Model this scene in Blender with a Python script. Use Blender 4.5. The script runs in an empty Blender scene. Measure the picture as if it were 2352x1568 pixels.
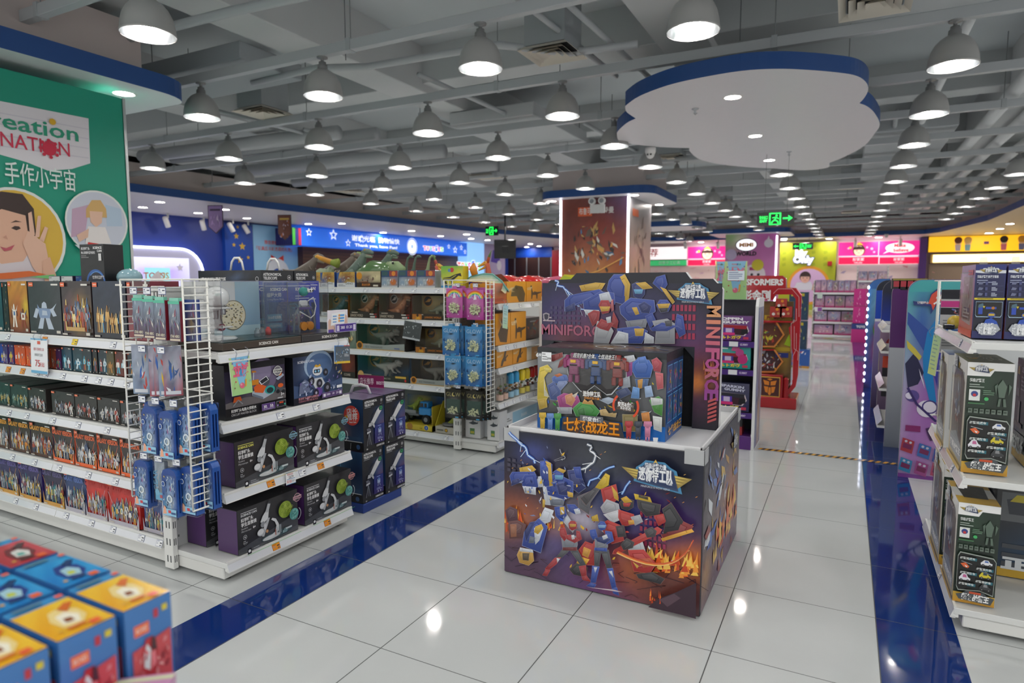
import bpy,math,random
from mathutils import Vector,Matrix
PI=math.pi
S=bpy.context.scene
COL=S.collection
# ------------------------------------------------------------------ camera, world, exposure
EYE=1.49;FPX=1473.45;PITCH=.0941;YAW=.4792
cd=bpy.data.cameras.new('camera');cam=bpy.data.objects.new('camera',cd);COL.objects.link(cam)
cam.location=(0,0,EYE);cam.rotation_euler=(PI/2-PITCH,0,YAW)
cd.sensor_width=36;cd.lens=FPX/2352*36;cd.clip_start=.05;cd.clip_end=200
cd.dof.use_dof=True;cd.dof.focus_distance=3.3;cd.dof.aperture_fstop=2.4
S.camera=cam
W=bpy.data.worlds.new('shop_air');S.world=W;W.use_nodes=True
W.node_tree.nodes['Background'].inputs[0].default_value=(1,.985,.96,1)
W.node_tree.nodes['Background'].inputs[1].default_value=.8
S.view_settings.view_transform='Standard';S.view_settings.look='None'
S.view_settings.exposure=0.30;S.view_settings.gamma=1;S.view_settings.use_curve_mapping=False
S.cycles.max_bounces=7;S.cycles.diffuse_bounces=3;S.cycles.glossy_bounces=3
S.cycles.transmission_bounces=3;S.cycles.transparent_max_bounces=8
S.cycles.caustics_reflective=False;S.cycles.caustics_refractive=False
S.cycles.sample_clamp_indirect=4
BULB=138.0
DOWN=75.0
# ------------------------------------------------------------------ camera maths: a pixel of the photo on a plane of the room
_f=Vector((-math.sin(YAW)*math.cos(PITCH),math.cos(YAW)*math.cos(PITCH),-math.sin(PITCH)))
_r=Vector((math.cos(YAW),math.sin(YAW),0));_u=_r.cross(_f);_C=Vector((0,0,EYE))
def at(px,py,x=None,y=None,z=None):
    d=_f+_r*((px-1176)/FPX)+_u*((784-py)/FPX)
    t=(z-EYE)/d.z if z is not None else(x/d.x if x is not None else y/d.y)
    return _C+d*t
def proj(p):
    v=Vector(p)-_C;k=v.dot(_f)
    return(1176+FPX*v.dot(_r)/k,784-FPX*v.dot(_u)/k,k)
# ------------------------------------------------------------------ colours and materials
_hx={}
def lin(c):
    if not isinstance(c,str):return c
    if c not in _hx:
        h=c.lstrip('#')
        if len(h)==3:h=''.join(a*2 for a in h)
        q=[int(h[i:i+2],16)/255 for i in(0,2,4)]
        _hx[c]=tuple(v/12.92 if v<=.04045 else((v+.055)/1.055)**2.4 for v in q)+(1.,)
    return _hx[c]
def mix(a,b,t):
    a=lin(a);b=lin(b);return tuple(a[i]+(b[i]-a[i])*t for i in range(3))+(1.,)
MATS={}
def new_mat(name):
    m=bpy.data.materials.new(name);m.use_nodes=True
    return m,m.node_tree.nodes,m.node_tree.links
def attr_mat(name,rough,metal=0.,spec=.5,coat=0.,emit=0.,bump=0.,nscale=40.,rvar=.08):
    m,N,L=new_mat(name);b=N['Principled BSDF']
    a=N.new('ShaderNodeVertexColor');a.layer_name='Col'
    L.new(a.outputs[0],b.inputs['Base Color'])
    b.inputs['Metallic'].default_value=metal;b.inputs['Specular IOR Level'].default_value=spec
    b.inputs['Coat Weight'].default_value=coat;b.inputs['Coat Roughness'].default_value=.08
    n=N.new('ShaderNodeTexNoise');n.inputs['Scale'].default_value=nscale
    tc=N.new('ShaderNodeTexCoord');L.new(tc.outputs['Object'],n.inputs['Vector'])
    mr=N.new('ShaderNodeMapRange');mr.inputs['To Min'].default_value=max(.02,rough-rvar);mr.inputs['To Max'].default_value=rough+rvar
    L.new(n.outputs[0],mr.inputs[0]);L.new(mr.outputs[0],b.inputs['Roughness'])
    if bump:
        bp=N.new('ShaderNodeBump');bp.inputs['Strength'].default_value=bump;bp.inputs['Distance'].default_value=.004
        L.new(n.outputs[0],bp.inputs['Height']);L.new(bp.outputs[0],b.inputs['Normal'])
    if emit:
        L.new(a.outputs[0],b.inputs['Emission Color']);b.inputs['Emission Strength'].default_value=emit
    MATS[name]=m;return m
attr_mat('card',.34,coat=.12)
attr_mat('matte',.7,spec=.3)
attr_mat('paint',.42,nscale=12)
attr_mat('gloss',.16,coat=.5)
attr_mat('steel',.34,metal=1.,nscale=9,rvar=.12)
attr_mat('satin',.38,metal=.3,nscale=9,rvar=.1)
attr_mat('mirror',.2,metal=1.,nscale=25,rvar=.1)
attr_mat('plaster',.8,spec=.2,bump=.5,nscale=3.)
attr_mat('toy',.45,bump=.6,nscale=55.)
attr_mat('backlit',.4,emit=.8)
attr_mat('screen',.3,emit=2.2)
def emit_mat(name,col,st):
    m,N,L=new_mat(name);b=N['Principled BSDF'];b.inputs['Base Color'].default_value=(.9,.9,.9,1)
    b.inputs['Emission Color'].default_value=lin(col);b.inputs['Emission Strength'].default_value=st;MATS[name]=m
emit_mat('bulb','fffcf6',BULB);emit_mat('down','fff6ee',DOWN);emit_mat('tube','e8ecff',5.)
def clear_mat(name,tint,lo,hi,rough):
    m,N,L=new_mat(name);out=N['Material Output'];N.remove(N['Principled BSDF'])
    t=N.new('ShaderNodeBsdfTransparent');t.inputs[0].default_value=tint
    g=N.new('ShaderNodeBsdfGlossy');g.inputs['Roughness'].default_value=rough
    lw=N.new('ShaderNodeLayerWeight');lw.inputs[0].default_value=.25
    n=N.new('ShaderNodeTexNoise');n.inputs['Scale'].default_value=30
    tc=N.new('ShaderNodeTexCoord');L.new(tc.outputs['Object'],n.inputs['Vector'])
    bp=N.new('ShaderNodeBump');bp.inputs['Strength'].default_value=.15;bp.inputs['Distance'].default_value=.003
    L.new(n.outputs[0],bp.inputs['Height']);L.new(bp.outputs[0],g.inputs['Normal'])
    mr=N.new('ShaderNodeMapRange');mr.inputs['To Min'].default_value=lo;mr.inputs['To Max'].default_value=hi
    L.new(lw.outputs['Fresnel'],mr.inputs[0])
    x=N.new('ShaderNodeMixShader');L.new(mr.outputs[0],x.inputs[0]);L.new(t.outputs[0],x.inputs[1]);L.new(g.outputs[0],x.inputs[2])
    L.new(x.outputs[0],out.inputs[0]);MATS[name]=m
clear_mat('clear',(.985,.99,.99,1),.025,.45,.06)
clear_mat('milky',(.80,.82,.86,1),.14,.5,.25)
# ------------------------------------------------------------------ mesh builder
class M:
    def __init__(s):s.v=[];s.f=[];s.c=[];s.m=[];s.sm=[]
    def face(s,pts,col,mat='card',sm=False):
        b=len(s.v);s.v+=[tuple(p)for p in pts];s.f.append(tuple(range(b,b+len(pts))));s.c.append(col);s.m.append(mat);s.sm.append(sm)
    def raw(s,vs,fs,col,mat='card',sm=False):
        b=len(s.v);s.v+=[tuple(p)for p in vs]
        for f in fs:s.f.append(tuple(b+i for i in f));s.c.append(col);s.m.append(mat);s.sm.append(sm)
    def box(s,x0,y0,z0,x1,y1,z1,col,mat='card',c=0.,top=None):
        if x0>x1:x0,x1=x1,x0
        if y0>y1:y0,y1=y1,y0
        if z0>z1:z0,z1=z1,z0
        c=min(c,(x1-x0)*.45,(y1-y0)*.45,(z1-z0)*.45)
        if c<=0:
            vs=[(x0,y0,z0),(x1,y0,z0),(x1,y1,z0),(x0,y1,z0),(x0,y0,z1),(x1,y0,z1),(x1,y1,z1),(x0,y1,z1)]
            fs=[(3,2,1,0),(4,5,6,7),(0,1,5,4),(1,2,6,5),(2,3,7,6),(3,0,4,7)]
            b=len(s.v);s.raw(vs,fs,col,mat)
            if top:s.c[-5]=top
            return
        vs=[];X=(x0,x1);Y=(y0,y1);Z=(z0,z1)
        for k in range(8):
            i,j,l=k&1,k>>1&1,k>>2
            p=(X[i],Y[j],Z[l]);d=(c if i==0 else-c,c if j==0 else-c,c if l==0 else-c)
            for ax in range(3):
                vs.append(tuple(p[q]if q==ax else p[q]+d[q]for q in range(3)))
        I=lambda i,j,l,ax:((i|j<<1|l<<2)*3+ax)
        fs=[(I(0,0,0,0),I(0,0,1,0),I(0,1,1,0),I(0,1,0,0)),(I(1,0,0,0),I(1,1,0,0),I(1,1,1,0),I(1,0,1,0)),
              (I(0,0,0,1),I(1,0,0,1),I(1,0,1,1),I(0,0,1,1)),(I(0,1,0,1),I(0,1,1,1),I(1,1,1,1),I(1,1,0,1)),
              (I(0,0,0,2),I(0,1,0,2),I(1,1,0,2),I(1,0,0,2)),(I(0,0,1,2),I(1,0,1,2),I(1,1,1,2),I(0,1,1,2))]
        for a in(0,1):
            for b_ in(0,1):
                fs+=[(I(a,b_,0,0),I(a,b_,1,0),I(a,b_,1,1),I(a,b_,0,1)),(I(a,0,b_,0),I(a,1,b_,0),I(a,1,b_,2),I(a,0,b_,2)),(I(0,a,b_,1),I(1,a,b_,1),I(1,a,b_,2),I(0,a,b_,2))]
        fs+=[(k*3,k*3+1,k*3+2)for k in range(8)]
        s.raw(vs,fs,col,mat)
        if top:s.c[-len(fs)+5]=top
    def prism(s,pts,ax,a,b,col,mat='card',side=None):
        n=len(pts)
        def P(p,h):return(h,p[0],p[1])if ax=='x' else((p[0],h,p[1])if ax=='y' else(p[0],p[1],h))
        vs=[P(p,a)for p in pts]+[P(p,b)for p in pts]
        s.raw(vs,[tuple(range(n))[::-1],tuple(range(n,2*n))],col,mat)
        s.raw(vs,[(i,(i+1)%n,n+(i+1)%n,n+i)for i in range(n)],side or col,mat)
    def lathe(s,prof,n,col,mat='paint',o=(0,0,0),ax='z',sm=True):
        vs=[]
        for r,h in prof:
            for k in range(n):
                a=2*PI*k/n;x,y=r*math.cos(a),r*math.sin(a)
                p=(x,y,h)if ax=='z' else((x,h,y)if ax=='y' else(h,x,y))
                vs.append((p[0]+o[0],p[1]+o[1],p[2]+o[2]))
        s.raw(vs,[(i*n+k,i*n+(k+1)%n,(i+1)*n+(k+1)%n,(i+1)*n+k)for i in range(len(prof)-1)for k in range(n)],col,mat,sm)
    def cyl(s,p,r,h,col,mat='paint',n=14,ax='z'):
        s.lathe([(0,0),(r,0),(r,0),(r,h),(r,h),(0,h)],n,col,mat,p,ax,False)
    def loft(s,pts,rad,col,mat='toy',n=10,sq=1.,sm=True,cols=None):
        pts=[Vector(p)for p in pts];vs=[];N=len(pts)
        ref=Vector((0,1,0))if abs((pts[-1]-pts[0]).normalized().y)<.8 else Vector((1,0,0))
        for i,p in enumerate(pts):
            t=(pts[min(i+1,N-1)]-pts[max(i-1,0)]).normalized()
            a=(ref-t*ref.dot(t)).normalized();b=t.cross(a)
            r=rad[i]if i<len(rad)else rad[-1]
            for k in range(n):
                w=2*PI*k/n;vs.append(p+a*(r*sq*math.cos(w))+b*(r*math.sin(w)))
        b0=len(s.v);s.v+=[tuple(v)for v in vs]
        for i in range(N-1):
            c=cols[min(i,len(cols)-1)]if cols else col
            for k in range(n):
                s.f.append((b0+i*n+k,b0+i*n+(k+1)%n,b0+(i+1)*n+(k+1)%n,b0+(i+1)*n+k));s.c.append(c);s.m.append(mat);s.sm.append(sm)
        for e in(0,N-1):
            f=tuple(b0+e*n+k for k in range(n));s.f.append(f[::-1]if e==0 else f);s.c.append(cols[min(e,len(cols)-1)]if cols else col);s.m.append(mat);s.sm.append(sm)
    def tube(s,pts,r,col,mat='paint',n=6):s.loft(pts,[r]*len(pts),col,mat,n,sm=n>5)
    def ball(s,p,r,col,mat='toy',n=12,sx=1,sy=1,sz=1):
        vs=[];h=n//2+1
        for i in range(h+1):
            ph=PI*i/h
            for k in range(n):
                a=2*PI*k/n;vs.append((p[0]+r*sx*math.sin(ph)*math.cos(a),p[1]+r*sy*math.sin(ph)*math.sin(a),p[2]-r*sz*math.cos(ph)))
        s.raw(vs,[(i*n+k,i*n+(k+1)%n,(i+1)*n+(k+1)%n,(i+1)*n+k)for i in range(h)for k in range(n)],col,mat,True)
    def mesh(s,name):
        me=bpy.data.meshes.new(name);me.from_pydata(s.v,[],s.f)
        names=[]
        for m in s.m:
            if m not in names:names.append(m)
        for m in names:me.materials.append(MATS[m])
        ix={m:i for i,m in enumerate(names)}
        me.polygons.foreach_set('material_index',[ix[m]for m in s.m])
        me.polygons.foreach_set('use_smooth',s.sm)
        ca=me.color_attributes.new('Col','FLOAT_COLOR','CORNER');buf=[]
        for f,c in zip(s.f,s.c):
            if isinstance(c,list):
                for q in c:buf+=lin(q)
            else:buf+=lin(c)*len(f)
        ca.data.foreach_set('color',buf);me.update();return me
def empty(name,loc=(0,0,0),rz=0,rx=0,ry=0):
    o=bpy.data.objects.new(name,None);COL.objects.link(o);o.location=loc;o.rotation_euler=(rx,ry,rz);o.empty_display_size=.05;return o
def obj(name,mb,parent=None,loc=(0,0,0),rz=0,rx=0,ry=0):
    o=bpy.data.objects.new(name,mb.mesh(name)if isinstance(mb,M)else mb);COL.objects.link(o)
    o.location=loc;o.rotation_euler=(rx,ry,rz)
    if parent:o.parent=parent
    return o
def tag(o,label,cat,group=None):
    o['label']=label;o['category']=cat
    if group:o['group']=group
    return o
def thing(name,label,cat,loc=(0,0,0),rz=0,group=None,rx=0,ry=0):return tag(empty(name,loc,rz,rx,ry),label,cat,group)
def solo(name,label,cat,mb,loc=(0,0,0),rz=0,group=None,rx=0,ry=0):return tag(obj(name,mb,None,loc,rz,rx,ry),label,cat,group)
def struct(name,mb,loc=(0,0,0),rz=0):
    o=obj(name,mb,None,loc,rz);o['kind']='structure';return o
def dup(root,loc,rz=0,label=None,group=None):
    def cp(o,par):
        c=o.copy();COL.objects.link(c)
        if par:c.parent=par
        for ch in o.children:cp(ch,c)
        return c
    r=cp(root,None);r.location=loc;r.rotation_euler=(root.rotation_euler[0],root.rotation_euler[1],rz)
    if label:r['label']=label
    if group:r['group']=group
    return r
ORD='zeroth first second third fourth fifth sixth seventh eighth ninth tenth eleventh twelfth thirteenth fourteenth fifteenth sixteenth seventeenth eighteenth nineteenth twentieth'.split()
# ------------------------------------------------------------------ lettering
_tc={}
def glyphs(s,bold):
    if(s,bold)not in _tc:
        c=bpy.data.curves.new('t','FONT');c.body=s;c.resolution_u=2;c.offset=bold
        o=bpy.data.objects.new('t',c);m=o.to_mesh()
        v=[(q.co.x,q.co.y)for q in m.vertices];f=[tuple(p.vertices)for p in m.polygons]
        x0=min((q[0]for q in v),default=0);x1=max((q[0]for q in v),default=1)
        o.to_mesh_clear();bpy.data.objects.remove(o);bpy.data.curves.remove(c)
        _tc[s,bold]=([(a-x0,b)for a,b in v],f,x1-x0)
    return _tc[s,bold]
# ------------------------------------------------------------------ flat printed artwork: coordinates 0..1 on a rectangle of the room
class Art:
    def __init__(s,mb,O,U,V,lift=.0007,mat='card'):
        s.mb=mb;s.O=Vector(O);s.U=Vector(U);s.V=Vector(V);s.w=s.U.length;s.h=s.V.length
        s.N=s.U.cross(s.V).normalized();s.l=lift;s.step=lift*.6;s.mat=mat
    def p(s,u,v):return s.O+s.U*u+s.V*v+s.N*s.l
    def up(s,k=1):s.l+=s.step*k
    def poly(s,pts,col,mat=None,lift=True):
        s.mb.face([s.p(*q)for q in pts],col,mat or s.mat)
        if lift:s.up()
    def rect(s,u0,v0,u1,v1,col,mat=None,lift=True):
        if isinstance(col,tuple)and len(col)==2:col=[col[0],col[0],col[1],col[1]]
        s.poly([(u0,v0),(u1,v0),(u1,v1),(u0,v1)],col,mat,lift)
    def fill(s,col,mat=None):s.rect(0,0,1,1,col,mat)
    def disc(s,u,v,r,col,n=18,ry=None,mat=None,a0=0,a1=2*PI):
        k=s.w/s.h;ry=(ry if ry is not None else r)*k
        e=0 if a1-a0>6.28 else 1
        s.poly([(u+r*math.cos(a0+(a1-a0)*i/(n-e)),v+ry*math.sin(a0+(a1-a0)*i/(n-e)))for i in range(n)],col,mat)
    def ring(s,u,v,r,t,col,n=24,a0=0,a1=2*PI,ry=None,mat=None):
        k=s.w/s.h;ry=ry if ry is not None else r
        for i in range(n):
            a,b=a0+(a1-a0)*i/n,a0+(a1-a0)*(i+1)/n
            q=[(u+(r)*math.cos(a),v+ry*k*math.sin(a)),(u+r*math.cos(b),v+ry*k*math.sin(b)),(u+(r-t)*math.cos(b),v+(ry-t)*k*math.sin(b)),(u+(r-t)*math.cos(a),v+(ry-t)*k*math.sin(a))]
            s.poly(q[::-1],col,mat,False)
        s.up()
    def line(s,pts,t,col,mat=None):
        k=s.w/s.h
        for(a,b),(c,d)in zip(pts,pts[1:]):
            dx,dy=(c-a),(d-b)/k;L=math.hypot(dx,dy)or 1;nx,ny=-dy/L*t/2,dx/L*t/2*k
            s.poly([(a-nx,b-ny),(c-nx,d-ny),(c+nx,d+ny),(a+nx,b+ny)],col,mat,False)
        s.up()
    def text(s,t,u,v,h,col,an='c',bold=.015,sh=0.,fit=None,rot=0.,mat=None):
        gv,gf,gw=glyphs(t,bold);H=h*s.h/.74;Wd=gw*H;sx=1.
        if fit:sx=fit*s.w/Wd;Wd=fit*s.w
        off={'c':-Wd/2,'l':0,'r':-Wd}[an];ca,sa=math.cos(rot),math.sin(rot)
        ux,vx=s.U.normalized(),s.V.normalized();base=s.p(u,v);vs=[]
        for a,b in gv:
            x,y=a*H*sx+off+b*H*sh,b*H;vs.append(base+ux*(x*ca-y*sa)+vx*(x*sa+y*ca))
        s.mb.raw(vs,gf,col,mat or s.mat);s.up()
    def grid(s,nx,ny,fn,mat=None):
        g=[[lin(fn(i/nx,j/ny))for i in range(nx+1)]for j in range(ny+1)];b=len(s.mb.v)
        s.mb.v+=[tuple(s.p(i/nx,j/ny))for j in range(ny+1)for i in range(nx+1)];w=nx+1
        for j in range(ny):
            for i in range(nx):
                s.mb.f.append((b+j*w+i,b+j*w+i+1,b+(j+1)*w+i+1,b+(j+1)*w+i));s.mb.c.append([g[j][i],g[j][i+1],g[j+1][i+1],g[j+1][i]])
                s.mb.m.append(mat or s.mat);s.mb.sm.append(False)
        s.up()
    def sub(s,u0,v0,u1,v1):
        a=Art(s.mb,s.O+s.U*u0+s.V*v0+s.N*s.l,s.U*(u1-u0),s.V*(v1-v0),s.step/.6,s.mat);a.l=0;return a
    def bars(s,u0,v0,u1,n,dv,h,col,rnd=None,seed=1):
        R=random.Random(seed)
        for i in range(n):
            s.rect(u0,v0-i*dv,u0+(u1-u0)*R.uniform(.6,1),v0-i*dv+h,col,lift=False)
        s.up()
def blobs(bg,spots,seed=0,noise=.12):
    R=random.Random(seed);bg0,bg1=(bg if isinstance(bg,tuple)else(bg,bg))
    def fn(u,v):
        c=mix(bg0,bg1,v)
        for a,b,r,k in spots:
            d=((u-a)**2+(v-b)**2)/(r*r)
            if d<4:c=mix(c,k,math.exp(-d*1.6))
        n=1+R.uniform(-noise,noise);return tuple(min(1,q*n)for q in c[:3])+(1.,)
    return fn
def shards(a,seed,pal,n=22,cx=.5,cy=.5,sx=.32,sy=.34,mn=.04,mx=.16):
    R=random.Random(seed)
    for i in range(n):
        u,v=R.gauss(cx,sx*.5),R.gauss(cy,sy*.5);L=R.uniform(mn,mx);t=L*R.uniform(.18,.5)
        an=PI/2+R.gauss(0,.7);dx,dy=math.cos(an),math.sin(an)
        q=[(u-dx*L-dy*t*.6,v-dy*L+dx*t*.6),(u-dx*L*.4+dy*t,v-dy*L*.4-dx*t),(u+dx*L,v+dy*L),(u+dx*L*.2-dy*t,v+dy*L*.2+dx*t)]
        q=[(min(.97,max(.03,x)),min(.97,max(.03,y)))for x,y in q]
        ar=sum(q[k][0]*q[(k+1)%4][1]-q[(k+1)%4][0]*q[k][1]for k in range(4))
        a.poly(q if ar>0 else q[::-1],R.choice(pal),lift=False);a.l+=a.step*.12
    a.up()
def crowd(a,seed,pal,n,u0=.1,u1=.9,base=.08,top=.7,rows=2):
    R=random.Random(seed)
    for r in range(rows):
        for i in range(n):
            u=u0+(u1-u0)*(i+.5+(.5 if r%2 else 0)*.6)/n+R.uniform(-.02,.02);hgt=(top-base)*R.uniform(.62,1)*(1-.16*abs(2*(i+.5)/n-1));b=base+(.25*(rows-1-r)*(top-base)/rows)
            w=(u1-u0)/n*R.uniform(.42,.6);c=[R.choice(pal)for _ in range(4)];k=a.w/a.h
            def P(*q):
                a.poly([(min(.98,max(.02,u+x*w)),b+y*hgt)for x,y in q],R.choice(c),lift=False);a.l+=a.step*.15
            P((-.55,0),(-.2,0),(-.02,.45),(-.3,.45));P((.2,0),(.6,0),(.32,.45),(.02,.45));P((-.38,.4),(.36,.4),(.5,.74),(-.52,.76));P((-.2,.5),(.2,.5),(.16,.66),(-.16,.68))
            P((-.85,.42),(-.6,.38),(-.4,.7),(-.62,.76));P((.6,.46),(.86,.5),(.6,.78),(.38,.72));P((-.2,.76),(.2,.76),(.15,.94),(0,1),(-.16,.93));P((-.5,.72),(-.3,.7),(-.5,.9));P((.45,.7),(.9,.95),(.62,.68))
    a.up()
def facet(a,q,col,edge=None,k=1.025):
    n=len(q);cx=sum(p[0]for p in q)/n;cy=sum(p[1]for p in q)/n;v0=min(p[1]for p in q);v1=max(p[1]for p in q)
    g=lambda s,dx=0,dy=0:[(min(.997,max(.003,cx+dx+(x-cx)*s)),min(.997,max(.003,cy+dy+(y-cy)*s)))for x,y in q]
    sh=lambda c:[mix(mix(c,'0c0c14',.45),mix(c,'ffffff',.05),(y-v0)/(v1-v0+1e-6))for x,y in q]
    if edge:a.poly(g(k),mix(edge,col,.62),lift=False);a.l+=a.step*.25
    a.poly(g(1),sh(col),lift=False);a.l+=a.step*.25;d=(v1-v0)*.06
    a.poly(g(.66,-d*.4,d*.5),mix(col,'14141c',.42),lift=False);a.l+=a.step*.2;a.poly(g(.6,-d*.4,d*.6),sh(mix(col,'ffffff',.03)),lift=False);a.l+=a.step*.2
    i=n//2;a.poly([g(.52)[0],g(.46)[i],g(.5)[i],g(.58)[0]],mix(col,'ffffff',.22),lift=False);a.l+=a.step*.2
def F(x0,x1,y,z0,z1):return(x0,y,z0),(x1-x0,0,0),(0,0,z1-z0)
def carton(name,label,cat,w,d,h,body,loc,rz=0,front=None,left=None,right=None,top=None,back=None,group=None,mat='card',lift=.0006,c=.0015,rx=0):
    m=M();m.box(-w/2,-d/2,0,w/2,d/2,h,body,mat,c)
    if front:front(Art(m,(-w/2,-d/2,0),(w,0,0),(0,0,h),lift,mat))
    if right:right(Art(m,(w/2,-d/2,0),(0,d,0),(0,0,h),lift,mat))
    if left:left(Art(m,(-w/2,d/2,0),(0,-d,0),(0,0,h),lift,mat))
    if back:back(Art(m,(w/2,d/2,0),(-w,0,0),(0,0,h),lift,mat))
    if top:top(Art(m,(-w/2,-d/2,h),(w,0,0),(0,d,0),lift,mat))
    return solo(name,label,cat,m,loc,rz,group,rx=rx)
# ================================================================== floor
def floor_mat():
    m,N,L=new_mat('polished_tile');b=N['Principled BSDF']
    g=N.new('ShaderNodeNewGeometry');sp=N.new('ShaderNodeSeparateXYZ');L.new(g.outputs['Position'],sp.inputs[0])
    def math_(op,a,b_=None,c=None):
        n=N.new('ShaderNodeMath');n.operation=op
        for i,q in enumerate((a,b_,c)):
            if q is None:continue
            if isinstance(q,(int,float)):n.inputs[i].default_value=q
            else:L.new(q,n.inputs[i])
        return n.outputs[0]
    def near(v,off,period,half):
        q=math_('MODULO',math_('ADD',v,-off+60*period),period)
        return math_('MAXIMUM',math_('LESS_THAN',q,half),math_('GREATER_THAN',q,period-half))
    X,Y=sp.outputs[0],sp.outputs[1]
    left=math_('LESS_THAN',X,-2.515)
    jx=math_('ADD',math_('MULTIPLY',near(X,.178,.6,.0022),math_('SUBTRACT',1,left)),math_('MULTIPLY',near(X,-2.789,.6,.0022),left))
    jy=near(Y,1.96,.6,.0018)
    joint=math_('MINIMUM',math_('ADD',jx,jy),1)
    def band(a,c):return math_('MULTIPLY',math_('GREATER_THAN',X,a),math_('LESS_THAN',X,c))
    blue=math_('MAXIMUM',band(-2.515,-2.218),band(.178,.478))
    edge=near(X,-2.515,100,.002)
    vn=N.new('ShaderNodeTexNoise');vn.inputs['Scale'].default_value=2.2;vn.inputs['Detail'].default_value=4;L.new(g.outputs['Position'],vn.inputs['Vector'])
    w=N.new('ShaderNodeMix');w.data_type='RGBA';L.new(vn.outputs[0],w.inputs[0]);w.inputs[6].default_value=lin('c6c9c9');w.inputs[7].default_value=lin('d2d5d5')
    sn=N.new('ShaderNodeTexNoise');sn.inputs['Scale'].default_value=420;L.new(g.outputs['Position'],sn.inputs['Vector'])
    bl=N.new('ShaderNodeMix');bl.data_type='RGBA';L.new(sn.outputs[0],bl.inputs[0]);bl.inputs[6].default_value=lin('06205f');bl.inputs[7].default_value=lin('1a3c86')
    a=N.new('ShaderNodeMix');a.data_type='RGBA';L.new(blue,a.inputs[0]);L.new(w.outputs[2],a.inputs[6]);L.new(bl.outputs[2],a.inputs[7])
    j=N.new('ShaderNodeMix');j.data_type='RGBA';L.new(joint,j.inputs[0]);L.new(a.outputs[2],j.inputs[6]);j.inputs[7].default_value=lin('3c3e3e')
    L.new(j.outputs[2],b.inputs['Base Color'])
    rn=N.new('ShaderNodeTexNoise');rn.inputs['Scale'].default_value=5;L.new(g.outputs['Position'],rn.inputs['Vector'])
    mr=N.new('ShaderNodeMapRange');mr.inputs['To Min'].default_value=.03;mr.inputs['To Max'].default_value=.09;L.new(rn.outputs[0],mr.inputs[0])
    L.new(math_('ADD',mr.outputs[0],math_('MULTIPLY',joint,.5)),b.inputs['Roughness'])
    b.inputs['Specular IOR Level'].default_value=.75
    bp=N.new('ShaderNodeBump');bp.inputs['Strength'].default_value=.025;bp.inputs['Distance'].default_value=.02
    bn=N.new('ShaderNodeTexNoise');bn.inputs['Scale'].default_value=3.5;L.new(g.outputs['Position'],bn.inputs['Vector'])
    L.new(bn.outputs[0],bp.inputs['Height']);L.new(bp.outputs[0],b.inputs['Normal'])
    MATS['floor']=m
floor_mat()
m=M();m.box(-22,-4,-.1,10,38,0,'ddd','floor');struct('floor',m)
# ================================================================== ceiling: slab, beams
CEIL='ccd3d6'
m=M();m.box(-22,-4,5.05,10,38,5.25,CEIL,'plaster');struct('ceiling',m)
k=0
for y in(4.4,8.6,12.8,17.0,21.2,25.4,29.6,33.8):
    m=M();m.box(-20,y-.22,4.5,8,y+.22,5.06,'ccd0d1','plaster',.01);struct('beam_cross.%03d'%k,m);k+=1
for x in(-14.6,-10.2,-6.2,-1.9,2.4,6.6):
    m=M();m.box(x-.3,-3,4.38,x+.3,37,5.06,'d2d5d6','plaster',.01);struct('beam_long.%03d'%k,m);k+=1
# ================================================================== walls
m=M();m.box(-19.6,-3,0,-19.4,38,3.62,'2a3f93','paint');struct('wall_left',m)
m=M();m.box(-19.6,-3,3.62,-19.4,38,5.06,'b8b4b2','plaster');struct('wall_left_upper',m)
m=M();m.box(-19.6,37,0,9.2,37.2,5.06,'e8ccd4','paint');struct('wall_far',m)
m=M();m.box(9,16,0,9.2,37,5.06,'d9c7b2','paint');struct('wall_right',m)
# ================================================================== dropped ceilings with the blue edge
ZS=3.6
BLUE='27508f'
def slab(name,pts,z0,z1,under,edge,over=None,kind='structure'):
    m=M();n=len(pts)
    ar=sum(pts[i][0]*pts[(i+1)%n][1]-pts[(i+1)%n][0]*pts[i][1]for i in range(n))
    if ar<0:pts=pts[::-1]
    m.face([(x,y,z0)for x,y in pts][::-1],under,'paint');m.face([(x,y,z1)for x,y in pts],under,'paint')
    for i in range(n):
        a,b=pts[i],pts[(i+1)%n]
        m.face([(a[0],a[1],z0),(b[0],b[1],z0),(b[0],b[1],z1),(a[0],a[1],z1)],edge,'paint')
    o=obj(name,m)
    if kind:o['kind']=kind
    return o
def rounded(x0,y0,x1,y1,r,n=6):
    out=[]
    for cx,cy,a in((x1-r,y0+r,-PI/2),(x1-r,y1-r,0),(x0+r,y1-r,PI/2),(x0+r,y0+r,PI)):
        out+=[(cx+r*math.cos(a+PI/2*i/n),cy+r*math.sin(a+PI/2*i/n))for i in range(n+1)]
    return out
def downlight():
    m=M();m.lathe([(.0,-.001),(.105,-.001)],20,'fff','down',sm=False);r=M();r.lathe([(.105,0),(.105,-.006),(.128,-.006),(.135,0)],20,'e8e6e4','paint')
    return m,r
_dl=None
def put_down(x,y,label,z=ZS,s=1.,group='round downlights'):
    global _dl
    if _dl is None:
        a,b=downlight();_dl=empty('downlight');obj('lens',a,_dl);obj('trim_ring',b,_dl);o=_dl;o.location=(x,y,z);tag(o,label,'ceiling light',group)
    else:o=dup(_dl,(x,y,z),0,label,group)
    o.scale=(s,s,s);return o
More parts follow.
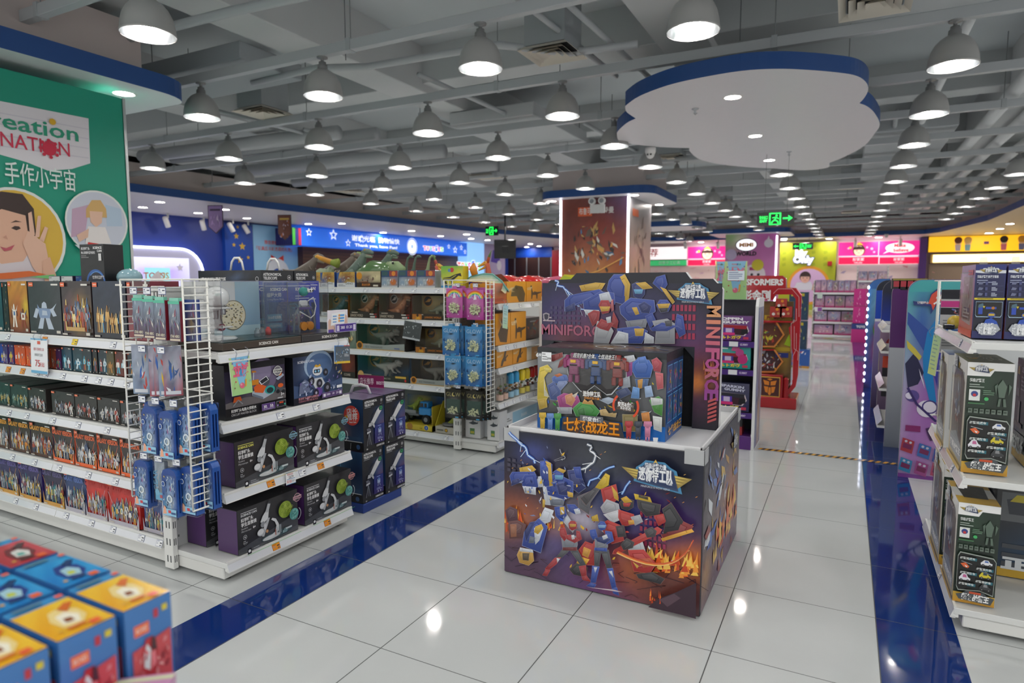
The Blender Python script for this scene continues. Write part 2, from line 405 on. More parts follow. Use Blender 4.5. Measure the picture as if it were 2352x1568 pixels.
# left soffit along the far side of the shop, far soffit, right soffit
L0=[(-15.17,-3),(-15.17,13.4),(-14.3,24.4),(-12.9,30),(-10.8,33.2),(-8,34.6),(3.0,34.6),(3.5,33.6),(4.3,28),(4.35,15)]
def band(name,pts,z0,z1,col,t=.06,mat='paint'):
    m=M()
    for a,b in zip(pts,pts[1:]):
        m.face([(a[0],a[1],z0),(b[0],b[1],z0),(b[0],b[1],z1),(a[0],a[1],z1)],col,mat)
    return struct(name,m)
outer=L0
m=M();m.face([(x,y,ZS)for x,y in[(-19.4,-3)]+L0[:6]+[(-8,37),(-19.4,37)]],'e6ddda','paint');struct('ceiling_soffit_left',m)
m=M();m.face([(x,y,ZS)for x,y in[(-8,37),(-8,34.6),(3.0,34.6),(3.3,34.2),(3.3,37)]],'e6dcdc','paint');struct('ceiling_soffit_far',m)
m=M();m.face([(x,y,ZS)for x,y in[(3.3,37),(3.3,34.2),(3.5,33.6),(4.3,28),(4.35,15),(9,15),(9,37)]],'f0d9bd','paint');struct('ceiling_soffit_right',m)
band('trim_soffit_edge',L0,ZS-.002,ZS+.2,BLUE)
inner=[(-15.5,-3),(-15.5,13.5),(-14.65,24.6),(-13.2,30.3),(-11,33.6),(-8,35),(3.1,35),(3.85,33.8),(4.65,28.1),(4.7,15)]
m=M()
for a,b,c,d in zip(L0,L0[1:],inner,inner[1:]):m.face([(a[0],a[1],ZS+.2),(b[0],b[1],ZS+.2),(d[0],d[1],ZS+.2),(c[0],c[1],ZS+.2)],'d8d2d0','paint')
struct('trim_soffit_ledge',m)
band('wall_soffit_upstand',inner,ZS+.2,4.36,'cfc4c0',mat='plaster')
# ring soffits round the square columns, and the column behind the green panel
def column_cap(nm,x0,y0,x1,y1,r,h=.19,up=.62):
    slab('ceiling_cap_'+nm,rounded(x0,y0,x1,y1,r),ZS,ZS+h,'e9e8ea',BLUE)
    slab('trim_bulkhead_'+nm,rounded(x0+.3,y0+.3,x1-.3,y1-.3,.03),ZS+h,ZS+h+up,'cbbfbc','cbbfbc')
column_cap('orange',-7.22,15.3,-4.2,18.2,.45)
column_cap('mimi',-5.7,30.2,-2.25,33.4,.4,.2,.5)
slab('ceiling_cap_green',[(-12,0.2),(-6.92,0.2),(-6.92,4.75)]+[(-7.22+.3*math.cos(a*PI/12),4.75+.45*math.sin(a*PI/12))for a in range(0,7)]+[(-12,5.2)],ZS,ZS+.2,'e4e6e8',BLUE)
slab('trim_bulkhead_green',[(-12,.4),(-7.2,.4),(-7.2,4.75),(-12,4.75)],ZS+.2,4.36,'cbbfbc','cbbfbc')
for nm,pts in(('small',[(-8.6,25.2),(-5.6,25.0),(-4.9,26.2),(-5.4,27.6),(-7.6,27.8),(-9,26.8)]),):
    P2=[]
    for i in range(len(pts)):
        a,b,c=Vector(pts[i-1]),Vector(pts[i]),Vector(pts[(i+1)%len(pts)])
        for t in range(5):
            t=t/4;p=(a+b)/2*(1-t)**2+b*2*t*(1-t)+(b+c)/2*t*t;P2.append((p.x,p.y))
    slab('ceiling_cap_oval',P2,ZS,ZS+.2,'e9e2e6',BLUE)
# cloud shaped dropped ceiling
CL=[(-3.057,9.19),(-3.148,9.637),(-2.956,10.021),(-2.696,10.34),(-2.324,10.609),(-2.38,10.976),(-2.359,11.717),(-2.1,12.376),(-1.713,12.881),(-1.295,13.256),(-1.226,13.345),(-.795,13.731),(-.417,13.606),(-.369,13.079),(-.125,12.565),(.151,11.708),(.268,10.762),(.306,10.342),(.279,9.925),(.198,9.392),(.119,9.081),(.042,8.911),(.087,8.687),(.119,8.358),(.094,8.043),(.008,7.751),(-.151,7.542),(-.46,7.275),(-.729,7.105),(-1.048,7.015),(-1.487,7.054),(-1.834,7.163),(-2.194,7.403),(-2.437,7.687),(-2.497,7.81),(-2.546,8.037),(-2.538,8.384),(-2.709,8.557),(-2.954,8.937)]
KEEP={4,10,13,21,36}
def smooth_closed(p,keep):
    out=[];n=len(p)
    for i in range(n):
        a,b,c,d=(Vector(p[(i+k)%n])for k in(-1,0,1,2))
        if i in keep:a=b*2-c
        if(i+1)%n in keep:d=c*2-b
        for t in(0,.25,.5,.75):
            q=.5*(2*b+(c-a)*t+(2*a-5*b+4*c-d)*t*t+(3*b-a-3*c+d)*t**3);out.append((q.x,q.y))
    return out
slab('ceiling_cloud',smooth_closed(CL,KEEP),ZS,ZS+.17,'dedde0',BLUE)
for i,(x,y)in enumerate(((-1.26,7.95),(-1.28,10.18),(-1.30,12.31))):put_down(x,y,'%s round downlight from the viewer in the white cloud ceiling'%ORD[i+1],s=.85)
put_down(-7.35,4.62,'bright round downlight beside the green wall panel',s=1.)
for i,(px,py)in enumerate(((1268,462),(1457,448),(1514,470))):put_down(*at(px,py,z=ZS)[:2],'round downlight under the %s column cap'%('near corner of the orange','middle of the orange','far side of the orange')[i])
for i,(px,py)in enumerate(((328,476),(367,464),(455,489),(517,481),(567,501),(646,499),(708,514),(785,513),(880,534),(945,530),(1012,542),(1082,548),(1072,538),(1120,551),(1210,567),(1218,560),(1238,565))):
    q=at(px,py,z=ZS);put_down(q.x,q.y,'round downlight, %s from the left in the pale soffit over the store wall'%ORD[i+1],s=1.15 if py<520 else 1.4)
for i,(px,py)in enumerate(((1610,565),(1656,535),(1797,545),(1800,557),(1904,553),(2018,549),(2320,514),(2297,525),(2272,535))):
    q=at(px,py,z=ZS);f_=min(1,36.2/q.y);q=q*f_;put_down(q.x,max(q.y,35.2)if q.x<3 else q.y,'round downlight, %s from the left along the far shop wall'%ORD[i+1],s=1.5 if py>530 else 1.2)
# ================================================================== dome lamps on their rails
def make_lamp():
    t=empty('dome_lamp')
    s=M();prof=[(.215,0),(.22,.01),(.215,.02),(.209,.08),(.192,.15),(.163,.21),(.122,.255),(.085,.28),(.058,.295)]
    s.lathe(prof,28,'b6b6b4','satin');obj('shade',s,t)
    r=M();r.lathe([(.213,.004),(.205,.08),(.186,.15),(.156,.205),(.115,.245),(.055,.275),(0,.28)],28,'eef0f2','mirror');obj('reflector',r,t)
    n=M();n.lathe([(.056,.293),(.054,.34),(.04,.352),(.04,.375),(.018,.38),(.018,.415),(.06,.418),(.06,.43)],14,'8f9090','satin');obj('lamp_neck',n,t)
    b=M();b.lathe([(0,.04),(.05,.05),(.072,.085),(.06,.14),(.03,.2)],14,'fff','bulb');obj('bulb',b,t)
    return t
LZ=3.55
lamp0=make_lamp();first=True;hidden=[];rows={}
for j in range(-3,16):
    y=3.58+2.045*j
    for i in range(8):
        x=2.865-2.045*i
        if x<-15.0+(.9 if y>20 else 0)+(1.6 if y>26 else 0)or(x>1 and y>33):continue
        if x>2 and y>27:continue
        u,v,k=proj((x,y,LZ+.15))
        inside=-2.9<x<.25 and 7<y<13.4 and not(x>0 and(y<7.6 or y>9))
        if x>0 and 7<y<13 and x<1:inside=False
        if inside or(x<-6.5 and y<5)or(-7.2<x<-4.2 and 15.2<y<18.3)or(-5.8<x<-2.2 and y>30):continue
        if k>0 and-40<u<2400 and-60<v<700:rows.setdefault(j,[]).append((x,y))
        elif-6<x and y<14:hidden.append((x,y))
for r,j in enumerate(sorted(rows)):
    for c,(x,y)in enumerate(sorted(rows[j])):
        lab='brushed silver dome lamp, %s from the left in the %s row of lamps'%(ORD[c+1],ORD[r+1])
        if first:lamp0.location=(x,y,LZ);tag(lamp0,lab,'lamp','dome lamps on ceiling rails');first=False
        else:dup(lamp0,(x,y,LZ),0,lab,'dome lamps on ceiling rails')
for x,y in hidden:dup(lamp0,(x,y,LZ),0,'silver dome lamp hanging over the near aisle, outside the picture','dome lamps outside the picture')
RZ=LZ+.43
for r,j in enumerate(range(-2,16)):
    y=3.58+2.045*j;x0=-15.4 if y<22 else(-14.5 if y<28 else-11.6);x1=4.5
    if y<5:x0=-7.2
    t=thing('ceiling_rail','pale grey metal light rail, the one carrying the %s lamp row'%(ORD[r]if r>0 else 'unseen near'),'rail',(0,y,RZ),group='light rails')
    m=M();m.box(x0,-.045,0,x1,.045,.11,'b9bec1','paint',.004);obj('rail_channel',m,t)
    x=-15.1+.7*(r%3)
    while x<x1:
        if x>x0:
            m=M();m.cyl((x,0,.1),.006,.98,'8d9294',n=6);m.box(x-.03,-.055,-.005,x+.03,.055,.125,'aeb4b7','paint');obj('hanger_rod',m,t)
        x+=3.4
# ================================================================== pipes, ducts, vents
def pipe(name,pts,r,col,label,n=12):
    m=M();m.tube(pts,r,col,'paint',n);return solo(name,label,'pipe',m,group='ceiling pipes')
for i,(x,y0,y1,r,z)in enumerate(((1.05,8.6,33,.055,4.28),(2.05,10.5,30,.1,4.24),(2.55,10.5,30,.1,4.24),(3.05,10.5,30,.1,4.24),(3.55,10.5,30,.1,4.24),(4.05,10.5,30,.1,4.24))):
    pipe('round_pipe',[(x,y0,z),(x,y1,z)],r,'e4e7e8',('thin' if r<.08 else 'fat')+' pale ceiling pipe, %s of the parallel pipes over the aisle'%ORD[i+1])
for i,(x0,x1,y,r,z)in enumerate(((-13.8,-8.4,9.0,.13,4.2),(-13.6,-8.0,9.6,.13,4.25),(-13.5,-7.6,11.3,.14,4.2),(-13.6,-7.4,13.2,.14,4.2))):
    pipe('round_duct',[(x0,y,z),(x1,y+.25,z)],r,'b9bdc0','pale round duct, %s from the viewer over the store wall side'%ORD[i+1],16)
pipe('conduit',[(-8,4.6,4.18),(-5.6,4.7,4.2),(-4.2,4.85,4.22),(-2.6,4.9,4.22)],.05,'bcc1c4','bent grey conduit pipe in front of the big beam',8)
pipe('conduit',[(-7.2,6.3,4.14),(-6,6.25,4.14),(-5.4,6.5,4.14),(-3.6,6.6,4.14),(-3.0,7.2,4.14),(-2.2,7.3,4.14)],.045,'bcc1c4','wavy grey pipe running behind the second lamp row',8)
pipe('sprinkler_pipe',[(-7.6,3.0,4.3),(-5.0,3.1,4.3),(-2.2,3.3,4.3)],.04,'b6bbbe','grey sprinkler pipe with red valve beside the large lamp',8)
pipe('sprinkler_pipe',[(-7.6,3.25,4.38),(-5.0,3.35,4.38),(-2.0,3.5,4.38)],.03,'b6bbbe','thin grey sprinkler pipe above the large lamp',8)
for i,(x,y)in enumerate(((-3.0,5.2),(-2.6,6.0),(-5.2,7.3),(-9.2,7.0),(-8.9,8.9),(-6.4,9.0),(-4.2,10.8),(.6,12.4),(-1.9,16.6))):
    pipe('conduit',[(x,y,4.24),(x+.12,y+3.4,4.24)],.034,'b7bcbf','thin grey pipe lengthways under the slab, %s from the viewer'%ORD[i+1],7)
def vent(x,y,s,label,z=4.1,hx=None):
    t=thing('air_vent',label,'vent',(x,y,z),group='ceiling air vents');m=M()
    for k,a in enumerate((.5,.36,.24,.13)):
        w=s*a;q=s*(a-.1);zz=.0+.012*(k%2)
        for sx,sy in((1,0),(-1,0),(0,1),(0,-1)):
            o=Vector((sx,sy,0));p=Vector((-sy,sx,0))
            m.face([o*w+p*w+Vector((0,0,-.02)),o*w-p*w+Vector((0,0,-.02)),o*q-p*q+Vector((0,0,.03)),o*q+p*q+Vector((0,0,.03))],'d9d2c4','paint')
    obj('louvre_grille',m,t);m=M();m.box(-s*.4,-s*.4,.04,s*.4,s*.4,.7 if hx is None else hx,'aab0b3','plaster');obj('duct_box',m,t)
    m=M();m.box(-s*.38,-s*.38,.03,s*.38,s*.38,.045,'2c2c2c','matte');obj('duct_throat',m,t)
q=at(1270,122,z=4.1);vent(q.x,q.y,.62,'cream square air vent beside the lamp over the display')
q=at(605,258,z=4.1);vent(q.x,q.y,.66,'cream square air vent to the right of the green panel')
q=at(2010,8,z=4.1);vent(q.x,q.y,.62,'cream air vent cut off by the top of the photo')
for i,(px,py)in enumerate(((1115,405),(800,438),(1540,362),(1955,430),(1660,463),(1955,487))):
    q=at(px,py,z=4.05);vent(q.x,q.y,.66,'small distant air vent, %s from the viewer among far lamps'%ORD[i+1],4.05,.5)
for i,(x0,y0,x1,y1,z)in enumerate(((-6.2,9.6,-4.6,12.0,4.3),(-10.5,5.6,-6.6,6.6,4.45),(-1.4,3.2,2.4,5.6,4.5),(-4.9,13.6,-2.5,14.6,4.35),(0.2,13.6,1.6,30,4.5))):
    m=M();m.box(x0,y0,4.16,x1,y1,4.37,('c4c8ca','a3aaae','c2c6c8','aab0b3','b2b7ba')[i],'plaster',.01)
    solo('air_duct','painted rectangular air duct, %s from the viewer under the slab'%ORD[i+1],'duct',m,group='air ducts')
# rods hanging from the slab
R=random.Random(4)
for i in range(26):
    x,y=R.uniform(-12,1.5),R.uniform(5,20);m=M();m.cyl((0,0,0),.006,R.uniform(.6,.9),'70767a',n=5)
    solo('threaded_rod','thin steel rod hanging from the ceiling slab','rod',m,(x,y,4.2),group='threaded rods under the slab')
# ================================================================== shelving
WHT='e9e9e6'
_tags={}
def price_tag(kind):
    if kind not in _tags:
        m=M();w,h=.05,.034
        base,ink={'w':('f4f5f7','56618f'),'o':('ee9a2c','b05a12'),'y':('f4d321','a8871c')}[kind]
        a=Art(m,(-w/2,-.0012,0),(w,0,0),(0,0,h),.0004);a.l=0
        m.box(-w/2,-.001,0,w/2,0,h,ink);a.rect(.03,.04,.97,.96,base);a.rect(.08,.78,.5,.86,ink);a.rect(.08,.58,.36,.64,'8a90a8')
        a.rect(.08,.4,.4,.46,'8a90a8');a.rect(.6,.5,.92,.66,'3a3d4a');a.rect(.62,.16,.88,.3,'5c6072');_tags[kind]=m.mesh('price_tag')
    return _tags[kind]
def shelf_unit(name,label,w,loc,rz,shelves,depth,top,base_d=None,back='c9ccca',uprights=(0,1),joints=(),holes=True,lip=WHT,group='shop shelving units'):
    """local frame: front lip at y=0 facing -Y, depth to +Y, width from x=0 to w; shelves = [(z, depth, [(x, kind) tags])]"""
    t=thing(name,label,'shelf',loc,rz,group)
    m=M();m.box(0,depth-.03,.1,w,depth,top,back,'paint',.003)
    if holes:
        R2=int(w/.075);
        for i in range(R2):
            for j in range(int((top-.15)/.09)):
                if(i+j)%1==0:m.box(.03+i*.075,depth-.0315,.16+j*.09,.037+i*.075,depth-.03,.172+j*.09,'6d7170','matte')
    obj('back_panel',m,t)
    for e in uprights:
        m=M();x=-.03 if e==0 else w;m.box(x,depth-.07,.015,x+.03,depth,top+.005,WHT,'paint',.003)
        for j in range(int(top/.09)):
            for q in(-.052,-.028):m.box(x-.0006 if e==0 else x+.03,depth+q-.004,.05+j*.09,x if e==0 else x+.0306,depth+q+.004,.085+j*.09,'55585a','matte')
            for q in(.008,.018):m.box(x+q,depth-.0706,.05+j*.09,x+q+.004,depth-.07,.085+j*.09,'55585a','matte')
        obj('upright',m,t)
    bz,bd,_=shelves[-1]
    m=M();m.box(.005,.045,.02,w-.005,depth-.03,bz-.03,'e2e2df','paint',.004)
    for x in(.06,w-.06):
        m.cyl((x,.09,0),.018,.022,'6b6d6c','steel',10)
    obj('base',m,t)
    for z,d,tg in shelves:
        y0=0
        m=M();m.box(0,.012,z-.028,w,depth-.03,z,'dfe0de','paint',.002)
        s=obj('shelf',m,t)
        m=M();js=[0]+list(joints)+[w]
        for a,b in zip(js,js[1:]):
            vs=[(a+.002,.0,z-.042),(b-.002,.0,z-.042),(b-.002,.016,z+.002),(a+.002,.016,z+.002)]
            m.face(vs,'dde0e6','gloss');m.box(a+.002,.0,z-.046,b-.002,.02,z-.041,lip,'paint');m.box(a+.002,.012,z-.001,b-.002,.022,z+.006,lip,'paint')
            m.face([(a+.002,.0,z-.042),(a+.002,.016,z+.002),(a+.002,.03,z),(a+.002,.03,z-.042)],lip,'paint');m.face([(b-.002,.0,z-.042),(b-.002,.03,z-.042),(b-.002,.03,z),(b-.002,.016,z+.002)],lip,'paint')
        obj('price_rail',m,s)
        for x,k in tg:obj('price_tag',price_tag(k),s,(x,.0005,z-.038),0,-.33)
    return t
def tags(*xs):return[(abs(x),'w')if not isinstance(x,tuple)else x for x in xs]
# the long run seen at the left, facing the viewer
LY=2.0;LX0=-5.6
lx=lambda x:x-LX0
shelf_unit('shelf_unit','long white shelf run of dark figure boxes below the green panel',2.525,(LX0,LY,0),0,
    [(1.178,.4,tags(lx(-4.45),(lx(-4.05),'o'),(lx(-3.75),'y'),lx(-3.4))),(.98,.4,tags(lx(-4.62),(lx(-4.47),'o'),(lx(-4.31),'o'),lx(-4.15),lx(-4.06),lx(-3.89),lx(-3.68),lx(-3.55),lx(-3.44),lx(-3.3))),
     (.712,.42,tags(lx(-4.7),lx(-4.5),lx(-4.3),lx(-4.02),lx(-3.77),lx(-3.5),lx(-3.2))),(.437,.44,tags(lx(-4.7),lx(-4.5),lx(-4.25),lx(-3.99),lx(-3.7),lx(-3.45),lx(-3.18))),
     (.16,.46,tags(lx(-4.75),lx(-4.5),lx(-4.27),lx(-3.95),lx(-3.7),lx(-3.5),lx(-3.25),lx(-3.1)))],.46,1.46,uprights=(),joints=(lx(-4.06),))
# its end cap with the science boxes
shelf_unit('shelf_unit','white end shelf full of microscope and science kits beside the blue floor strip',.9,(-2.62,2.04,0),PI/2,
    [(1.145,.43,[]),(.804,.43,tags(.36,.62)),(.458,.44,[(.28,'o'),(.5,'w'),(.64,'o')]),(.11,.45,[(.3,'o'),(.68,'o')])],.45,1.46,uprights=(0,1))
# dinosaur run and its end cap
DX0=-6.0;DY=4.72;dx=lambda x:x-DX0
shelf_unit('shelf_unit','white shelf run of dinosaur boxes behind the telescope boxes',2.965,(DX0,DY,0),0,
    [(1.424,.4,tags(dx(-4.4),dx(-4.0),dx(-3.7),dx(-3.45),dx(-3.2))),(1.134,.4,tags(dx(-4.35),dx(-4.1),dx(-3.75),dx(-3.25))),(.836,.42,tags(dx(-4.0),dx(-3.75),dx(-3.2))),(.546,.44,tags(dx(-4.1),dx(-3.5),dx(-3.2))),(.113,.46,tags(dx(-3.45),dx(-3.12)))],.46,1.44,back='7d8384',uprights=(),joints=(dx(-4.03),))
shelf_unit('shelf_unit','white end shelf of orange dinosaur cartons behind the glow packs',.92,(-2.57,4.72,0),PI/2,
    [(1.293,.43,tags(.15,.4,.65)),(.938,.43,tags(.15,.3,.5)),(.745,.43,tags(.3,)),(.447,.43,tags(.12,.28,.42,.55,.7)),(.11,.45,[])],.45,1.46,back='ecebe4',uprights=(0,1))
# right hand end shelf, facing the aisle
shelf_unit('shelf_unit','white shelf at the edge of the picture holding green and blue toy boxes',1.15,(.455,4.35,0),-PI/2,
    [(1.238,.45,tags(.9,)),(.668,.5,tags(.5,.9)),(.1,.55,tags(.3,.75))],.9,1.3,back='3a3f48',uprights=())
# ------------------------------------------------------------------ wire racks with hooks
def wire_rack(label,x0,x1,y0,y1,z0,z1,ybk):
    t=thing('wire_rack',label,'rack',(0,0,0),group='white wire side racks');ym=(y0+y1)/2
    for x in(x0,x1):
        m=M();r=.0032
        for y in(y0,y1):m.tube([(x,y,z0),(x,y,z1)],.0048,'eeeee8','paint',6)
        m.tube([(x,ym,z0),(x,ym,z1)],r,'eeeee8','paint',5)
        n=int((z1-z0)/.035)
        for i in range(n+1):
            z=z0+(z1-z0)*i/n;m.tube([(x+.003,y0-.002,z),(x+.003,y1+.006,z)],.0048 if i in(0,n)else r,'eeeee8','paint',5)
        obj('side_grid',m,t)
    m=M()
    for z in(z1,z1-.28,z1-.52,z1-.78,z0):m.tube([(x0,y1,z),(x1,y1,z)],.004,'e6e6e0','paint',5)
    m.tube([(x0,y0,z1),(x1,y0,z1)],.0048,'eeeee8','paint',6)
    m.tube([(x0,y1,z1),(x0,ybk,z1)],.004,'e6e6e0','paint',5);m.tube([(x1,y1,z1),(x1,ybk,z1)],.004,'e6e6e0','paint',5)
    obj('cross_wires',m,t);return t
def hook(t,x,y0,y1,z):
    m=M();m.tube([(x,y1,z),(x,y0,z),(x,y0-.012,z+.016)],.0028,'b9bcbd','steel',6);m.tube([(x+.02,y1,z+.018),(x+.02,y0-.02,z+.018)],.0022,'b9bcbd','steel',5);obj('hook',m,t)
    w,h=.045,.033;m=M();m.box(-w/2,-.001,0,w/2,.001,h,'5d6a96');a=Art(m,(-w/2,-.001,0),(w,0,0),(0,0,h),.0004)
    a.rect(.03,.1,.97,.9,'f3f5f8');a.rect(.1,.6,.3,.75,'6d7590');a.rect(.55,.5,.9,.65,'444a60');a.bars(.1,.45,.5,2,.16,.06,'8a93ac');obj('hook_tag',m,t,(x+.02,y0-.022,z-.012),.12)
def blister(mb,art_fn,w,h,d=.004,col='eee',bub=None):
    mb.box(-w/2,0,0,w/2,d,h,col,'card',.001);art_fn(Art(mb,(-w/2,0,0),(w,0,0),(0,0,h),.0005))
wr=wire_rack('white wire side rack holding pencil cases and card packs beside the microscope shelf',-3.05,-2.6,1.85,1.972,.445,1.496,2.04)
for x,z in((-2.97,1.44),(-2.87,1.44),(-2.76,1.44),(-2.93,1.17),(-2.79,1.17),(-2.95,.93),(-2.85,.93),(-2.72,.93),(-2.96,.655),(-2.85,.655),(-2.72,.655)):hook(wr,x,1.87,1.972,z)
wr2=wire_rack('white wire side rack holding glow in the dark packs',-2.99,-2.585,4.52,4.65,.415,1.496,4.72)
for z in(1.45,1.125,.87,.60):
    for x in(-2.885,-2.71):hook(wr2,x,4.55,4.65,z)
# star card packs: four on the top hooks
HERO=['2d2a3a','6a4a86','c8d2dc','8fa0b4','8b3e52','e8e2d6','3f5f7a']
def star_art(a):
    a.rect(0,0,1,1,('3a2c4a','5a3f7a'));a.grid(4,6,blobs(('4a3550','6d7f92'),[(.5,.6,.5,'93a9b6'),(.5,.2,.5,'54304a')],3,.25));shards(a,5,HERO,18,.5,.55,.5,.45,.05,.14)
    a.text('STAR HERO',.5,.1,.07,'f2ead0',fit=.8);a.rect(.05,.02,.95,.07,'d8c9b4');a.rect(0,.93,1,1,'58c0a0')
pk=None
for i,(x,y)in enumerate(((-2.965,1.875),(-2.885,1.875),(-2.80,1.872),(-2.715,1.885))):
    lab='%s foil hero card pack from the left on the top rack hooks'%ORD[i+1]
    if not pk:
        m=M();blister(m,star_art,.075,.185,.02,'7a2030');m.box(-.03,.0,.185,.03,.018,.2,'7fd0b8','gloss');pk=solo('card_pack',lab,'card pack',m,(x,y,1.225),.04,'hero card packs')
    else:dup(pk,(x,y,1.225-.004*i),.04,lab,'hero card packs')
m=M();blister(m,lambda a:(a.grid(4,6,blobs('2c4688',[(.5,.4,.4,'7d6a3c')],8)),shards(a,9,HERO,10)),.075,.19,.012,'1e3a86')
solo('card_pack','blue backed card pack hanging behind the hero packs','card pack',m,(-2.66,1.93,1.215),.3,'hero card packs')
# thin curved figure cards in a row
def fig_art(k,bg):
    def fn(a):a.grid(4,8,blobs((bg,'8d93a4'),[(.5,.5,.5,'aab4c4'),(.4,.2,.3,'54607c')],k,.2));shards(a,k,['c23a2e','2d5fae','e6e8ec','9aa2ae','d8b43a','36588c'],16,.5,.5,.5,.6,.05,.16);a.rect(.1,.03,.9,.1,'d6dae2')
    return fn
for i in range(8):
    x=-2.955+.018*(i if i<3 else i+1.6)+(.03 if i>2 else 0);y=1.865+.012*(i%4);m=M()
    blister(m,fig_art(20+i,'a8404a' if i%3 else '7f98b4'),.085 if i in(0,3)else.08,.235,.003,'c23a30' if i%2 else '1b1e24')
    solo('figure_card','hanging hero figure card, %s from the left on the middle rack hooks'%ORD[i+1],'figure card',m,(x,y,.955),.35+.06*i,'hero figure cards')
# pencil cases in clear packs
def case_art(a):
    a.grid(5,9,blobs(('2d62ae','24489a'),[(.55,.36,.3,'e0eef6'),(.55,.75,.3,'8fb0dc'),(.2,.1,.4,'6fb6e0')],4,.18));shards(a,14,['e8f2f8','d4e6f4','5a8fd0','c84f9a','f0d060','16306e','dfeaf4','12285e'],70,.55,.55,.5,.6,.02,.09)
    a.ring(.55,.42,.2,.07,'e6f0f6',14);a.rect(.0,.0,1,.17,'9ed2ee');a.poly([(.02,.02),(.3,.04),(.24,.2),(.1,.24)],'f2b292');a.rect(.42,.07,.62,.14,'d2404a');a.rect(.64,.05,.97,.1,'3d5a8c')
    a.disc(.14,.78,.14,'dfe9f4',8);a.disc(.14,.78,.11,'2d55a0',8)
def pencil_case():
    t=empty('pencil_case');w,h,d=.1,.225,.042
    m=M();pr=[(-w/2,0),(w/2,0),(w/2,h-.03),(w/2-.012,h-.008),(w/2-.035,h),(-w/2+.035,h),(-w/2+.012,h-.008),(-w/2,h-.03)]
    m.prism(pr,'y',-d/2,d/2,'1f4fa6','card','2a63bd');case_art(Art(m,(-w/2+.004,-d/2,.004),(w-.008,0,0),(0,0,h-.034),.0006))
    for k in(-.008,.008):m.box(w/2,k-.003,.02,w/2+.002,k+.003,h-.05,'173d86','steel')
    obj('case_body',m,t);m=M();m.box(-w/2-.006,-d/2-.004,-.008,w/2+.006,d/2+.004,h+.004,'fff','clear',.004);m.box(-.03,-.001,h+.004,.03,.001,h+.045,'fff','clear');obj('clear_pack',m,t);return t
pc=pencil_case()
for i,(x,y,z,rz)in enumerate(((-2.965,1.93,.685,.05),(-2.905,1.88,.672,.05),(-2.755,1.865,.668,.05),(-2.66,1.895,.69,.05),(-2.625,1.96,.7,.05),(-2.965,1.865,.41,.04),(-2.745,1.858,.4,.04),(-2.655,1.89,.415,.04),(-2.62,1.955,.43,.04))):
    lab='blue cartoon pencil case in clear pack, %s from the left on the %s hook row'%(ORD[i+1 if i<5 else i-4+(1 if i>5 else 0)],'upper' if i<5 else 'bottom')
    if i==0:pc.location=(x,y,z);pc.rotation_euler.z=rz;tag(pc,lab,'pencil case','blue pencil cases')
    else:dup(pc,(x,y,z),rz,lab,'blue pencil cases')
t=thing('pen_pack','pale grey pen set in clear pack between the bottom pencil cases','pen set',(-2.855,1.88,.42),.04)
m=M();m.box(-.035,-.012,.03,.035,.012,.22,'b6c2cc','card',.006);a=Art(m,(-.035,-.012,.03),(.07,0,0),(0,0,.19));a.grid(3,6,blobs('aeb9c4',[(.5,.4,.3,'7f8a96')],7,.2));a.text('GEAR',.25,.5,.16,'5fa4d0',rot=PI/2);shards(a,3,['6d7884','dfe8ee','8ad0f0'],10,.5,.4);a.rect(0,0,1,.2,'7cc4e8');a.disc(.2,.2,.22,'8fd0ee');a.rect(.45,.06,.9,.14,'d2606a');obj('pen_card',m,t)
m=M();m.box(-.042,-.02,.02,.042,.02,.23,'fff','clear',.004);obj('clear_pack',m,t)
# ------------------------------------------------------------------ boxes on the long run
FY=2.035
def hero_front(pal,bg,seed,title=None,tcol='e9a43a',logo=True,n=34,cy=.45,spots=(),bar=None,frame=None,fig=.42,ncol=0,nrow=2):
    def fn(a):
        a.grid(7,9,blobs(bg,list(spots),seed,.2));(crowd(a,seed,pal,ncol,.06,.94,.1,.1+1.35*cy,nrow)if ncol else shards(a,seed,pal,n*2,.5,cy,.3,fig,.015,.07))
        if frame:a.poly([(0,0),(1,0),(1,.34),(.93,.1),(.07,.1),(0,.34)],frame);a.line([(.04,.75),(.16,.5)],.012,frame);a.line([(.96,.75),(.84,.5)],.012,frame)
        if logo:a.rect(.03,.9,.17,.975,'f06a3a');a.rect(.05,.93,.15,.945,'fbd8c8');a.rect(.74,.92,.95,.95,'e8e4dc')
        if title:a.text(title,.5,.78,.13,tcol,fit=.94,bold=.03)
        if bar:a.rect(.2,.1,.8,.17,bar)
        a.rect(.03,.02,.2,.05,'c8c2b8');a.rect(.84,.03,.96,.08,'cfcabe')
    return fn
GR=['c9cdd4','8d949e','e6e2d8','5f6c84','b04a3a','3a4a72','d8a84a','7a7f88']
FL=['e8a23a','c8552a','f4d27a','6a2c20','e8e0d2','3f6ea4','8d3a24']
SV=['b8c4d4','8296b8','3d5590','4a62a8','6a3038','9aa8c0']
GD=['d8a860','b5803c','f0d296','8d5c28','e6be78','6fa8cc']
TL=['4fb6d2','d8e8ee','b8433a','2d7fa0','e8e4dc','9ad4e2','c88a3a']
OR=['f0f0ea','e8682a','c03a2a','f4b45a','6a7686','dfe2e4']
PU=['e2e4ea','d8c24a','6a56a8','c04a4a','4a5fae','f0eee6','4a8f6a']
def fig_box(x0,x1,z,h,d,body,fn,lab,y=FY,g=None,side=None):
    w=x1-x0;return carton('figure_box',lab,'toy box',w-.004,d,h,body,((x0+x1)/2,y+d/2,z),0,fn,right=side,group=g)
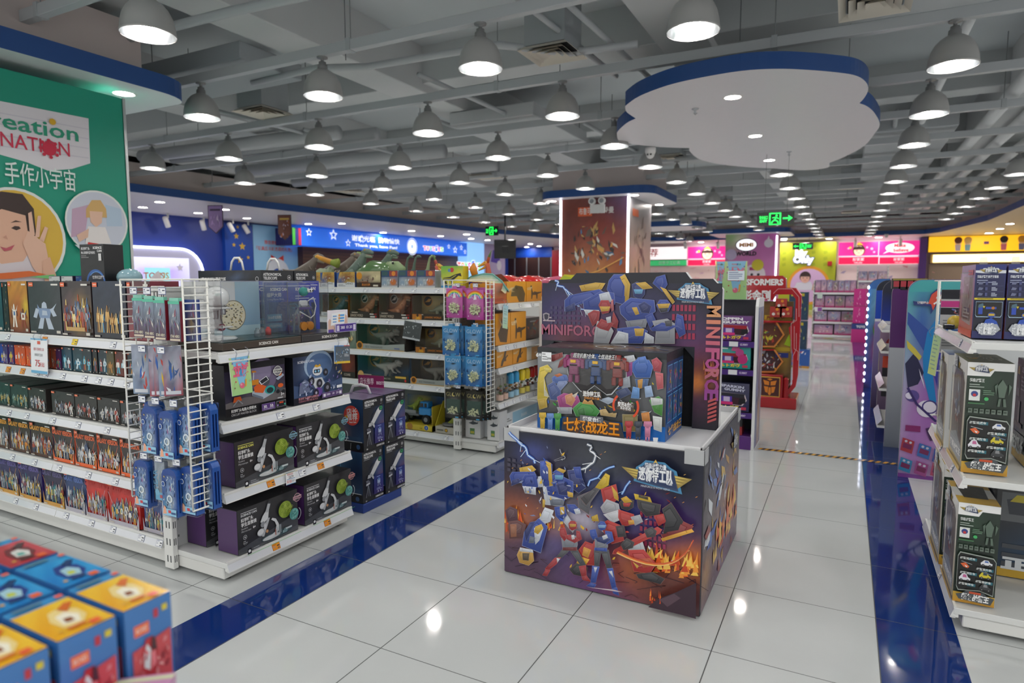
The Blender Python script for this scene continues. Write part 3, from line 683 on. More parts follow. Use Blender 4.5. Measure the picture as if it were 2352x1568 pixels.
top=[(-4.86,-4.548,'12343e',hero_front(TL,('16404a','1e5a64'),1,n=14,ncol=1,nrow=1,spots=[(.3,.5,.3,'9cc8d2')]),'teal and black figure box with a pale blade shape'),
       (-4.54,-4.48,'14161c',hero_front(GR,'14161c',2,n=6),'narrow black figure box turned sideways'),
       (-4.475,-4.258,'3a1c14',hero_front(FL,('6a2c18','c88a30'),3,n=44,ncol=2,nrow=1,spots=[(.5,.45,.35,'b0602a'),(.9,.5,.2,'e8c83a')]),'fiery orange and gold figure box on the top shelf'),
       (-4.25,-3.915,'26262c',hero_front(SV,('2c2d33','36373d'),4,ncol=1,nrow=1,cy=.58,n=46,spots=[(.5,.3,.25,'4a4448')],fig=.5),'grey figure box with a silver and blue caped shape'),
       (-3.905,-3.62,'2a1d20',hero_front(GR+FL,('30242a','3c2f33'),5,n=60,ncol=6,nrow=3,spots=[(.6,.4,.3,'e8b84a'),(.3,.5,.3,'6a4a50')],bar='c8a060'),'dark figure box with a golden explosion'),
       (-3.61,-3.315,'20242f',hero_front(GD,('23252f','262e44'),6,ncol=6,nrow=1,cy=.42),'navy figure box with a row of golden shapes'),
       (-3.305,-3.11,'7a2a3a',hero_front(FL+GR,('8a4048','5a3036'),7,n=30,spots=[(.5,.2,.3,'8d2a3c')]),'dull red figure box partly behind the wire rack')]
for x0,x1,b,fn,l in top:fig_box(x0,x1,1.184,.305 if x0>-4.5 else.3,.16,b,fn,l+(', standing on the run' if len(l.split())<8 else ''))
small=[(-4.75,'2b3fae',PU,'blue'),(-4.69,'2b3fae',PU,'blue'),(-4.635,'2c4fc0',PU,'blue'),(-4.585,'4a2f7a',PU,'violet'),(-4.525,'4a2f7a',PU,'violet'),(-4.465,'ee5f22',OR,'orange'),(-4.393,'ee5f22',OR,'orange'),(-4.328,'ee5f22',OR,'orange'),(-4.262,'ee5f22',OR,'orange'),(-4.20,'3a3330',OR,'brown'),(-4.14,'c8502a',FL,'red'),(-4.072,'c8502a',FL,'red'),(-4.004,'4a2254',PU,'plum'),
         (-3.95,'1d4f63',TL,'teal'),(-3.847,'1d4a58',TL,'teal'),(-3.745,'263640',TL,'teal'),(-3.652,'17181c',GR,'black'),(-3.605,'243c48',TL,'teal'),(-3.517,'5d5430',GD,'olive'),(-3.446,'6a2f24',TL+FL,'rust'),(-3.345,'243a44',TL,'teal'),(-3.25,'2a3c46',TL,'teal'),(-3.16,'2a3c46',TL,'teal')]
cnt={}
for i,(x,b,pal,cn)in enumerate(small):
    x1=small[i+1][0]-.002 if i+1<len(small)else-3.1;cnt[cn]=cnt.get(cn,0)+1;zb=.986
    fig_box(x,min(x1,x+.1),zb,.118 if i<13 else.132,.12,b,hero_front(pal,(b,mix(b,'101014',.4)),40+i,ncol=1+(i%2),nrow=1,cy=.5),'small %s figure box, %s %s one from the left on the second shelf'%(cn,ORD[cnt[cn]],cn),FY+.004*(i%3),'small figure boxes on the second shelf')
third=[(-4.98,-4.737,'24403c'),(-4.732,-4.556,'24403c'),(-4.551,-4.355,'2c403c'),(-4.35,-4.16,'35312f'),(-4.10,-3.868,'33302f'),(-3.862,-3.65,'35312f'),(-3.643,-3.441,'333231'),(-3.436,-3.24,'32383a'),(-3.235,-3.1,'333435')]
for i,(x0,x1,b)in enumerate(third):
    fig_box(x0,x1,.718,.142 if i<3 else.136,.3,b,hero_front(['c9ccd0','a8483c','8d929a','d8d4cc','5a4038','54607a']if i>2 else['b8c8c4','7a9a90','d0b060','4a6a64'],(b,mix(b,'222222',.3)),80+i,ncol=4,nrow=2,cy=.42),'%s boxed figure set, %s from the left on the third shelf'%('dark green' if i<3 else 'charcoal',ORD[i+1]),FY+.012,'boxed sets on the third shelf')
fourth=[(-5.02,-4.79,0),(-4.785,-4.592,0),(-4.586,-4.347,0),(-4.342,-4.102,0),(-4.095,-3.878,1),(-3.872,-3.659,1),(-3.653,-3.447,1),(-3.441,-3.259,1),(-3.253,-3.105,1)]
for i,(x0,x1,k)in enumerate(fourth):
    fig_box(x0,x1,.443,.205,.1,'e2562a' if k else '4a3a5e',hero_front(GR+['e8eaec','d88a3a'],('3a2c2a','3d3634')if k else('5a4034','2c2826'),110+i,'GALAXY VERSION','f06a34' if k else 'f0a83a',frame='ee6a34' if k else None,ncol=5,nrow=3,cy=.42),'%s galaxy figure box, %s from the left on the fourth shelf'%('orange' if k else 'dark yellow lettered',ORD[i+1]),FY+.006,'galaxy boxes on the fourth shelf')
fifth=[(-5.05,-4.84,'2d4a9a','3d62b4'),(-4.835,-4.73,'a04030','b83a30'),(-4.724,-4.488,'43327a','55409a'),(-4.48,-4.234,'43327a','5a46a0'),(-4.21,-3.988,'3a2c58','4a3a80'),(-3.981,-3.779,'33508f','3d66b8'),(-3.773,-3.569,'d0342c','c83a30'),(-3.562,-3.286,'c8302a','c03028'),(-3.277,-3.1,'3a4f86','3d5a9a')]
for i,(x0,x1,b,tc)in enumerate(fifth):
    fig_box(x0,x1,.166,.232 if i!=8 else.21,.1,b,hero_front(GR+['e8eaec','d8c24a','3f8f9a'],(mix(b,'202028',.55 if i<6 else.1),mix(b,'202028',.45 if i<6 else.05)),140+i,'GALAXY VERSION',mix(tc,'a01818' if i in(6,7)else 'ffffff',.35 if i in(6,7)else.05),frame='b8b4c0' if i>4 else 'd09a40',ncol=6,nrow=3,cy=.4),'%s galaxy figure box, %s from the left on the bottom shelf'%(('blue','red and white','violet','violet','dark plum','blue and grey','bright red','larger red','navy yellow winged')[i],ORD[i+1]),FY-.004+(.015 if i==8 else 0),'galaxy boxes on the bottom shelf')
# hanging discount card
m=M();a=Art(m,(-.085,0,0),(.17,0,0),(0,0,.2),.0006);m.box(-.085,0,0,.085,.003,.2,'f0f2f6');a.rect(0,.0,1,.08,'6fb0d8');a.rect(0,.96,1,1,'6fb0d8');a.rect(.42,.84,.6,.93,'e0604a');a.text('春季 可购物惠 立减',.5,.66,.07,'c0404a',fit=.62,bold=0);a.text('拼装系列门店价',.5,.5,.065,'4a4a52',fit=.5,bold=0)
a.text('75',.42,.2,.2,'c8383e',bold=0);a.text('折起',.68,.21,.1,'c8383e',bold=0)
t=thing('discount_card','white hanging card reading 75 in red over the small figure boxes','sign',(-4.085,1.985,.962),0,rx=-.04);obj('card',m,t)
for x in(-.04,.035):
    m=M();m.tube([(x,.0,.19),(x,-.008,.21),(x,.0,.228),(x,.02,.232)],.003,'f2f2f2','milky',5);obj('hook_loop',m,t)
# ================================================================== end cap: science kits (rz=90 deg turns a box front to +X)
RX=PI/2
EX=lambda x,d:x-d/2
def side_box(name,label,y0,y1,z,h,d,body,front,xf=-2.66,left=None,top=None,group=None,cat='toy box',right=None,c=.0015):
    return carton(name,label,cat,y1-y0,d,h,body,(xf-d/2,(y0+y1)/2,z),RX,front,left,right,top,group=group,c=c)
def micro_front(stripe,steam,cap='dfe2e4'):
    def fn(a):
        a.rect(0,0,1,1,('2a2a2d','333336'));a.poly([(0,0),(1,0),(1,.42),(.0,.12)],'4c4e53');a.poly([(0,0),(1,0),(1,.12),(0,.03)],'5a5c62')
        a.rect(.05,.9,.3,.912,cap);a.text('SCIENCE CAN',.05,.83,.05,cap,'l',.03,fit=.25);a.text('科学罐头',.05,.71,.07,'f4f4f4','l',.02,fit=.19);a.text('学生显微镜',.05,.61,.07,'f4f4f4','l',.02,fit=.24)
        a.text('Student',.05,.54,.04,'c9cacc','l',0,fit=.1);a.text('Microscope',.05,.48,.04,'c9cacc','l',0,fit=.15);a.text('8+',.23,.49,.05,'f0f0f0','l',.03)
        a.ring(.1,.36,.03,.006,'b8babd',14);a.disc(.1,.36,.012,'b8babd',8);a.bars(.07,.26,.13,2,.04,.02,'9a9ca0');a.ring(.1,.25,.035,.005,'8d8f93',12,PI,2*PI)

        W1,W2,W3='d4d6d8','b2b5b9','8f9398'
        a.disc(.61,.12,.26,'35464a',24,.045);a.disc(.61,.135,.255,'4d6066',24,.04);a.disc(.52,.12,.15,'c6c9cb',20,.03)
        a.poly([(.5,.11),(.58,.11),(.64,.2),(.645,.36),(.6,.5),(.54,.55),(.52,.52),(.58,.44),(.605,.33),(.58,.2),(.48,.14)],W1)
        a.poly([(.36,.22),(.395,.2),(.5,.58),(.455,.6)],W2);a.poly([(.34,.56),(.4,.5),(.47,.6),(.485,.76),(.44,.78),(.38,.68)],W1);a.poly([(.425,.74),(.475,.72),(.52,.93),(.475,.95)],W2);a.poly([(.47,.92),(.515,.9),(.525,.96),(.48,.98)],'3a3c40')
        a.disc(.38,.49,.04,W3,12);a.disc(.42,.46,.03,W2,12);a.poly([(.385,.36),(.42,.34),(.44,.46),(.4,.48)],'caccd0');a.disc(.345,.33,.065,W2,16,.05);a.disc(.335,.34,.05,'dadcde',14,.038);a.disc(.44,.3,.022,'c9956a',10)
        for x,h in((.6,.3),(.635,.34),(.66,.33)):a.rect(x,.14,x+.012,h,'b8c4c8')
        a.rect(.57,.13,.585,.27,'a8685a');a.rect(.7,.1,.73,.16,'8fa8ac');a.disc(.75,.15,.035,'7a9498',10);a.rect(.755,.16,.86,.2,'c8d2d4');a.text('SCIENCE CAN',.6,.085,.016,'aab4b6',bold=0)
        a.disc(.75,.64,.115,'8fa83a',24);
        RR=random.Random(5)
        for q in range(46):
            an,r=RR.uniform(0,6.28),.1*math.sqrt(RR.random());a.ring(.75+r*math.cos(an),.64+r*math.sin(an)*a.w/a.h,.017,.004,RR.choice(['b8cc5a','6a8428','c6d868']),6)
        a.disc(.865,.48,.08,'5fa8a0',20)
        for q in range(30):
            an,r=RR.uniform(0,6.28),.068*math.sqrt(RR.random());a.ring(.865+r*math.cos(an),.48+r*math.sin(an)*a.w/a.h,.014,.004,RR.choice(['8fd0c8','2d6a68','a8e0d8']),6)
        a.ring(.865,.48,.1,.01,'a8b0b2',14,-1.1,.9)
        a.disc(.9,.87,.06,steam,18);a.disc(.9,.87,.052,'3a3a3e',18);a.rect(.825,.83,.975,.91,steam);a.text('STEAM',.9,.845,.045,'2a2a2e',fit=.13,bold=.03)
        a.rect(.05,.03,.11,.16,'14151a');a.disc(.08,.1,.02,'e4e6e8',12);a.bars(.14,.12,.28,2,.04,.018,'9a9da2');a.rect(.05,.012,.95,.02,stripe)
    return fn
PURP=lambda a:a.rect(.02,.015,.98,.985,('4a2a5e','5a3570'))
BLK=lambda a:(a.rect(.3,.35,.7,.362,'4a4a50'),a.disc(.18,.2,.008,'999',6),a.disc(.8,.2,.008,'999',6))
mi=[(2.125,2.505,.462,'d8c84a','86b4c8','on the middle shelf beside the wire rack'),(2.53,2.905,.462,'555','7fb0c4','on the middle shelf, far end'),(2.125,2.52,.114,'5ad06a','d6a8b4','on the bottom shelf beside the wire rack'),(2.572,2.955,.114,'5ad06a','d68f90','on the bottom shelf, far end')]
for y0,y1,z,st,sm,w in mi:side_box('microscope_box','black student microscope box '+w,y0,y1,z,.232,.15,'1f1d22',micro_front(st,sm,'e4e070' if 'middle shelf beside' in w else 'e0e2e4'),-2.652,PURP,BLK,'microscope kit boxes')
side_box('microscope_box','microscope box pushed back behind the others under the wire rack',2.12,2.5,.114,.25,.15,'1f1d22',micro_front('555','7fb0c4'),-2.885,PURP,BLK,'microscope kit boxes')
def circuit(a):
    a.grid(10,9,blobs(('3a3440','413750'),[(.6,.9,.25,'7a7088'),(.5,.2,.5,'6a6468'),(.1,.5,.4,'34304a')],3,.12));a.rect(0,.88,1,1,'222024');a.rect(0,0,1,.2,'1b1b1f')
    a.disc(.62,.72,.24,'6f6480',22);a.disc(.56,.8,.2,'8d82a0',18,.16);a.poly([(.0,.2),(1,.2),(1,.4),(.6,.33),(.3,.36),(0,.3)],'6d686a');a.rect(0,.88,1,1,'201e22')
    a.poly([(.42,.36),(.6,.26),(.78,.34),(.78,.4),(.6,.48),(.42,.44)],'aeb8c6');a.poly([(.42,.36),(.6,.26),(.6,.3),(.43,.4)],'6f7a8a');a.poly([(.46,.42),(.6,.38),(.66,.5),(.52,.58),(.45,.52)],'e0642a');a.disc(.72,.42,.09,'3aa8a4',14,.06);a.disc(.72,.41,.06,'22383c',14,.04);a.disc(.66,.6,.06,'4d5058',14)
    a.rect(.42,.56,.53,.66,'d88a2a');a.line([(.44,.66),(.45,.8)],.02,'c9ced4');a.poly([(.42,.8),(.5,.8),(.48,.83),(.42,.84)],'d8862a')
    a.poly([(.53,.62),(.66,.7),(.7,.62),(.57,.54)],'e8ecf0');a.poly([(.545,.62),(.655,.685),(.688,.62),(.578,.56)],'2a2c34')
    a.poly([(.82,.62),(.95,.7),(.97,.66),(.86,.58)],'a6b4c6');a.disc(.9,.7,.03,'d8702a',8);a.poly([(.8,.36),(.95,.36),(.95,.46),(.82,.46)],'555a60');a.disc(.9,.47,.05,'e0642a',10,.03);a.disc(.85,.36,.03,'22252a',10);a.disc(.95,.34,.03,'22252a',10)
    a.poly([(.1,.3),(.24,.32),(.22,.4),(.12,.4)],'d0602a');a.line([(.1,.24),(.18,.34),(.25,.25)],.015,'8d8f94')
    a.disc(.85,.77,.07,'d8d8d4',18);a.disc(.85,.77,.06,'807c84',18);a.rect(.77,.735,.93,.805,'d8d8d4');a.text('STEAM',.85,.75,.04,'333',fit=.13,bold=.03)
    a.text('N',.36,.83,.05,'e8e8ea');a.text('3+',.92,.27,.06,'f4f4f4');a.bars(.83,.22,.97,1,.1,.02,'c8c8ca');a.text('科学罐头电路大师积木',.06,.125,.05,'f4f4f4','l',fit=.4);a.text('CIRCUIT MASTER BLOCK',.06,.06,.042,'d4d4d6','l',0,fit=.4)
    a.rect(.55,.04,.78,.17,'9a8ab8');a.rect(.555,.046,.775,.164,'5a3a80');a.text('30.',.61,.085,.06,'fff');a.text('50.',.72,.085,.06,'fff');a.rect(.57,.06,.75,.07,'c8b8dc');a.rect(.8,.05,.97,.17,'a8aab0');a.rect(.805,.057,.965,.163,'222428');a.rect(.85,.12,.92,.15,'d8502a');a.disc(.82,.09,.012,'b890e0',8);a.disc(.945,.09,.014,'3ab8a0',8)
def coding(a):
    a.grid(8,9,blobs(('1c2238','1c2440'),[(.45,.75,.3,'7d94b8'),(.5,.35,.5,'38507c')],3,.1));a.rect(0,0,1,.16,'20202c');a.disc(.5,.78,.29,'9fb6d0',26,.22);a.disc(.52,.74,.26,'55719c',24,.2);a.poly([(0,.14),(1,.14),(1,.42),(.8,.36),(.5,.4),(.2,.36),(0,.42)],'45587e');a.rect(0,0,1,.15,'1f1f2b')
    a.poly([(.4,.5),(.56,.5),(.62,.36),(.52,.26),(.42,.28),(.37,.4)],'d0d4da');a.disc(.47,.66,.1,'e4e6ea',16,.075);a.rect(.4,.61,.52,.69,'2a3144');a.disc(.43,.65,.018,'8fd0f0',8);a.disc(.49,.65,.018,'8fd0f0',8);a.poly([(.4,.76),(.44,.8),(.48,.77),(.52,.8),(.54,.75),(.46,.73)],'d8a83a')
    for u,v,r in((.34,.46,.06),(.5,.38,.06),(.66,.26,.07),(.63,.6,.05)):a.disc(u,v,r,'2c2c36',14,r*1.1);a.disc(u,v,r*.45,'7d7d8d',10)
    a.disc(.47,.2,.08,'6a4a9c',14,.07);a.disc(.42,.19,.055,'2a2438',12,.06);a.disc(.42,.19,.022,'b8b4c8',8)
    a.poly([(.08,.22),(.3,.24),(.28,.45),(.2,.52),(.1,.44)],'6d7694');shards(a,4,['b8c4dc','6a5a98','8f9cc0','3a3f5c'],26,.2,.34,.22,.26,.02,.05);shards(a,6,['98a6c4','4a4f70','7a6aa8','c8b070'],20,.85,.36,.2,.34,.02,.05)
    a.text('SCIENCE CAN.',.06,.87,.05,'e8eaf0','l',.015,fit=.33);a.text('科学罐头编程大师积木',.06,.105,.045,'e09aa4','l',fit=.4);a.text('CODING MASTER BLOCK',.06,.055,.036,'d88a98','l',0,fit=.38)
    a.rect(.53,.045,.96,.16,'a898c8');a.rect(.535,.05,.955,.155,'54386f');a.text('380  10  20',.745,.085,.05,'e8e0f4',fit=.26,bold=.01);a.rect(.55,.07,.6,.135,'e8e4f0');a.rect(.89,.07,.94,.135,'e8e4f0');a.rect(.84,.21,.95,.27,'f0f2f4');a.text('6+',.78,.21,.05,'e0e4ec')
side_box('science_kit_box','grey circuit block box with lunar rover picture on the upper shelf',2.1,2.48,.808,.27,.16,'1c1c20',circuit,-2.672)
side_box('science_kit_box','dark blue coding block box with robot under a moon on the upper shelf',2.52,2.9,.808,.265,.18,'16181e',coding,-2.652)
# hanging promotion cards
def promo_green(a):
    a.rect(0,0,1,1,('a8d890','c8e09a'));a.poly([(.1,1),(.95,1),(.62,.22),(.4,.22)],'8cc8ec');a.text("TOYS",.42,.9,.04,'d8484a',bold=.03);a.text('Я',.56,.9,.045,'2a5ab0',bold=.03);a.text('US',.66,.9,.04,'48a860',bold=.03)
    a.bars(.3,.84,.75,1,.1,.015,'e0788a');a.text('立減',.5,.52,.26,'f0708f',fit=.74,bold=.05,sh=.1);a.poly([(.42,.5),(.52,.76),(.56,.5)],'4a9ad0');a.disc(.5,.24,.12,'e8708a',14);a.disc(.46,.27,.05,'f4a8b4',8);a.poly([(.64,.2),(.7,.2),(.74,.38),(.66,.4)],'e8a848')
    for u,v,c in((.12,.85,'7a68b0'),(.88,.86,'5a78c0'),(.12,.7,'c888a8'),(.2,.36,'d05a5a'),(.9,.34,'7ab0e0'),(.12,.2,'8a7a5a')):a.disc(u,v,.035,c,8)
def promo_blue(a):
    a.rect(0,0,1,1,'5f6a74');a.rect(0,0,1,.12,'e8c23a');a.rect(0,.12,.05,1,'4a86c8');a.rect(0,.95,.6,1,'4a86c8');a.rect(.6,.95,1,1,'c85a5a');shards(a,8,['8fb8dc','c8d4dc','e4e8ec','4f7aa8','9aa4ac'],26,.35,.5,.5,.5,.03,.1);shards(a,9,['b8d8f0','dfe8ec'],8,.78,.72,.2,.2,.03,.07);a.bars(.6,.5,.92,3,.06,.025,'d8dce0')
def hang_card(label,fn,w,h,loc,rz,tilt=0.,col='eee',hooks=(-.3,.3),hd=.045):
    t=thing('promotion_card',label,'sign',loc,rz,'hanging promotion cards',rx=0);m=M();m.box(-w/2,0,0,w/2,.003,h,col);fn(Art(m,(-w/2,0,0),(w,0,0),(0,0,h),.0006));o=obj('card',m,t);o.rotation_euler=(-.06,tilt,0)
    for x in hooks:
        m=M();m.tube([(x*w,0,h-.01),(x*w,-.012,h+hd*.4),(x*w,-.004,h+hd*.8),(x*w,.014,h+hd)],.0028,'f4f4f4','milky',5);obj('hook_loop',m,t)
hang_card('green and blue sale card hanging from the display case shelf',promo_green,.12,.185,(-2.612,2.155,.935),RX,-.02)
hang_card('grey blue promotion card with a yellow foot at the far shelf corner',promo_blue,.13,.105,(-2.6,2.85,1.01),RX,.07)
hang_card('small white handwritten offer card on the microscope shelf edge',lambda a:(a.rect(0,0,1,1,'f2f4f6'),a.rect(0,.94,1,1,'6a9acc'),a.rect(0,0,1,.05,'6a9acc'),a.rect(.05,.42,.95,.46,'6a9acc'),a.text('零售活动',.4,.76,.13,'d04848',fit=.6,bold=0),a.text('2679',.5,.5,.2,'3a3a40',fit=.5,bold=0),a.text('实销',.28,.14,.2,'d04848',bold=0),a.text('311',.72,.16,.18,'50505a',bold=0)),.066,.066,(-2.608,2.44,.402),RX,.03,hooks=(),hd=.03)
# acrylic display cases
def case(label,y0,y1,xf,xb,z,h,back_fn,word,cin=0.,cr=0.):
    t=thing('display_case',label,'display case',((xf+xb)/2,(y0+y1)/2,z),RX,'acrylic display cases');w=y1-y0;d=xf-xb
    m=M();m.box(-w/2,-d/2,0,w/2,d/2,.035,'4a4038' if 'white' in label else '3a383a','paint',.002);m.box(-w/2+.01,-d/2+.01,.035,w/2-.01,d/2-.01,.04,'1f3a3a' if 'white' in label else '2c2c30');Art(m,(-w/2,-d/2,0),(w,0,0),(0,0,.035),.0008).text('SCIENCE CAN',.55,.3,.42,'ece8e2',bold=.03);obj('case_base',m,t)
    m=M();e=.004;d0=d;w0=w
    FR=-d/2+cin;WR=w/2-cr
    m.box(-w/2+.006,FR+.006,.04,WR-.006,FR+.009,h,'fff','clear');m.box(-w/2+.006,FR+.009,.04,-w/2+.009,d/2-.03,h,'fff','clear');m.box(WR-.009,FR+.009,.04,WR-.006,d/2-.03,h,'fff','clear');m.box(-w/2+.006,FR+.006,h,WR-.006,d/2-.03,h+.003,'fff','clear')
    for x in(-w/2+.006,WR-.006):m.box(x-.0015,FR+.0045,.04,x+.0015,FR+.0075,h,'eef4f6','milky')
    m.box(-w/2+.006,FR+.0045,h-.001,WR-.006,FR+.0075,h+.004,'eef4f6','milky');obj('clear_cover',m,t)
    m=M();m.box(-w/2+.012,d/2-.03,.04,w/2-.012,d/2-.026,h+.002,'e6e8ea');back_fn(Art(m,(-w/2+.012,d/2-.03,.04),(w-.024,0,0),(0,0,h-.04),.0008));obj('backdrop_card',m,t);return t
def mic_back(a):
    a.rect(0,0,1,1,'e4eaee');a.rect(0,.16,.66,1,('e6e9ec','e2e6ea'));a.rect(.66,.18,1,1,('8fb8d6','b4d2e4'));a.rect(0,0,1,.18,'c0e0ee');a.text('科学罐头',.1,.84,.09,'fff','l',.02);a.text('学生显微镜',.1,.74,.09,'fff','l',.02);a.bars(.12,.7,.6,1,.1,.015,'f0f2f4')
    a.ring(.48,.62,.08,.006,'4a4a4a',18);a.text('1600X',.48,.605,.04,'444',bold=0);a.line([(.5,.54),(.56,.5)],.006,'666');a.disc(.62,.38,.17,'8f8a74',28);a.disc(.62,.38,.16,'f0e8cc',28)
    RR=random.Random(3)
    for i in range(90):
        an,r=RR.uniform(0,6.28),.145*math.sqrt(RR.random());x,y=.62+r*math.cos(an),.38+r*math.sin(an)*a.w/a.h;a.poly([(x-.01,y-.004),(x+.006,y-.012),(x+.012,y+.004),(x-.004,y+.014)],RR.choice(['8f8a70','c8b468','a9b0a0','f0ecd8','6a665a']),lift=False)
    a.rect(.3,.03,.36,.2,'20222a');a.disc(.33,.12,.02,'d8d8dc',10);a.disc(.46,.17,.05,'8a2f4a',12,.04);a.disc(.46,.175,.03,'e8d8dc',10,.025)
def cod_back(a):
    a.rect(0,0,1,1,('2a46b4','3042b4'));a.rect(.02,.92,.98,.93,'fff');a.text('SCIENCE CAN',.3,.83,.06,'fff','c',.04,fit=.35);a.text('SCIENCE CAN',.8,.83,.06,'fff','c',.04,fit=.3);a.text('编程大师',.05,.71,.07,'f0f2fa','l',.02);a.text('Coding Master Block',.05,.64,.04,'d8dcee','l',0,fit=.35)
    a.bars(.64,.7,.97,2,.05,.025,'b8c0e0');a.text('200+',.8,.7,.04,'e8783a');a.rect(.08,.0,.94,.6,'2a3c84');
    b=a.sub(.5,.1,.94,.6);b.grid(8,6,blobs(('1e2a4a','24304e'),[(.4,.5,.4,'3d6a90'),(.4,.3,.3,'7a5a7a')],4,.2));shards(b,3,['d8e0ec','8a6ac0','e0904a','5ab0d8'],26,.45,.4,.4,.3,.03,.07);b.line([(0,.9),(.3,.9),(.4,.8),(.9,.8)],.008,'4ad0e8');b.line([(.1,.75),(.5,.7)],.008,'4ad0e8')
    a.rect(.04,.22,.34,.36,'6aa8d8');a.text('高1600倍 超清成像',.19,.27,.05,'fff',fit=.26,bold=.01);a.rect(.04,.08,.34,.18,'5a98cc');a.text('多种实验观察套装',.19,.105,.04,'e8f0fa',fit=.24,bold=0)
case('clear acrylic case with a white toy microscope inside',2.095,2.6,-2.665,-3.0,1.152,.335,mic_back,'SCIENCE CAN')
case('clear acrylic case with a coding robot inside',2.605,2.995,-2.665,-2.995,1.152,.33,cod_back,'SCIENCE CAN',.1,.06)
q=M();q.box(-.3,0,0,.36,.004,.34,'26338f','card',.001);cod_back(Art(q,(-.3,0,0),(.66,0,0),(0,0,.34),.0008))
solo('backdrop_panel','royal blue science backdrop panel standing behind the acrylic cases','sign',q,(-3.03,2.76,1.15),RX)
# the microscope in the case, the robot in the case
t=thing('toy_microscope','white student microscope standing in the clear case','microscope',(-2.83,2.2,1.192),RX+.2)
m=M();m.lathe([(0,0),(.09,0),(.092,.008),(.08,.016),(0,.018)],20,'dfe4e6','gloss');obj('foot',m,t)
m=M();m.loft([(.02,.06,.01),(.03,.075,.07),(.02,.07,.14),(.0,.03,.17)],[.016,.014,.014,.016],'e8eaec','gloss',8);obj('arm',m,t)
m=M();m.ball((0,.0,.215),.062,'eef0f1','gloss',16,1,1,.9);m.lathe([(.05,0),(.075,.004),(.05,.012)],18,'dfe1e2','gloss',(0,0,.155));obj('head',m,t)
for x,tl in((-.012,0),(.042,.02)):
    m=M();m.lathe([(0,0),(.012,0),(.014,.008),(.014,.035),(.018,.045)],12,'c9cccf','steel',(x,0,.105+tl));obj('objective',m,t)
m=M();m.box(-.055,-.05,.06,.055,.05,.068,'eceeef','gloss',.003);obj('stage',m,t)
for i,(x,y,c)in enumerate(((-2.8,2.42,'d8e4e6'),(-2.82,2.47,'d8e4e6'),(-2.83,2.52,'c8242c'))):
    m=M();m.lathe([(0,0),(.016,0),(.016,.03),(.009,.038),(.009,.045),(0,.045)],12,c,'gloss' if i==2 else 'milky');solo('specimen_bottle',('clear specimen bottle, first from the microscope','clear specimen bottle beside the red bottle','small red dye bottle in the acrylic case')[i],'bottle',m,(x,y,1.193))
t=thing('coding_robot','grey girder coding robot with teal head in the clear case','robot',(-2.82,2.77,1.193),RX)
GY='7f858c'
for sx in(-1,1):
    m=M()
    for a,b in(((.085*sx,0),(.075*sx,.1)),((.075*sx,.1),(.03*sx,.16)),((.04*sx,0),(.045*sx,.09)),((.045*sx,.09),(.02*sx,.15))):m.loft([(a[0],-.012,a[1]),(b[0],-.012,b[1])],[.007,.007],GY,'paint',4,sm=False)
    obj('girder_leg',m,t)
m=M();m.box(-.05,-.025,.13,.05,.01,.145,'5a4f86','paint',.002);m.box(-.03,-.02,.145,.03,.01,.185,'d8dade','gloss',.01);obj('controller',m,t)
m=M();m.ball((0,-.01,.235),.028,'2aa39a','gloss',14);obj('head',m,t)
for x in(.014,.034):m=M();m.ball((x,-.036,.24),.012,'f4f4f2','gloss',10);m.ball((x+.002,-.047,.24),.005,'151515','gloss',8);obj('eye',m,t)
for x in(-.02,.03):m=M();m.cyl((x,-.03,.035),.026,.02,'f09a1e','gloss',14,'y');obj('gear_wheel',m,t)
m=M();m.tube([(.01,-.03,.18),(.05,-.035,.2),(.075,-.03,.15),(.05,-.04,.1),(.02,-.04,.08),(-.06,-.04,.12)],.0035,'f0f0f0','gloss',6);obj('cable',m,t)
def hands(a):
    a.fill('e8e2ea');a.poly([(.02,.06),(.3,.0),(.34,.2),(.22,.5),(.1,.62),(.03,.5)],'d8b4a4');a.poly([(.02,.0),(.3,.0),(.28,.14),(.03,.14)],'5a3f9a');a.poly([(.8,.3),(.98,.24),(.97,.7),(.86,.8)],'d8b4a4');a.poly([(.14,.3),(.82,.38),(.88,.92),(.2,.84)],'f2f4f6')
    for i in range(3):a.rect(.24,.44+.13*i,.42,.49+.13*i,'6aa0d8');a.rect(.55,.46+.13*i,.8,.53+.13*i,'4a9ae0');a.disc(.55,.5+.13*i,.04,'f0a040',8)
m=M();pr=[(.0,.0),(.32,0),(.36,.2),(.8,.26),(1,.2),(1,.75),(.9,1),(.3,1),(.28,.9),(.12,.85),(0,.55)];m.prism([(x*.17-.085,y*.13)for x,y in pr],'y',0,.004,'ece8f2');hands(Art(m,(-.085,0,0),(.17,0,0),(0,0,.13),.0006));solo('cutout_sign','cutout of hands holding a phone before the robot case','sign',m,(-2.655,2.88,1.19),RX)
m=M();m.box(-.09,0,0,.09,.004,.05,'c8bede',c=.001);a=Art(m,(-.09,0,0),(.18,0,0),(0,0,.05),.0006);a.rect(.02,.06,.98,.94,'4a3090');a.rect(.05,.15,.17,.82,'d8d0e8');a.rect(.83,.15,.95,.82,'d8d0e8');a.text('380 10 20',.5,.38,.36,'f0ecf8',fit=.55);solo('number_sign','purple sign with the numbers 380 10 20 before the robot case','sign',m,(-2.645,2.94,1.188),RX)
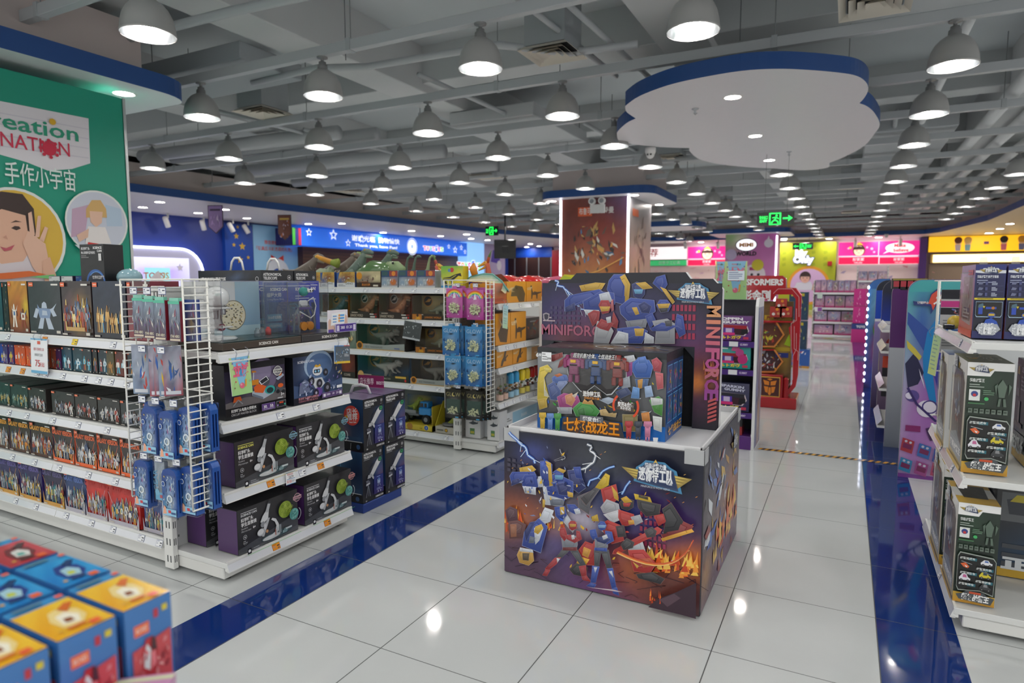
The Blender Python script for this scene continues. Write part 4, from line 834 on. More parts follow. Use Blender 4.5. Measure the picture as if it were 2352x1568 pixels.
# astronomy boxes lying on the top of the end cap
def tele_long(a):a.grid(8,2,blobs(('24262c','2b2d33'),[(.62,.5,.14,'4a5a78')],5,.06));a.text('ASTRONOMICAL TELESCOPE',.03,.18,.34,'f0f0f0','l',.03,fit=.42);a.ring(.94,.4,.025,.006,'c8cacc',12)
def tele_end(a):a.fill('26282d');a.text('ASTRONOMICAL',.06,.62,.2,'ececec','l',.03,fit=.56);a.text('TELESCOPE',.06,.36,.2,'ececec','l',.03,fit=.42);a.bars(.06,.22,.5,2,.1,.05,'8d9096');a.ring(.86,.5,.06,.012,'c8cacc',14);a.disc(.86,.5,.025,'e4e4e4',8)
for i,(y0,y1)in enumerate(((2.66,2.905),(2.915,3.1))):
    o=carton('telescope_box',('long black telescope box lying on the end shelf top, longer one','shorter black telescope box lying on the end shelf top')[i],'telescope box',y1-y0,.55 if i==0 else.42,.085,'1d1f23',(-3.03-(.275 if i==0 else.21),(y0+y1)/2,1.468),RX,tele_end,tele_long)
    m=M();m.loft([(-.06,0,-.01),(-.045,0,.05),(-.02,0,.075),(.02,0,.075),(.045,0,.05),(.06,0,-.01)],[.009]*6,'f0f0f0','paint',6,.4);
    h=obj('carry_handle',m,o,(-.02,.05,.088),RX)
carton('globe_box','black globe box with a blue planet standing on the run top','globe box',.2,.13,.235,'17181c',(-4.06,2.36,1.475),.12,lambda a:(a.grid(6,7,blobs('16171b',[],3,.2)),a.disc(.62,.02,.4,'2a62b0',26,a1=PI),a.disc(.62,.0,.34,'101830',26,a1=PI),a.ring(.66,.0,.36,.02,'6aa8e8',20,.3,2.4),a.text('科学罐头',.06,.86,.06,'e8e8ea','l'),a.text('地心探索科普地球仪',.06,.76,.055,'e8e8ea','l',fit=.6),a.bars(.06,.7,.4,2,.04,.015,'999'),a.text('SCIENCE',.95,.88,.06,'f2f2f2','r',.03),a.text('CAN',.95,.8,.06,'f2f2f2','r',.03),a.rect(.8,.58,.92,.76,'d8d8d8'),a.text('世界科普解密',.75,.12,.07,'e8e8ea',fit=.5)))
for i,(x,c)in enumerate(((-4.5,'e8e8e8'),(-4.36,'e8e8e8'),(-4.2,'2d5098'))):
    carton('drone_box',('white drone box, first from the viewer\'s left behind the figure boxes','white drone box beside the blue globe carton','blue globe carton beside the black globe box')[i],'toy box',.13,.1,.07,'2a2440',(x,2.36,1.452),0,lambda a,c=c:(a.rect(.03,.0,.97,.95,c),a.text('GEJADE' if c[0]=='e' else '科学罐头',.6,.3,.3,'333' if c[0]=='e' else 'dde6f4',fit=.5),a.ring(.25,.3,.12,.04,'555',12)if c[0]=='e' else None,a.bars(.06,.8,.4,1,.1,.06,'888')))
m=M();m.ball((0,0,.05),.07,'8fb4c0','gloss',18,1,1,.75);m.lathe([(.05,0),(.045,.012)],16,'e8e8e6');solo('globe','pale blue globe on the run top beside the black globe box','globe',m,(-3.86,2.4,1.462))
# telescope cartons on the blue plinth
m=M();m.box(-.33,-.2,0,.0,.2,.06,'1b3a86','paint',.004);solo('plinth','low blue plinth under the telescope cartons','plinth',m,(-2.69,3.31,0))
def tele_front(a):
    a.fill('1b1b20');a.poly([(.02,.2),(.98,.2),(.98,.74),(.02,.62)],'1b1b20');a.grid(5,7,blobs(('1d1c24','1b1b20'),[(.85,.5,.35,'2d5a94'),(.9,.45,.15,'9a5a50'),(.8,.2,.3,'3a2f78')],6,.06));a.rect(.0,.82,1,1,'1b1b20');a.rect(.0,.0,1,.09,'16161a')
    a.text('ASTRONOMICAL',.06,.92,.045,'f0f0f0','l',.035,fit=.6);a.text('TELESCOPE',.06,.86,.045,'f0f0f0','l',.035,fit=.44);a.bars(.06,.83,.5,1,.03,.012,'999ca0');a.ring(.87,.92,.05,.012,'c8cacc',12);a.disc(.87,.92,.02,'ddd',8);a.bars(.8,.85,.94,1,.02,.01,'888')
    a.poly([(.3,.5),(.44,.46),(.86,.72),(.78,.82),(.62,.74)],'d4d6d8');a.poly([(.3,.5),(.44,.46),(.46,.5),(.34,.56)],'a9acb0');a.poly([(.72,.64),(.86,.72),(.78,.82),(.64,.73)],'e6e7e8');a.disc(.82,.77,.1,'24262a',16,.085);a.disc(.83,.77,.075,'2f9a62',14,.065);a.disc(.83,.775,.035,'185a40',10,.03);a.poly([(.2,.46),(.36,.46),(.34,.52),(.24,.53)],'b8bbc0');a.poly([(.4,.47),(.48,.41),(.52,.44),(.46,.5)],'c0c2c6');a.poly([(.4,.62),(.55,.7),(.53,.73),(.39,.65)],'3a3a40')
    a.rect(.5,.1,.97,.46,('372a6e','2a3a84'));a.line([(.22,.34),(.12,.1)],.014,'9a9ea8');a.line([(.22,.34),(.32,.1)],.014,'9a9ea8');a.line([(.22,.34),(.23,.12)],.012,'868a94');a.poly([(.12,.33),(.3,.35),(.3,.38),(.12,.37)],'c8cad0');a.rect(.66,.3,.8,.38,'a8b8d8');a.disc(.73,.38,.05,'5a7ab8',10);a.line([(.7,.3),(.67,.24)],.016,'c8d0e4');a.line([(.76,.3),(.79,.24)],.016,'c8d0e4');a.disc(.68,.14,.025,'d0d0d8',8);a.disc(.8,.14,.025,'d0d0d8',8)
    a.bars(.1,.42,.3,2,.025,.012,'8d90a0');a.bars(.62,.43,.88,1,.02,.012,'9aa8e0');a.bars(.6,.2,.88,2,.025,.012,'9aa0d0');a.text('SCIENCE CAN',.92,.04,.028,'f0f0f0','r',.03,fit=.38);a.rect(.54,.07,.92,.073,'ccc');a.text('8+',.06,.03,.03,'eee','l')
def tele_left(st):
    def fn(a):
        a.grid(6,9,blobs(('1d3a5e','24456a'),[(.4,.75,.4,'3a6a94'),(.35,.3,.25,'8a6a70'),(.8,.6,.4,'16284a')],9,.15));a.rect(0,0,1,.17,'15151a');a.rect(.02,.17,.96,.185,'c8ccd0');a.rect(.04,.2,.92,.27,'2a4668');a.bars(.08,.22,.8,1,.03,.02,'a8b8c8');a.disc(.84,.08,.06,'33507c',10);a.bars(.1,.1,.4,2,.04,.015,'999');a.line([(.6,.02),(.62,.14)],.01,'bbb')
        if not st:a.ring(.75,.7,.42,.02,'6ab4e0',18,1.9,4.2)
        if st:
            a.disc(.66,.68,.24,'e2483c',24);a.text('店长',.68,.71,.1,'fff',rot=.1);a.text('推荐',.68,.6,.1,'fff',rot=.1);a.text('Best Sale',.7,.54,.035,'fff',rot=.1,bold=.02);a.disc(.5,.64,.05,'f4b43a',8)
    return fn
TOPP=lambda a:a.rect(.0,.0,1,1,'5a4a72')
for i,(y0,y1,z,st)in enumerate(((3.12,3.325,.06,0),(3.335,3.545,.062,0),(3.125,3.33,.402,1),(3.34,3.56,.402,0))):
    side_box('telescope_carton','tall black telescope carton, %s in the stack'%('lower near one','lower far one','upper near one with red sticker','upper far one')[i],y0,y1,z,.336,.27,'1a1a1f',tele_front,-2.69-.012*(i==0),tele_left(st),TOPP,'telescope cartons','telescope box')
t=thing('recommend_sign','maroon shelf sign with white letters behind the telescope cartons','sign',(-2.93,3.5,.745),.1)
m=M();m.box(-.11,0,0,.1,.004,.085,'8f1a5e');a=Art(m,(-.11,0,0),(.21,0,0),(0,0,.085),.0006);a.text('店长推荐',.06,.3,.42,'f0d8e6','l',fit=.55);a.text('BEST',.72,.3,.26,'f0d8e6','l',.03);a.rect(0,0,1,.06,'b04a86');obj('sign_panel',m,t)
for i,y in enumerate((3.3,)):
    m=M();m.loft([(-.07,0,0),(-.05,0,.05),(0,0,.06),(.05,0,.05),(.07,0,0)],[.011]*5,'f0f0f0','paint',6,.35);solo('carry_handle','white plastic carry handle on the upper telescope carton','handle',m,(-2.86,y,.739),.3)
# ================================================================== dinosaurs and dinosaur boxes
def X5(px,py=660,y=4.8):return at(px,py,y=y)
JW=['c8a04a','8a3a22','e0c890','5a6a6a','b8b4a8','3a4a4a','a85a2a']
def rex(mb,s,col,belly,jaw=True,lift=0.):
    P=lambda*q:[(a*s,b*s,c*s)for a,b,c in q]
    mb.loft(P((-.62,0,.32),(-.45,0,.3),(-.28,0,.3),(-.1,0,.36),(.06,0,.46),(.16,0,.6),(.22,0,.72),(.27,0,.8)),[q*s for q in(.012,.045,.085,.14,.16,.125,.085,.075)],col,'toy',12,.8)
    mb.loft(P((.2,0,.78),(.28,0,.835),(.38,0,.83),(.5,0,.795)),[q*s for q in(.07,.085,.07,.04)],col,'toy',10,.72)
    mb.loft(P((.24,0,.745),(.34,0,.725),(.47,0,.7)),[q*s for q in(.055,.042,.024)],belly,'toy',8,.8)
    mb.loft(P((.3,0,.775),(.46,0,.752)),[.035*s,.02*s],'6a3038','toy',6,.9)
    for k in range(6):
        for sy in(-1,1):mb.loft(P((.32+.03*k,.035*sy,.775-.006*k),(.322+.03*k,.035*sy,.748-.005*k)),[.007*s,.001*s],'ece4cc','toy',4)
    for sy in(-1,1):
        mb.ball((.3*s,.05*s*sy,.87*s),.016*s,'d8a030','gloss',8)
        mb.loft(P((-.06,.1*sy,.38),(.02,.13*sy,.24),(-.05,.125*sy,.13),(.0,.125*sy,.03),(.1,.125*sy,.012)),[q*s for q in(.1,.085,.04,.034,.022)],col,'toy',9)
        mb.loft(P((.15,.1*sy,.55),(.22,.12*sy,.48),(.28,.12*sy,.5)),[q*s for q in(.03,.022,.01)],col,'toy',7)
def longneck(mb,s,col,belly):
    P=lambda*q:[(a*s,b*s,c*s)for a,b,c in q]
    mb.loft(P((-.75,0,.2),(-.5,0,.26),(-.25,0,.36),(0,0,.38),(.16,0,.42),(.24,0,.58),(.28,0,.78),(.33,0,.95),(.41,0,1.0)),[q*s for q in(.012,.05,.12,.17,.11,.06,.042,.034,.032)],col,'toy',11,.85)
    mb.loft(P((.38,0,1.005),(.46,0,.995),(.54,0,.97)),[q*s for q in(.036,.04,.022)],col,'toy',8,.8)
    for x in(-.15,.1):
        for sy in(-1,1):mb.loft(P((x,.09*sy,.3),(x+.01,.1*sy,.14),(x+.01,.1*sy,0)),[q*s for q in(.07,.045,.05)],col,'toy',8)
def horned(mb,s,col):
    P=lambda*q:[(a*s,b*s,c*s)for a,b,c in q]
    mb.loft(P((-.5,0,.16),(-.3,0,.24),(-.05,0,.3),(.15,0,.28),(.28,0,.24)),[q*s for q in(.015,.09,.16,.14,.1)],col,'toy',10,.85)
    mb.loft(P((.25,0,.27),(.36,0,.22),(.48,0,.14)),[q*s for q in(.11,.09,.03)],col,'toy',9);mb.ball((.24*s,0,.36*s),.13*s,col,'toy',10,.35,1,1)
    for sy in(-1,1):mb.loft(P((.36,.05*sy,.28),(.48,.07*sy,.4)),[.02*s,.003*s],'d8ccb0','toy',5)
    for x in(-.2,.12):
        for sy in(-1,1):mb.loft(P((x,.1*sy,.2),(x,.11*sy,0)),[.06*s,.045*s],col,'toy',7)
ZT=1.43
def dino(label,fn,loc,rz=0,name='toy_dinosaur',ry=0,group=None):
    m=M();fn(m);return solo(name,label,'dinosaur',m,loc,rz,group or 'toy dinosaurs on the top shelf',ry=ry)
p=X5(704,640,5.1);dino('brown dinosaur peeking over the boxes beside the blue science panel',lambda m:rex(m,.42,'6a6058','8a8070'),(p.x-.04,5.08,ZT),.3,ry=.2)
p=X5(742,640,5.1);dino('small dark grey horned dinosaur between the brown dinosaurs',lambda m:horned(m,.5,'5f5c58'),(p.x,5.24,ZT+.0),.2)
p=X5(790,640,5.1);dino('brown grey dinosaur with arched back behind the striped boxes',lambda m:rex(m,.42,'6d6258','857868'),(p.x-.06,5.1,ZT),.2,ry=.2)
p=X5(742,640,4.98);dino('small pale green dinosaur lying behind the striped boxes',lambda m:horned(m,.42,'9aa88a'),(p.x+.02,4.96,ZT))
p=X5(800,640,5.15);dino('green headed dinosaur with yellow throat rearing beside the tall pair',lambda m:rex(m,.4,'7d9a4a','c8b84a'),(p.x-.1,5.3,ZT))
p=X5(830,640,4.95);dino('tall grey green rubber dinosaur, first of the tall pair',lambda m:rex(m,.41,'64756a','84937e'),(p.x-.02,4.9,ZT),.05)
p=X5(868,640,5.0);dino('tall grey green rubber dinosaur, second of the tall pair',lambda m:rex(m,.405,'5f7165','84937e'),(p.x-.01,5.07,ZT),.05)
def lying(m):
    m.loft([(-.3,0,.0),(-.2,0,.06),(-.05,0,.1),(.08,0,.1),(.16,0,.11)],[.03,.07,.1,.08,.06],'5d7d50','gloss',12);m.loft([(.12,0,.12),(.22,0,.125),(.3,0,.1)],[.065,.062,.03],'8a9f72','toy',10,.8);m.loft([(.14,0,.08),(.28,0,.06)],[.045,.02],'7a8a62','toy',8)
    for s_ in(-1,1):m.ball((.21,.05*s_,.165),.012,'1a1a1a','gloss',8)
p=X5(870,640,4.88);dino('large glossy green dinosaur lying along the top shelf',lying,(p.x,4.88,ZT+.06))
for i,px in enumerate((888,922,944,972)):
    p=X5(px,640,4.96);dino('%s long necked dinosaur, %s from the left on the top shelf'%('pale green' if i==3 else 'dark green',ORD[i+1]),lambda m,i=i:longneck(m,.29 if i else.3,'8fa076' if i==3 else '566a5c','7a8a70'),(p.x-.03,4.95+.03*(i%2),ZT),.0)
def ptero(m,s,col,beak,wing,side):
    P=lambda*q:[(a*s,b*s,c*s)for a,b,c in q]
    m.loft(P((-.1,0,.0),(.0,0,.14),(.04,0,.34),(.02,0,.5),(.0,0,.6)),[q*s for q in(.1,.12,.08,.055,.06)],col,'toy',10)
    m.loft(P((.0,0,.6),(.08*side,0,.61),(.3*side,0,.52)),[q*s for q in(.065,.055,.012)],beak,'toy',8,.7);m.loft(P((.02*side,0,.56),(.1*side,0,.5),(.28*side,0,.42)),[q*s for q in(.045,.035,.01)],beak,'toy',8,.7)
    m.loft(P((.0,0,.62),(-.05*side,0,.76),(-.12*side,0,.92)),[q*s for q in(.05,.04,.008)],col,'toy',8,.5,cols=[col,'4a6a2a','e0b82a'])
    for sy in(-1,1):m.ball((.05*s*side,.045*s*sy,.635*s),.014*s,'151515','gloss',8)
    for q in(1,-1):
        pr=P((0.02*q,.04,.3),(.35*q,.1,.34),(.62*q,.16,.1),(.4*q,.14,.05),(.15*q,.06,.0));m.raw(pr+[(a,b+.015*s,c)for a,b,c in pr],[(0,1,2,3,4),(9,8,7,6,5)]+[(k,(k+1)%5,5+(k+1)%5,5+k)for k in range(5)],wing,'toy')
p=X5(1006,640,4.95);dino('red winged reptile toy with yellow beak above the clear boxes',lambda m:ptero(m,.33,'c0584a','e6b04a','9a4a3c',1),(p.x-.02,4.96,ZT),.1)
p=X5(1112,640,5.0);dino('orange red winged reptile toy above the glow pack rack',lambda m:ptero(m,.36,'c05a3a','e0a03a','7a4030',-1),(p.x+.0,5.06,ZT),-.1)
def wingtoy(m,s,c0,c1,c2):
    P=lambda*q:[(a*s,b*s,c*s)for a,b,c in q]
    up=P((-.5,0,.0),(-.3,.02,.12),(0,.03,.17),(.2,.02,.16),(.42,0,.02),(.55,0,-.16));dn=P((-.5,0,-.02),(-.3,-.02,.06),(0,-.05,.05),(.2,-.05,.04),(.38,-.03,-.06),(.54,0,-.18));ed=[(a,b-.08*s,c-.05*s)for a,b,c in dn]
    for i in range(5):m.face([ed[i],ed[i+1],up[i+1],up[i]],[c1,c1,c0,c0],'toy');m.face([up[i],up[i+1],(up[i+1][0],up[i+1][1]+.05,up[i+1][2]-.02),(up[i][0],up[i][1]+.05,up[i][2]-.02)],c0,'toy');m.face([ed[i+1],ed[i],(up[i][0],up[i][1]+.05,up[i][2]-.02),(up[i+1][0],up[i+1][1]+.05,up[i+1][2]-.02)],c2,'toy')
    m.loft([(u[0],u[1],u[2])for u in up],[.018*s]*6,c0,'toy',7)
p=X5(1120,628,4.82);dino('beige flying reptile toy with wide drooping wing above the rack',lambda m:(wingtoy(m,.42,'6aa8a0','ead8a8','c8925a'),m.loft([(-.1,.02,.06),(-.12,.02,.12),(-.1,.0,.16)],[.03,.035,.012],'d88a30','toy',8)),(p.x-.05,4.84,ZT+.05))
p=X5(755,605,5.0);dino('orange yellow winged toy lying across the brown dinosaurs',lambda m:m.loft([(-.16,0,.07),(-.14,0,.075),(-.06,0,.045),(.06,0,.01),(.14,0,.0)],[.012,.016,.026,.03,.05],'d8962e','toy',9,.8,cols=['e8c060','d8962e','c88a30','8a9a3a']),(p.x,4.98,p.z))
# boxes in front of the dinosaurs
def stripe(a):a.grid(6,6,blobs(('b8a080','d0a84a'),[(.6,.6,.4,'7a3028'),(.2,.4,.3,'3d5a9a'),(.7,.3,.3,'b89a3a')],3,.2));shards(a,12,JW+['e8e0c8','8a2a2a'],24,.55,.6,.5,.4,.02,.09);a.poly([(0,0),(1,0),(1,.3),(.6,.36),(.5,.28),(0,.28)],'d8dade');a.text('DINO',.7,.18,.14,'5a5a50',fit=.4);a.bars(.08,.14,.5,2,.07,.04,'8d9098');a.poly([(0,.95),(.16,1),(.06,.5),(0,.5)],'3f5fa0')
def horn_art(a):a.grid(6,6,blobs(('3a2a24','c8b890'),[(.45,.5,.4,'8a7268'),(.85,.6,.3,'d8cca0')],4,.15));shards(a,3,['8a6a5c','6a4a40','a89080','4a3a34'],26,.5,.5,.4,.3,.03,.1);a.disc(.12,.72,.12,'d8902a',14);a.rect(0,0,1,.3,'3a2620');a.text('恐龙世界',.4,.1,.12,'e08a3a',fit=.35);a.rect(.7,.06,.9,.16,'d8d0c0');a.rect(.2,.3,.5,.36,'8a4a20')
def clear_art(a):a.grid(6,6,blobs(('8d98a4','3a5680'),[(.7,.3,.3,'c8743a'),(.3,.3,.3,'b8c4cc')],6,.2));a.rect(0,.62,1,1,'2f4a74');a.rect(.5,.66,1,.98,'9a3f3a');a.disc(.76,.82,.12,'e0882e',12);a.rect(.04,.7,.4,.95,'3c5a5e');a.poly([(.05,.2),(.2,.14),(.34,.24),(.3,.4),(.1,.4)],'8fa4b8');a.rect(.36,.14,.5,.5,'a8b4ba');a.disc(.74,.32,.18,'c4703a',12,.14);a.rect(0,0,1,.1,'c0c4c8');shards(a,5,['d8dee4','7d8a98','e4ecf0'],14,.5,.35,.5,.3,.02,.08)
def raptor_art(a):a.grid(5,5,blobs(('e8d23a','6ab84a'),[(.9,.5,.5,'ecd43a')],3,.05));a.disc(.5,.82,.1,'c8403a',8);a.disc(.38,.8,.07,'5a8ac0',8);a.poly([(.1,.36),(.5,.3),(.8,.55),(.95,.52),(.9,.68),(.66,.62),(.4,.5),(.1,.46)],'2a2c2e');a.line([(.2,.3),(.25,.1)],.08,'2a2c2e');a.line([(.5,.34),(.5,.1)],.08,'2a2c2e');a.line([(.12,.42),(.45,.42),(.7,.58)],.02,'d8d03a');a.rect(0,0,1,.1,'3a8ac0');a.poly([(0,.1),(.2,.1),(0,.5)],'a8b4bc')
ft=[(700,737,'stripe','first'),(737,769,'stripe','second'),(774,816,'stripe','third'),(819,875,'horn',''),(876,914,'clear','first'),(916,957,'clear','second'),(958,1000,'clear','third'),(1013,1064,'raptor','')]
for i,(a_,b_,k,o_)in enumerate(ft):
    x0,x1=X5(a_,659,4.76).x,X5(b_,659,4.76).x;h={'stripe':.145,'horn':.15,'clear':.155,'raptor':.19}[k]
    lab={'stripe':'blue striped dinosaur toy box, %s of the three on the top shelf'%o_,'horn':'brown horned dinosaur box beside the striped boxes','clear':'clear fronted dinosaur vehicle box, %s of three on the top shelf'%o_,'raptor':'green and yellow raptor box beside the wire rack'}[k]
    carton('dinosaur_box',lab,'toy box',x1-x0-.006,.1,h,{'stripe':'2d4a88','horn':'4a3228','clear':'9aa6b2','raptor':'d8c83a'}[k],((x0+x1)/2,4.81,ZT),0,{'stripe':stripe,'horn':horn_art,'clear':clear_art,'raptor':raptor_art}[k],group='dinosaur boxes on the top shelf',c=.004)
p=at(712,640,y=4.9)
dino('pale teal white dinosaur on the top shelf beside the blue panel',lambda m:horned(m,.3,'a8c0bc'),(X5(690,640,5.0).x-.12,5.0,ZT))
# window boxes with a dinosaur inside
def window_box(label,x0,x1,z,h,kind,col,name='dinosaur_box',d=.16,y=4.75,face=None,ctr=0.,s=1.,pocket='3a2a24'):
    w=x1-x0-.008;t=thing('window_box',label,'toy box',((x0+x1)/2,y+d/2,z),0,'window boxes with dinosaurs')
    m=M();bk={'red':('6e3626','924e3a'),'gold':('6a5a40','a8965a'),'dark':('45403c','6a584c'),'fire':('96601e','48525c'),'blue':('34587c','5a5038'),'yellow':('2a3c5a','b8a82a')}[kind]
    m.box(-w/2,d/2-.004,0,w/2,d/2,h,bk[0],'card');m.box(-w/2,-d/2+.02,0,-w/2+.003,d/2,h,bk[0]);m.box(w/2-.003,-d/2+.02,0,w/2,d/2,h,bk[0]);m.box(-w/2,-d/2,0,w/2,d/2,.004,bk[0]);m.box(-w/2,-d/2+.03,h-.003,w/2,d/2,h,bk[0])
    a=Art(m,(-w/2+.003,d/2-.004,.004),(w-.006,0,0),(0,0,h-.007),.001);a.grid(9,6,blobs(bk,[(.2,.7,.3,mix(bk[1],'e8c080',.3)),(.7,.8,.3,mix(bk[1],'8a5a3a',.5)),(.85,.3,.25,bk[0])],len(label),.2));shards(a,len(label)*3,['8a7a6a','c8b090','5a4a40','a89078','6a7478'],14,.5,.8,.5,.15,.02,.06)
    a.disc(.16,.76,.12,'c88a30' if kind!='red' else 'd8ccc0',16);a.disc(.16,.76,.1,'2a1c18',16);a.poly([(.08,.7),(.2,.72),(.25,.84),(.18,.86),(.14,.78)],'c88a30' if kind!='red' else 'd8ccc0');obj('carton_tray',m,t)
    m=M();fh=h*.26;pr=[(-w/2,0),(w/2,0),(w/2,fh*.75),(w*.22,fh*.75),(w*.16,fh),(-w*.3,fh),(-w*.36,fh*1.15),(-w/2,fh*1.15)]if kind in('red','gold')else[(-w/2,0),(w/2,0),(w/2,fh*1.1),(w*.1,fh*.8),(-w/2,fh*.9)]
    fc={'red':'332824','gold':'35291f','dark':'9aa09c','fire':'b8b0a4','blue':'2f332c','yellow':'d8c83a'}[kind];m.prism(pr,'y',-d/2-.002,-d/2+.001,fc);a=Art(m,(-w/2,-d/2-.002,0),(w,0,0),(0,0,fh),.0007)
    a.bars(.08,.78,.4,1,.1,.1,'c8b8a8')
    if kind=='red':a.text('JURASSIC WORLD',.03,.2,.4,'b8aa98','l',.02,fit=.45);a.rect(.72,.55,.86,.72,'c8c4bc');a.rect(.86,.55,.97,.72,'8a2a28');a.rect(.74,.14,.9,.32,'e0dcd4');a.disc(.94,.25,.025,'c83030',8)
    elif kind=='gold':a.text('JURASSIC WORLD',.32,.3,.3,'c87a2a','l',.02,fit=.4);a.rect(.02,.05,.25,.9,'b8742a');a.poly([(.08,.05),(.22,.05),(.2,.5),(.12,.6)],'e0a030');a.disc(.15,.7,.03,'4a3020',8)
    elif kind=='dark':a.text('霸王龙 · TYRANNOSAURUS REX',.2,.3,.26,'55585a','l',.0,fit=.36);a.disc(.08,.6,.07,'d8902a',12);a.disc(.08,.6,.05,'5a3a18',10);a.rect(.0,0,1,.1,'c89a3a');a.bars(.8,.3,.96,1,.1,.12,'4a5aa0')
    elif kind=='fire':a.rect(.0,.2,.7,.8,'c8ccd0');a.rect(.4,.62,.75,.9,'d8b03a');a.text('GHOST',.2,.35,.26,'666');a.disc(.92,.45,.05,'c8a82a',10)
    elif kind=='blue':a.text('暴虐霸王龙 · INDOMINUS REX',.3,.3,.26,'c8c4b4','l',0,fit=.36);a.rect(.75,.6,.95,.9,'d8b04a');a.disc(.08,.8,.06,'c8a060',10);a.disc(.94,.3,.02,'c83030',8)
    obj('front_panel',m,t)
    m=M();c2={'red':'b87850','gold':'8a8a72','dark':'7d7870','fire':'4f6068','blue':'b4b0a8','yellow':'8a9a3a'}[kind];sz=min(h*1.02,w*.8)*s
    if kind=='gold':m.loft([(-.55*sz,0,.36*sz),(-.35*sz,0,.34*sz),(-.1*sz,0,.42*sz),(.15*sz,0,.48*sz),(.38*sz,0,.44*sz)],[q*sz for q in(.02,.05,.13,.17,.12)],c2,'toy',10);[m.loft([(x*sz,y_*sz,.38*sz),(x*sz,y_*sz,.1*sz)],[.08*sz,.05*sz],c2,'toy',7)for x in(-.05,.25)for y_ in(-.1,.1)];[m.loft([((.05+.09*k)*sz,0,.6*sz),((.07+.09*k)*sz,0,.72*sz)],[.03*sz,.004*sz],'4a4a3c','toy',5)for k in range(4)]
    elif kind in('dark','blue'):
        m.loft([(-.75*sz,0,.68*sz),(-.55*sz,0,.55*sz),(-.3*sz,0,.52*sz),(0,0,.52*sz),(.25*sz,0,.56*sz),(.42*sz,0,.66*sz)],[q*sz for q in(.015,.06,.13,.18,.14,.1)],c2,'toy',11,.8);m.loft([(.38*sz,0,.7*sz),(.52*sz,0,.73*sz),(.68*sz,0,.68*sz)],[q*sz for q in(.11,.11,.06)],c2,'toy',9,.75);m.loft([(.42*sz,0,.62*sz),(.64*sz,0,.57*sz)],[.06*sz,.03*sz],c2,'toy',7)
        for y_ in(-1,1):m.loft([(-.05*sz,.12*sz*y_,.5*sz),(.04*sz,.14*sz*y_,.33*sz),(-.04*sz,.13*sz*y_,.16*sz),(.08*sz,.13*sz*y_,.08*sz)],[q*sz for q in(.12,.1,.05,.04)],c2,'toy',8);m.loft([(.25*sz,.12*sz*y_,.5*sz),(.36*sz,.14*sz*y_,.34*sz),(.5*sz,.12*sz*y_,.3*sz)],[q*sz for q in(.05,.04,.02)],c2,'toy',7);m.ball((.5*sz,.08*sz*y_,.76*sz),.016*sz,'a03020','gloss',6)
    else:rex(m,sz,c2,'a8805a')
    o=obj('boxed_dinosaur',m,t,(ctr*w,.01,.0));m=M();m.box(-w/2+.001,-d/2+.0,fh*.8,w/2-.001,-d/2+.002,h-.002,'fff','clear');obj('window_film',m,t);return t
XX=lambda a:at(a,735,y=4.75).x
zb=1.14
window_box('dark raptor window box partly hidden by the blue science panel',XX(738),XX(799),zb,.215,'fire',0)
window_box('red dinosaur window box with long snouted toy, first of the pair',XX(803),XX(869),zb,.235,'red',0)
window_box('red dinosaur window box with long snouted toy, second of the pair',XX(870),XX(944),zb,.235,'red',0)
window_box('gold and brown spined dinosaur window box on the second shelf',XX(945),XX(1042),zb,.22,'gold',0,ctr=.05)
XX=lambda a:at(a,810,y=4.75).x
window_box('grey tyrant dinosaur window box with hanging sign in front',XX(818),XX(930),.842,.24,'dark',0)
window_box('gold and brown spined dinosaur window box on the third shelf',XX(953),XX(1046),.842,.22,'gold',0,ctr=.05)
carton('dinosaur_box','pale green dinosaur box beside the tyrant window box, third shelf','toy box',.2,.12,.22,'8a9480',(XX(800)-.02,4.83,.842),0,lambda a:(a.grid(5,5,blobs(('6a7a70','b0b49a'),[(.5,.4,.4,'4a5a50')],5,.2)),shards(a,4,JW,14)))
XX=lambda a:at(a,875,y=4.75).x
carton('dinosaur_box','dark red dinosaur box beside the pale dinosaur window box, fourth shelf','toy box',.2,.14,.23,'3a1c18',(XX(800)-.02,4.83,.552),0,lambda a:(a.grid(5,5,blobs(('3a2420','6a2c20'),[(.5,.5,.4,'8a3a28')],5,.2)),a.rect(0,0,1,.25,'2c2420'),a.text('CORE',.5,.08,.1,'c8b8a8')))
window_box('pale grey dinosaur window box on the fourth shelf',XX(820),XX(940),.552,.235,'blue',0)
window_box('grey tyrant dinosaur window box behind the wire rack, fourth shelf',XX(942),XX(1046),.552,.225,'dark',0)
# truck box and lizard box on the bottom shelf
t=thing('window_box','yellow box with a blue toy truck on the bottom shelf','toy box',(-3.5,4.86,.12),0,'window boxes with dinosaurs')
m=M();w,h,d=.42,.29,.2;m.box(-w/2,d/2-.004,0,w/2,d/2,h,'2a3f66');m.box(-w/2,-d/2,0,w/2,d/2,.05,'c8b43a');m.box(w/2-.004,-d/2,0,w/2,d/2,h*.8,'c8b43a');a=Art(m,(-w/2,d/2-.004,0),(w,0,0),(0,0,h),.001);a.grid(6,5,blobs(('2c3c50','33507a'),[(.4,.8,.3,'c8b838'),(.1,.6,.2,'3a6a4a')],3,.2));a=Art(m,(-w/2,-d/2,0),(w,0,0),(0,0,.05),.001);a.disc(.84,.6,.07,'f0d840',14);a.disc(.84,.6,.055,'2d5aa8',14);a.text('i',.84,.4,.5,'fff');a.disc(.4,.6,.08,'a87a30',10);a.text('2-8',.7,.3,.3,'7a6420');obj('carton_tray',m,t)
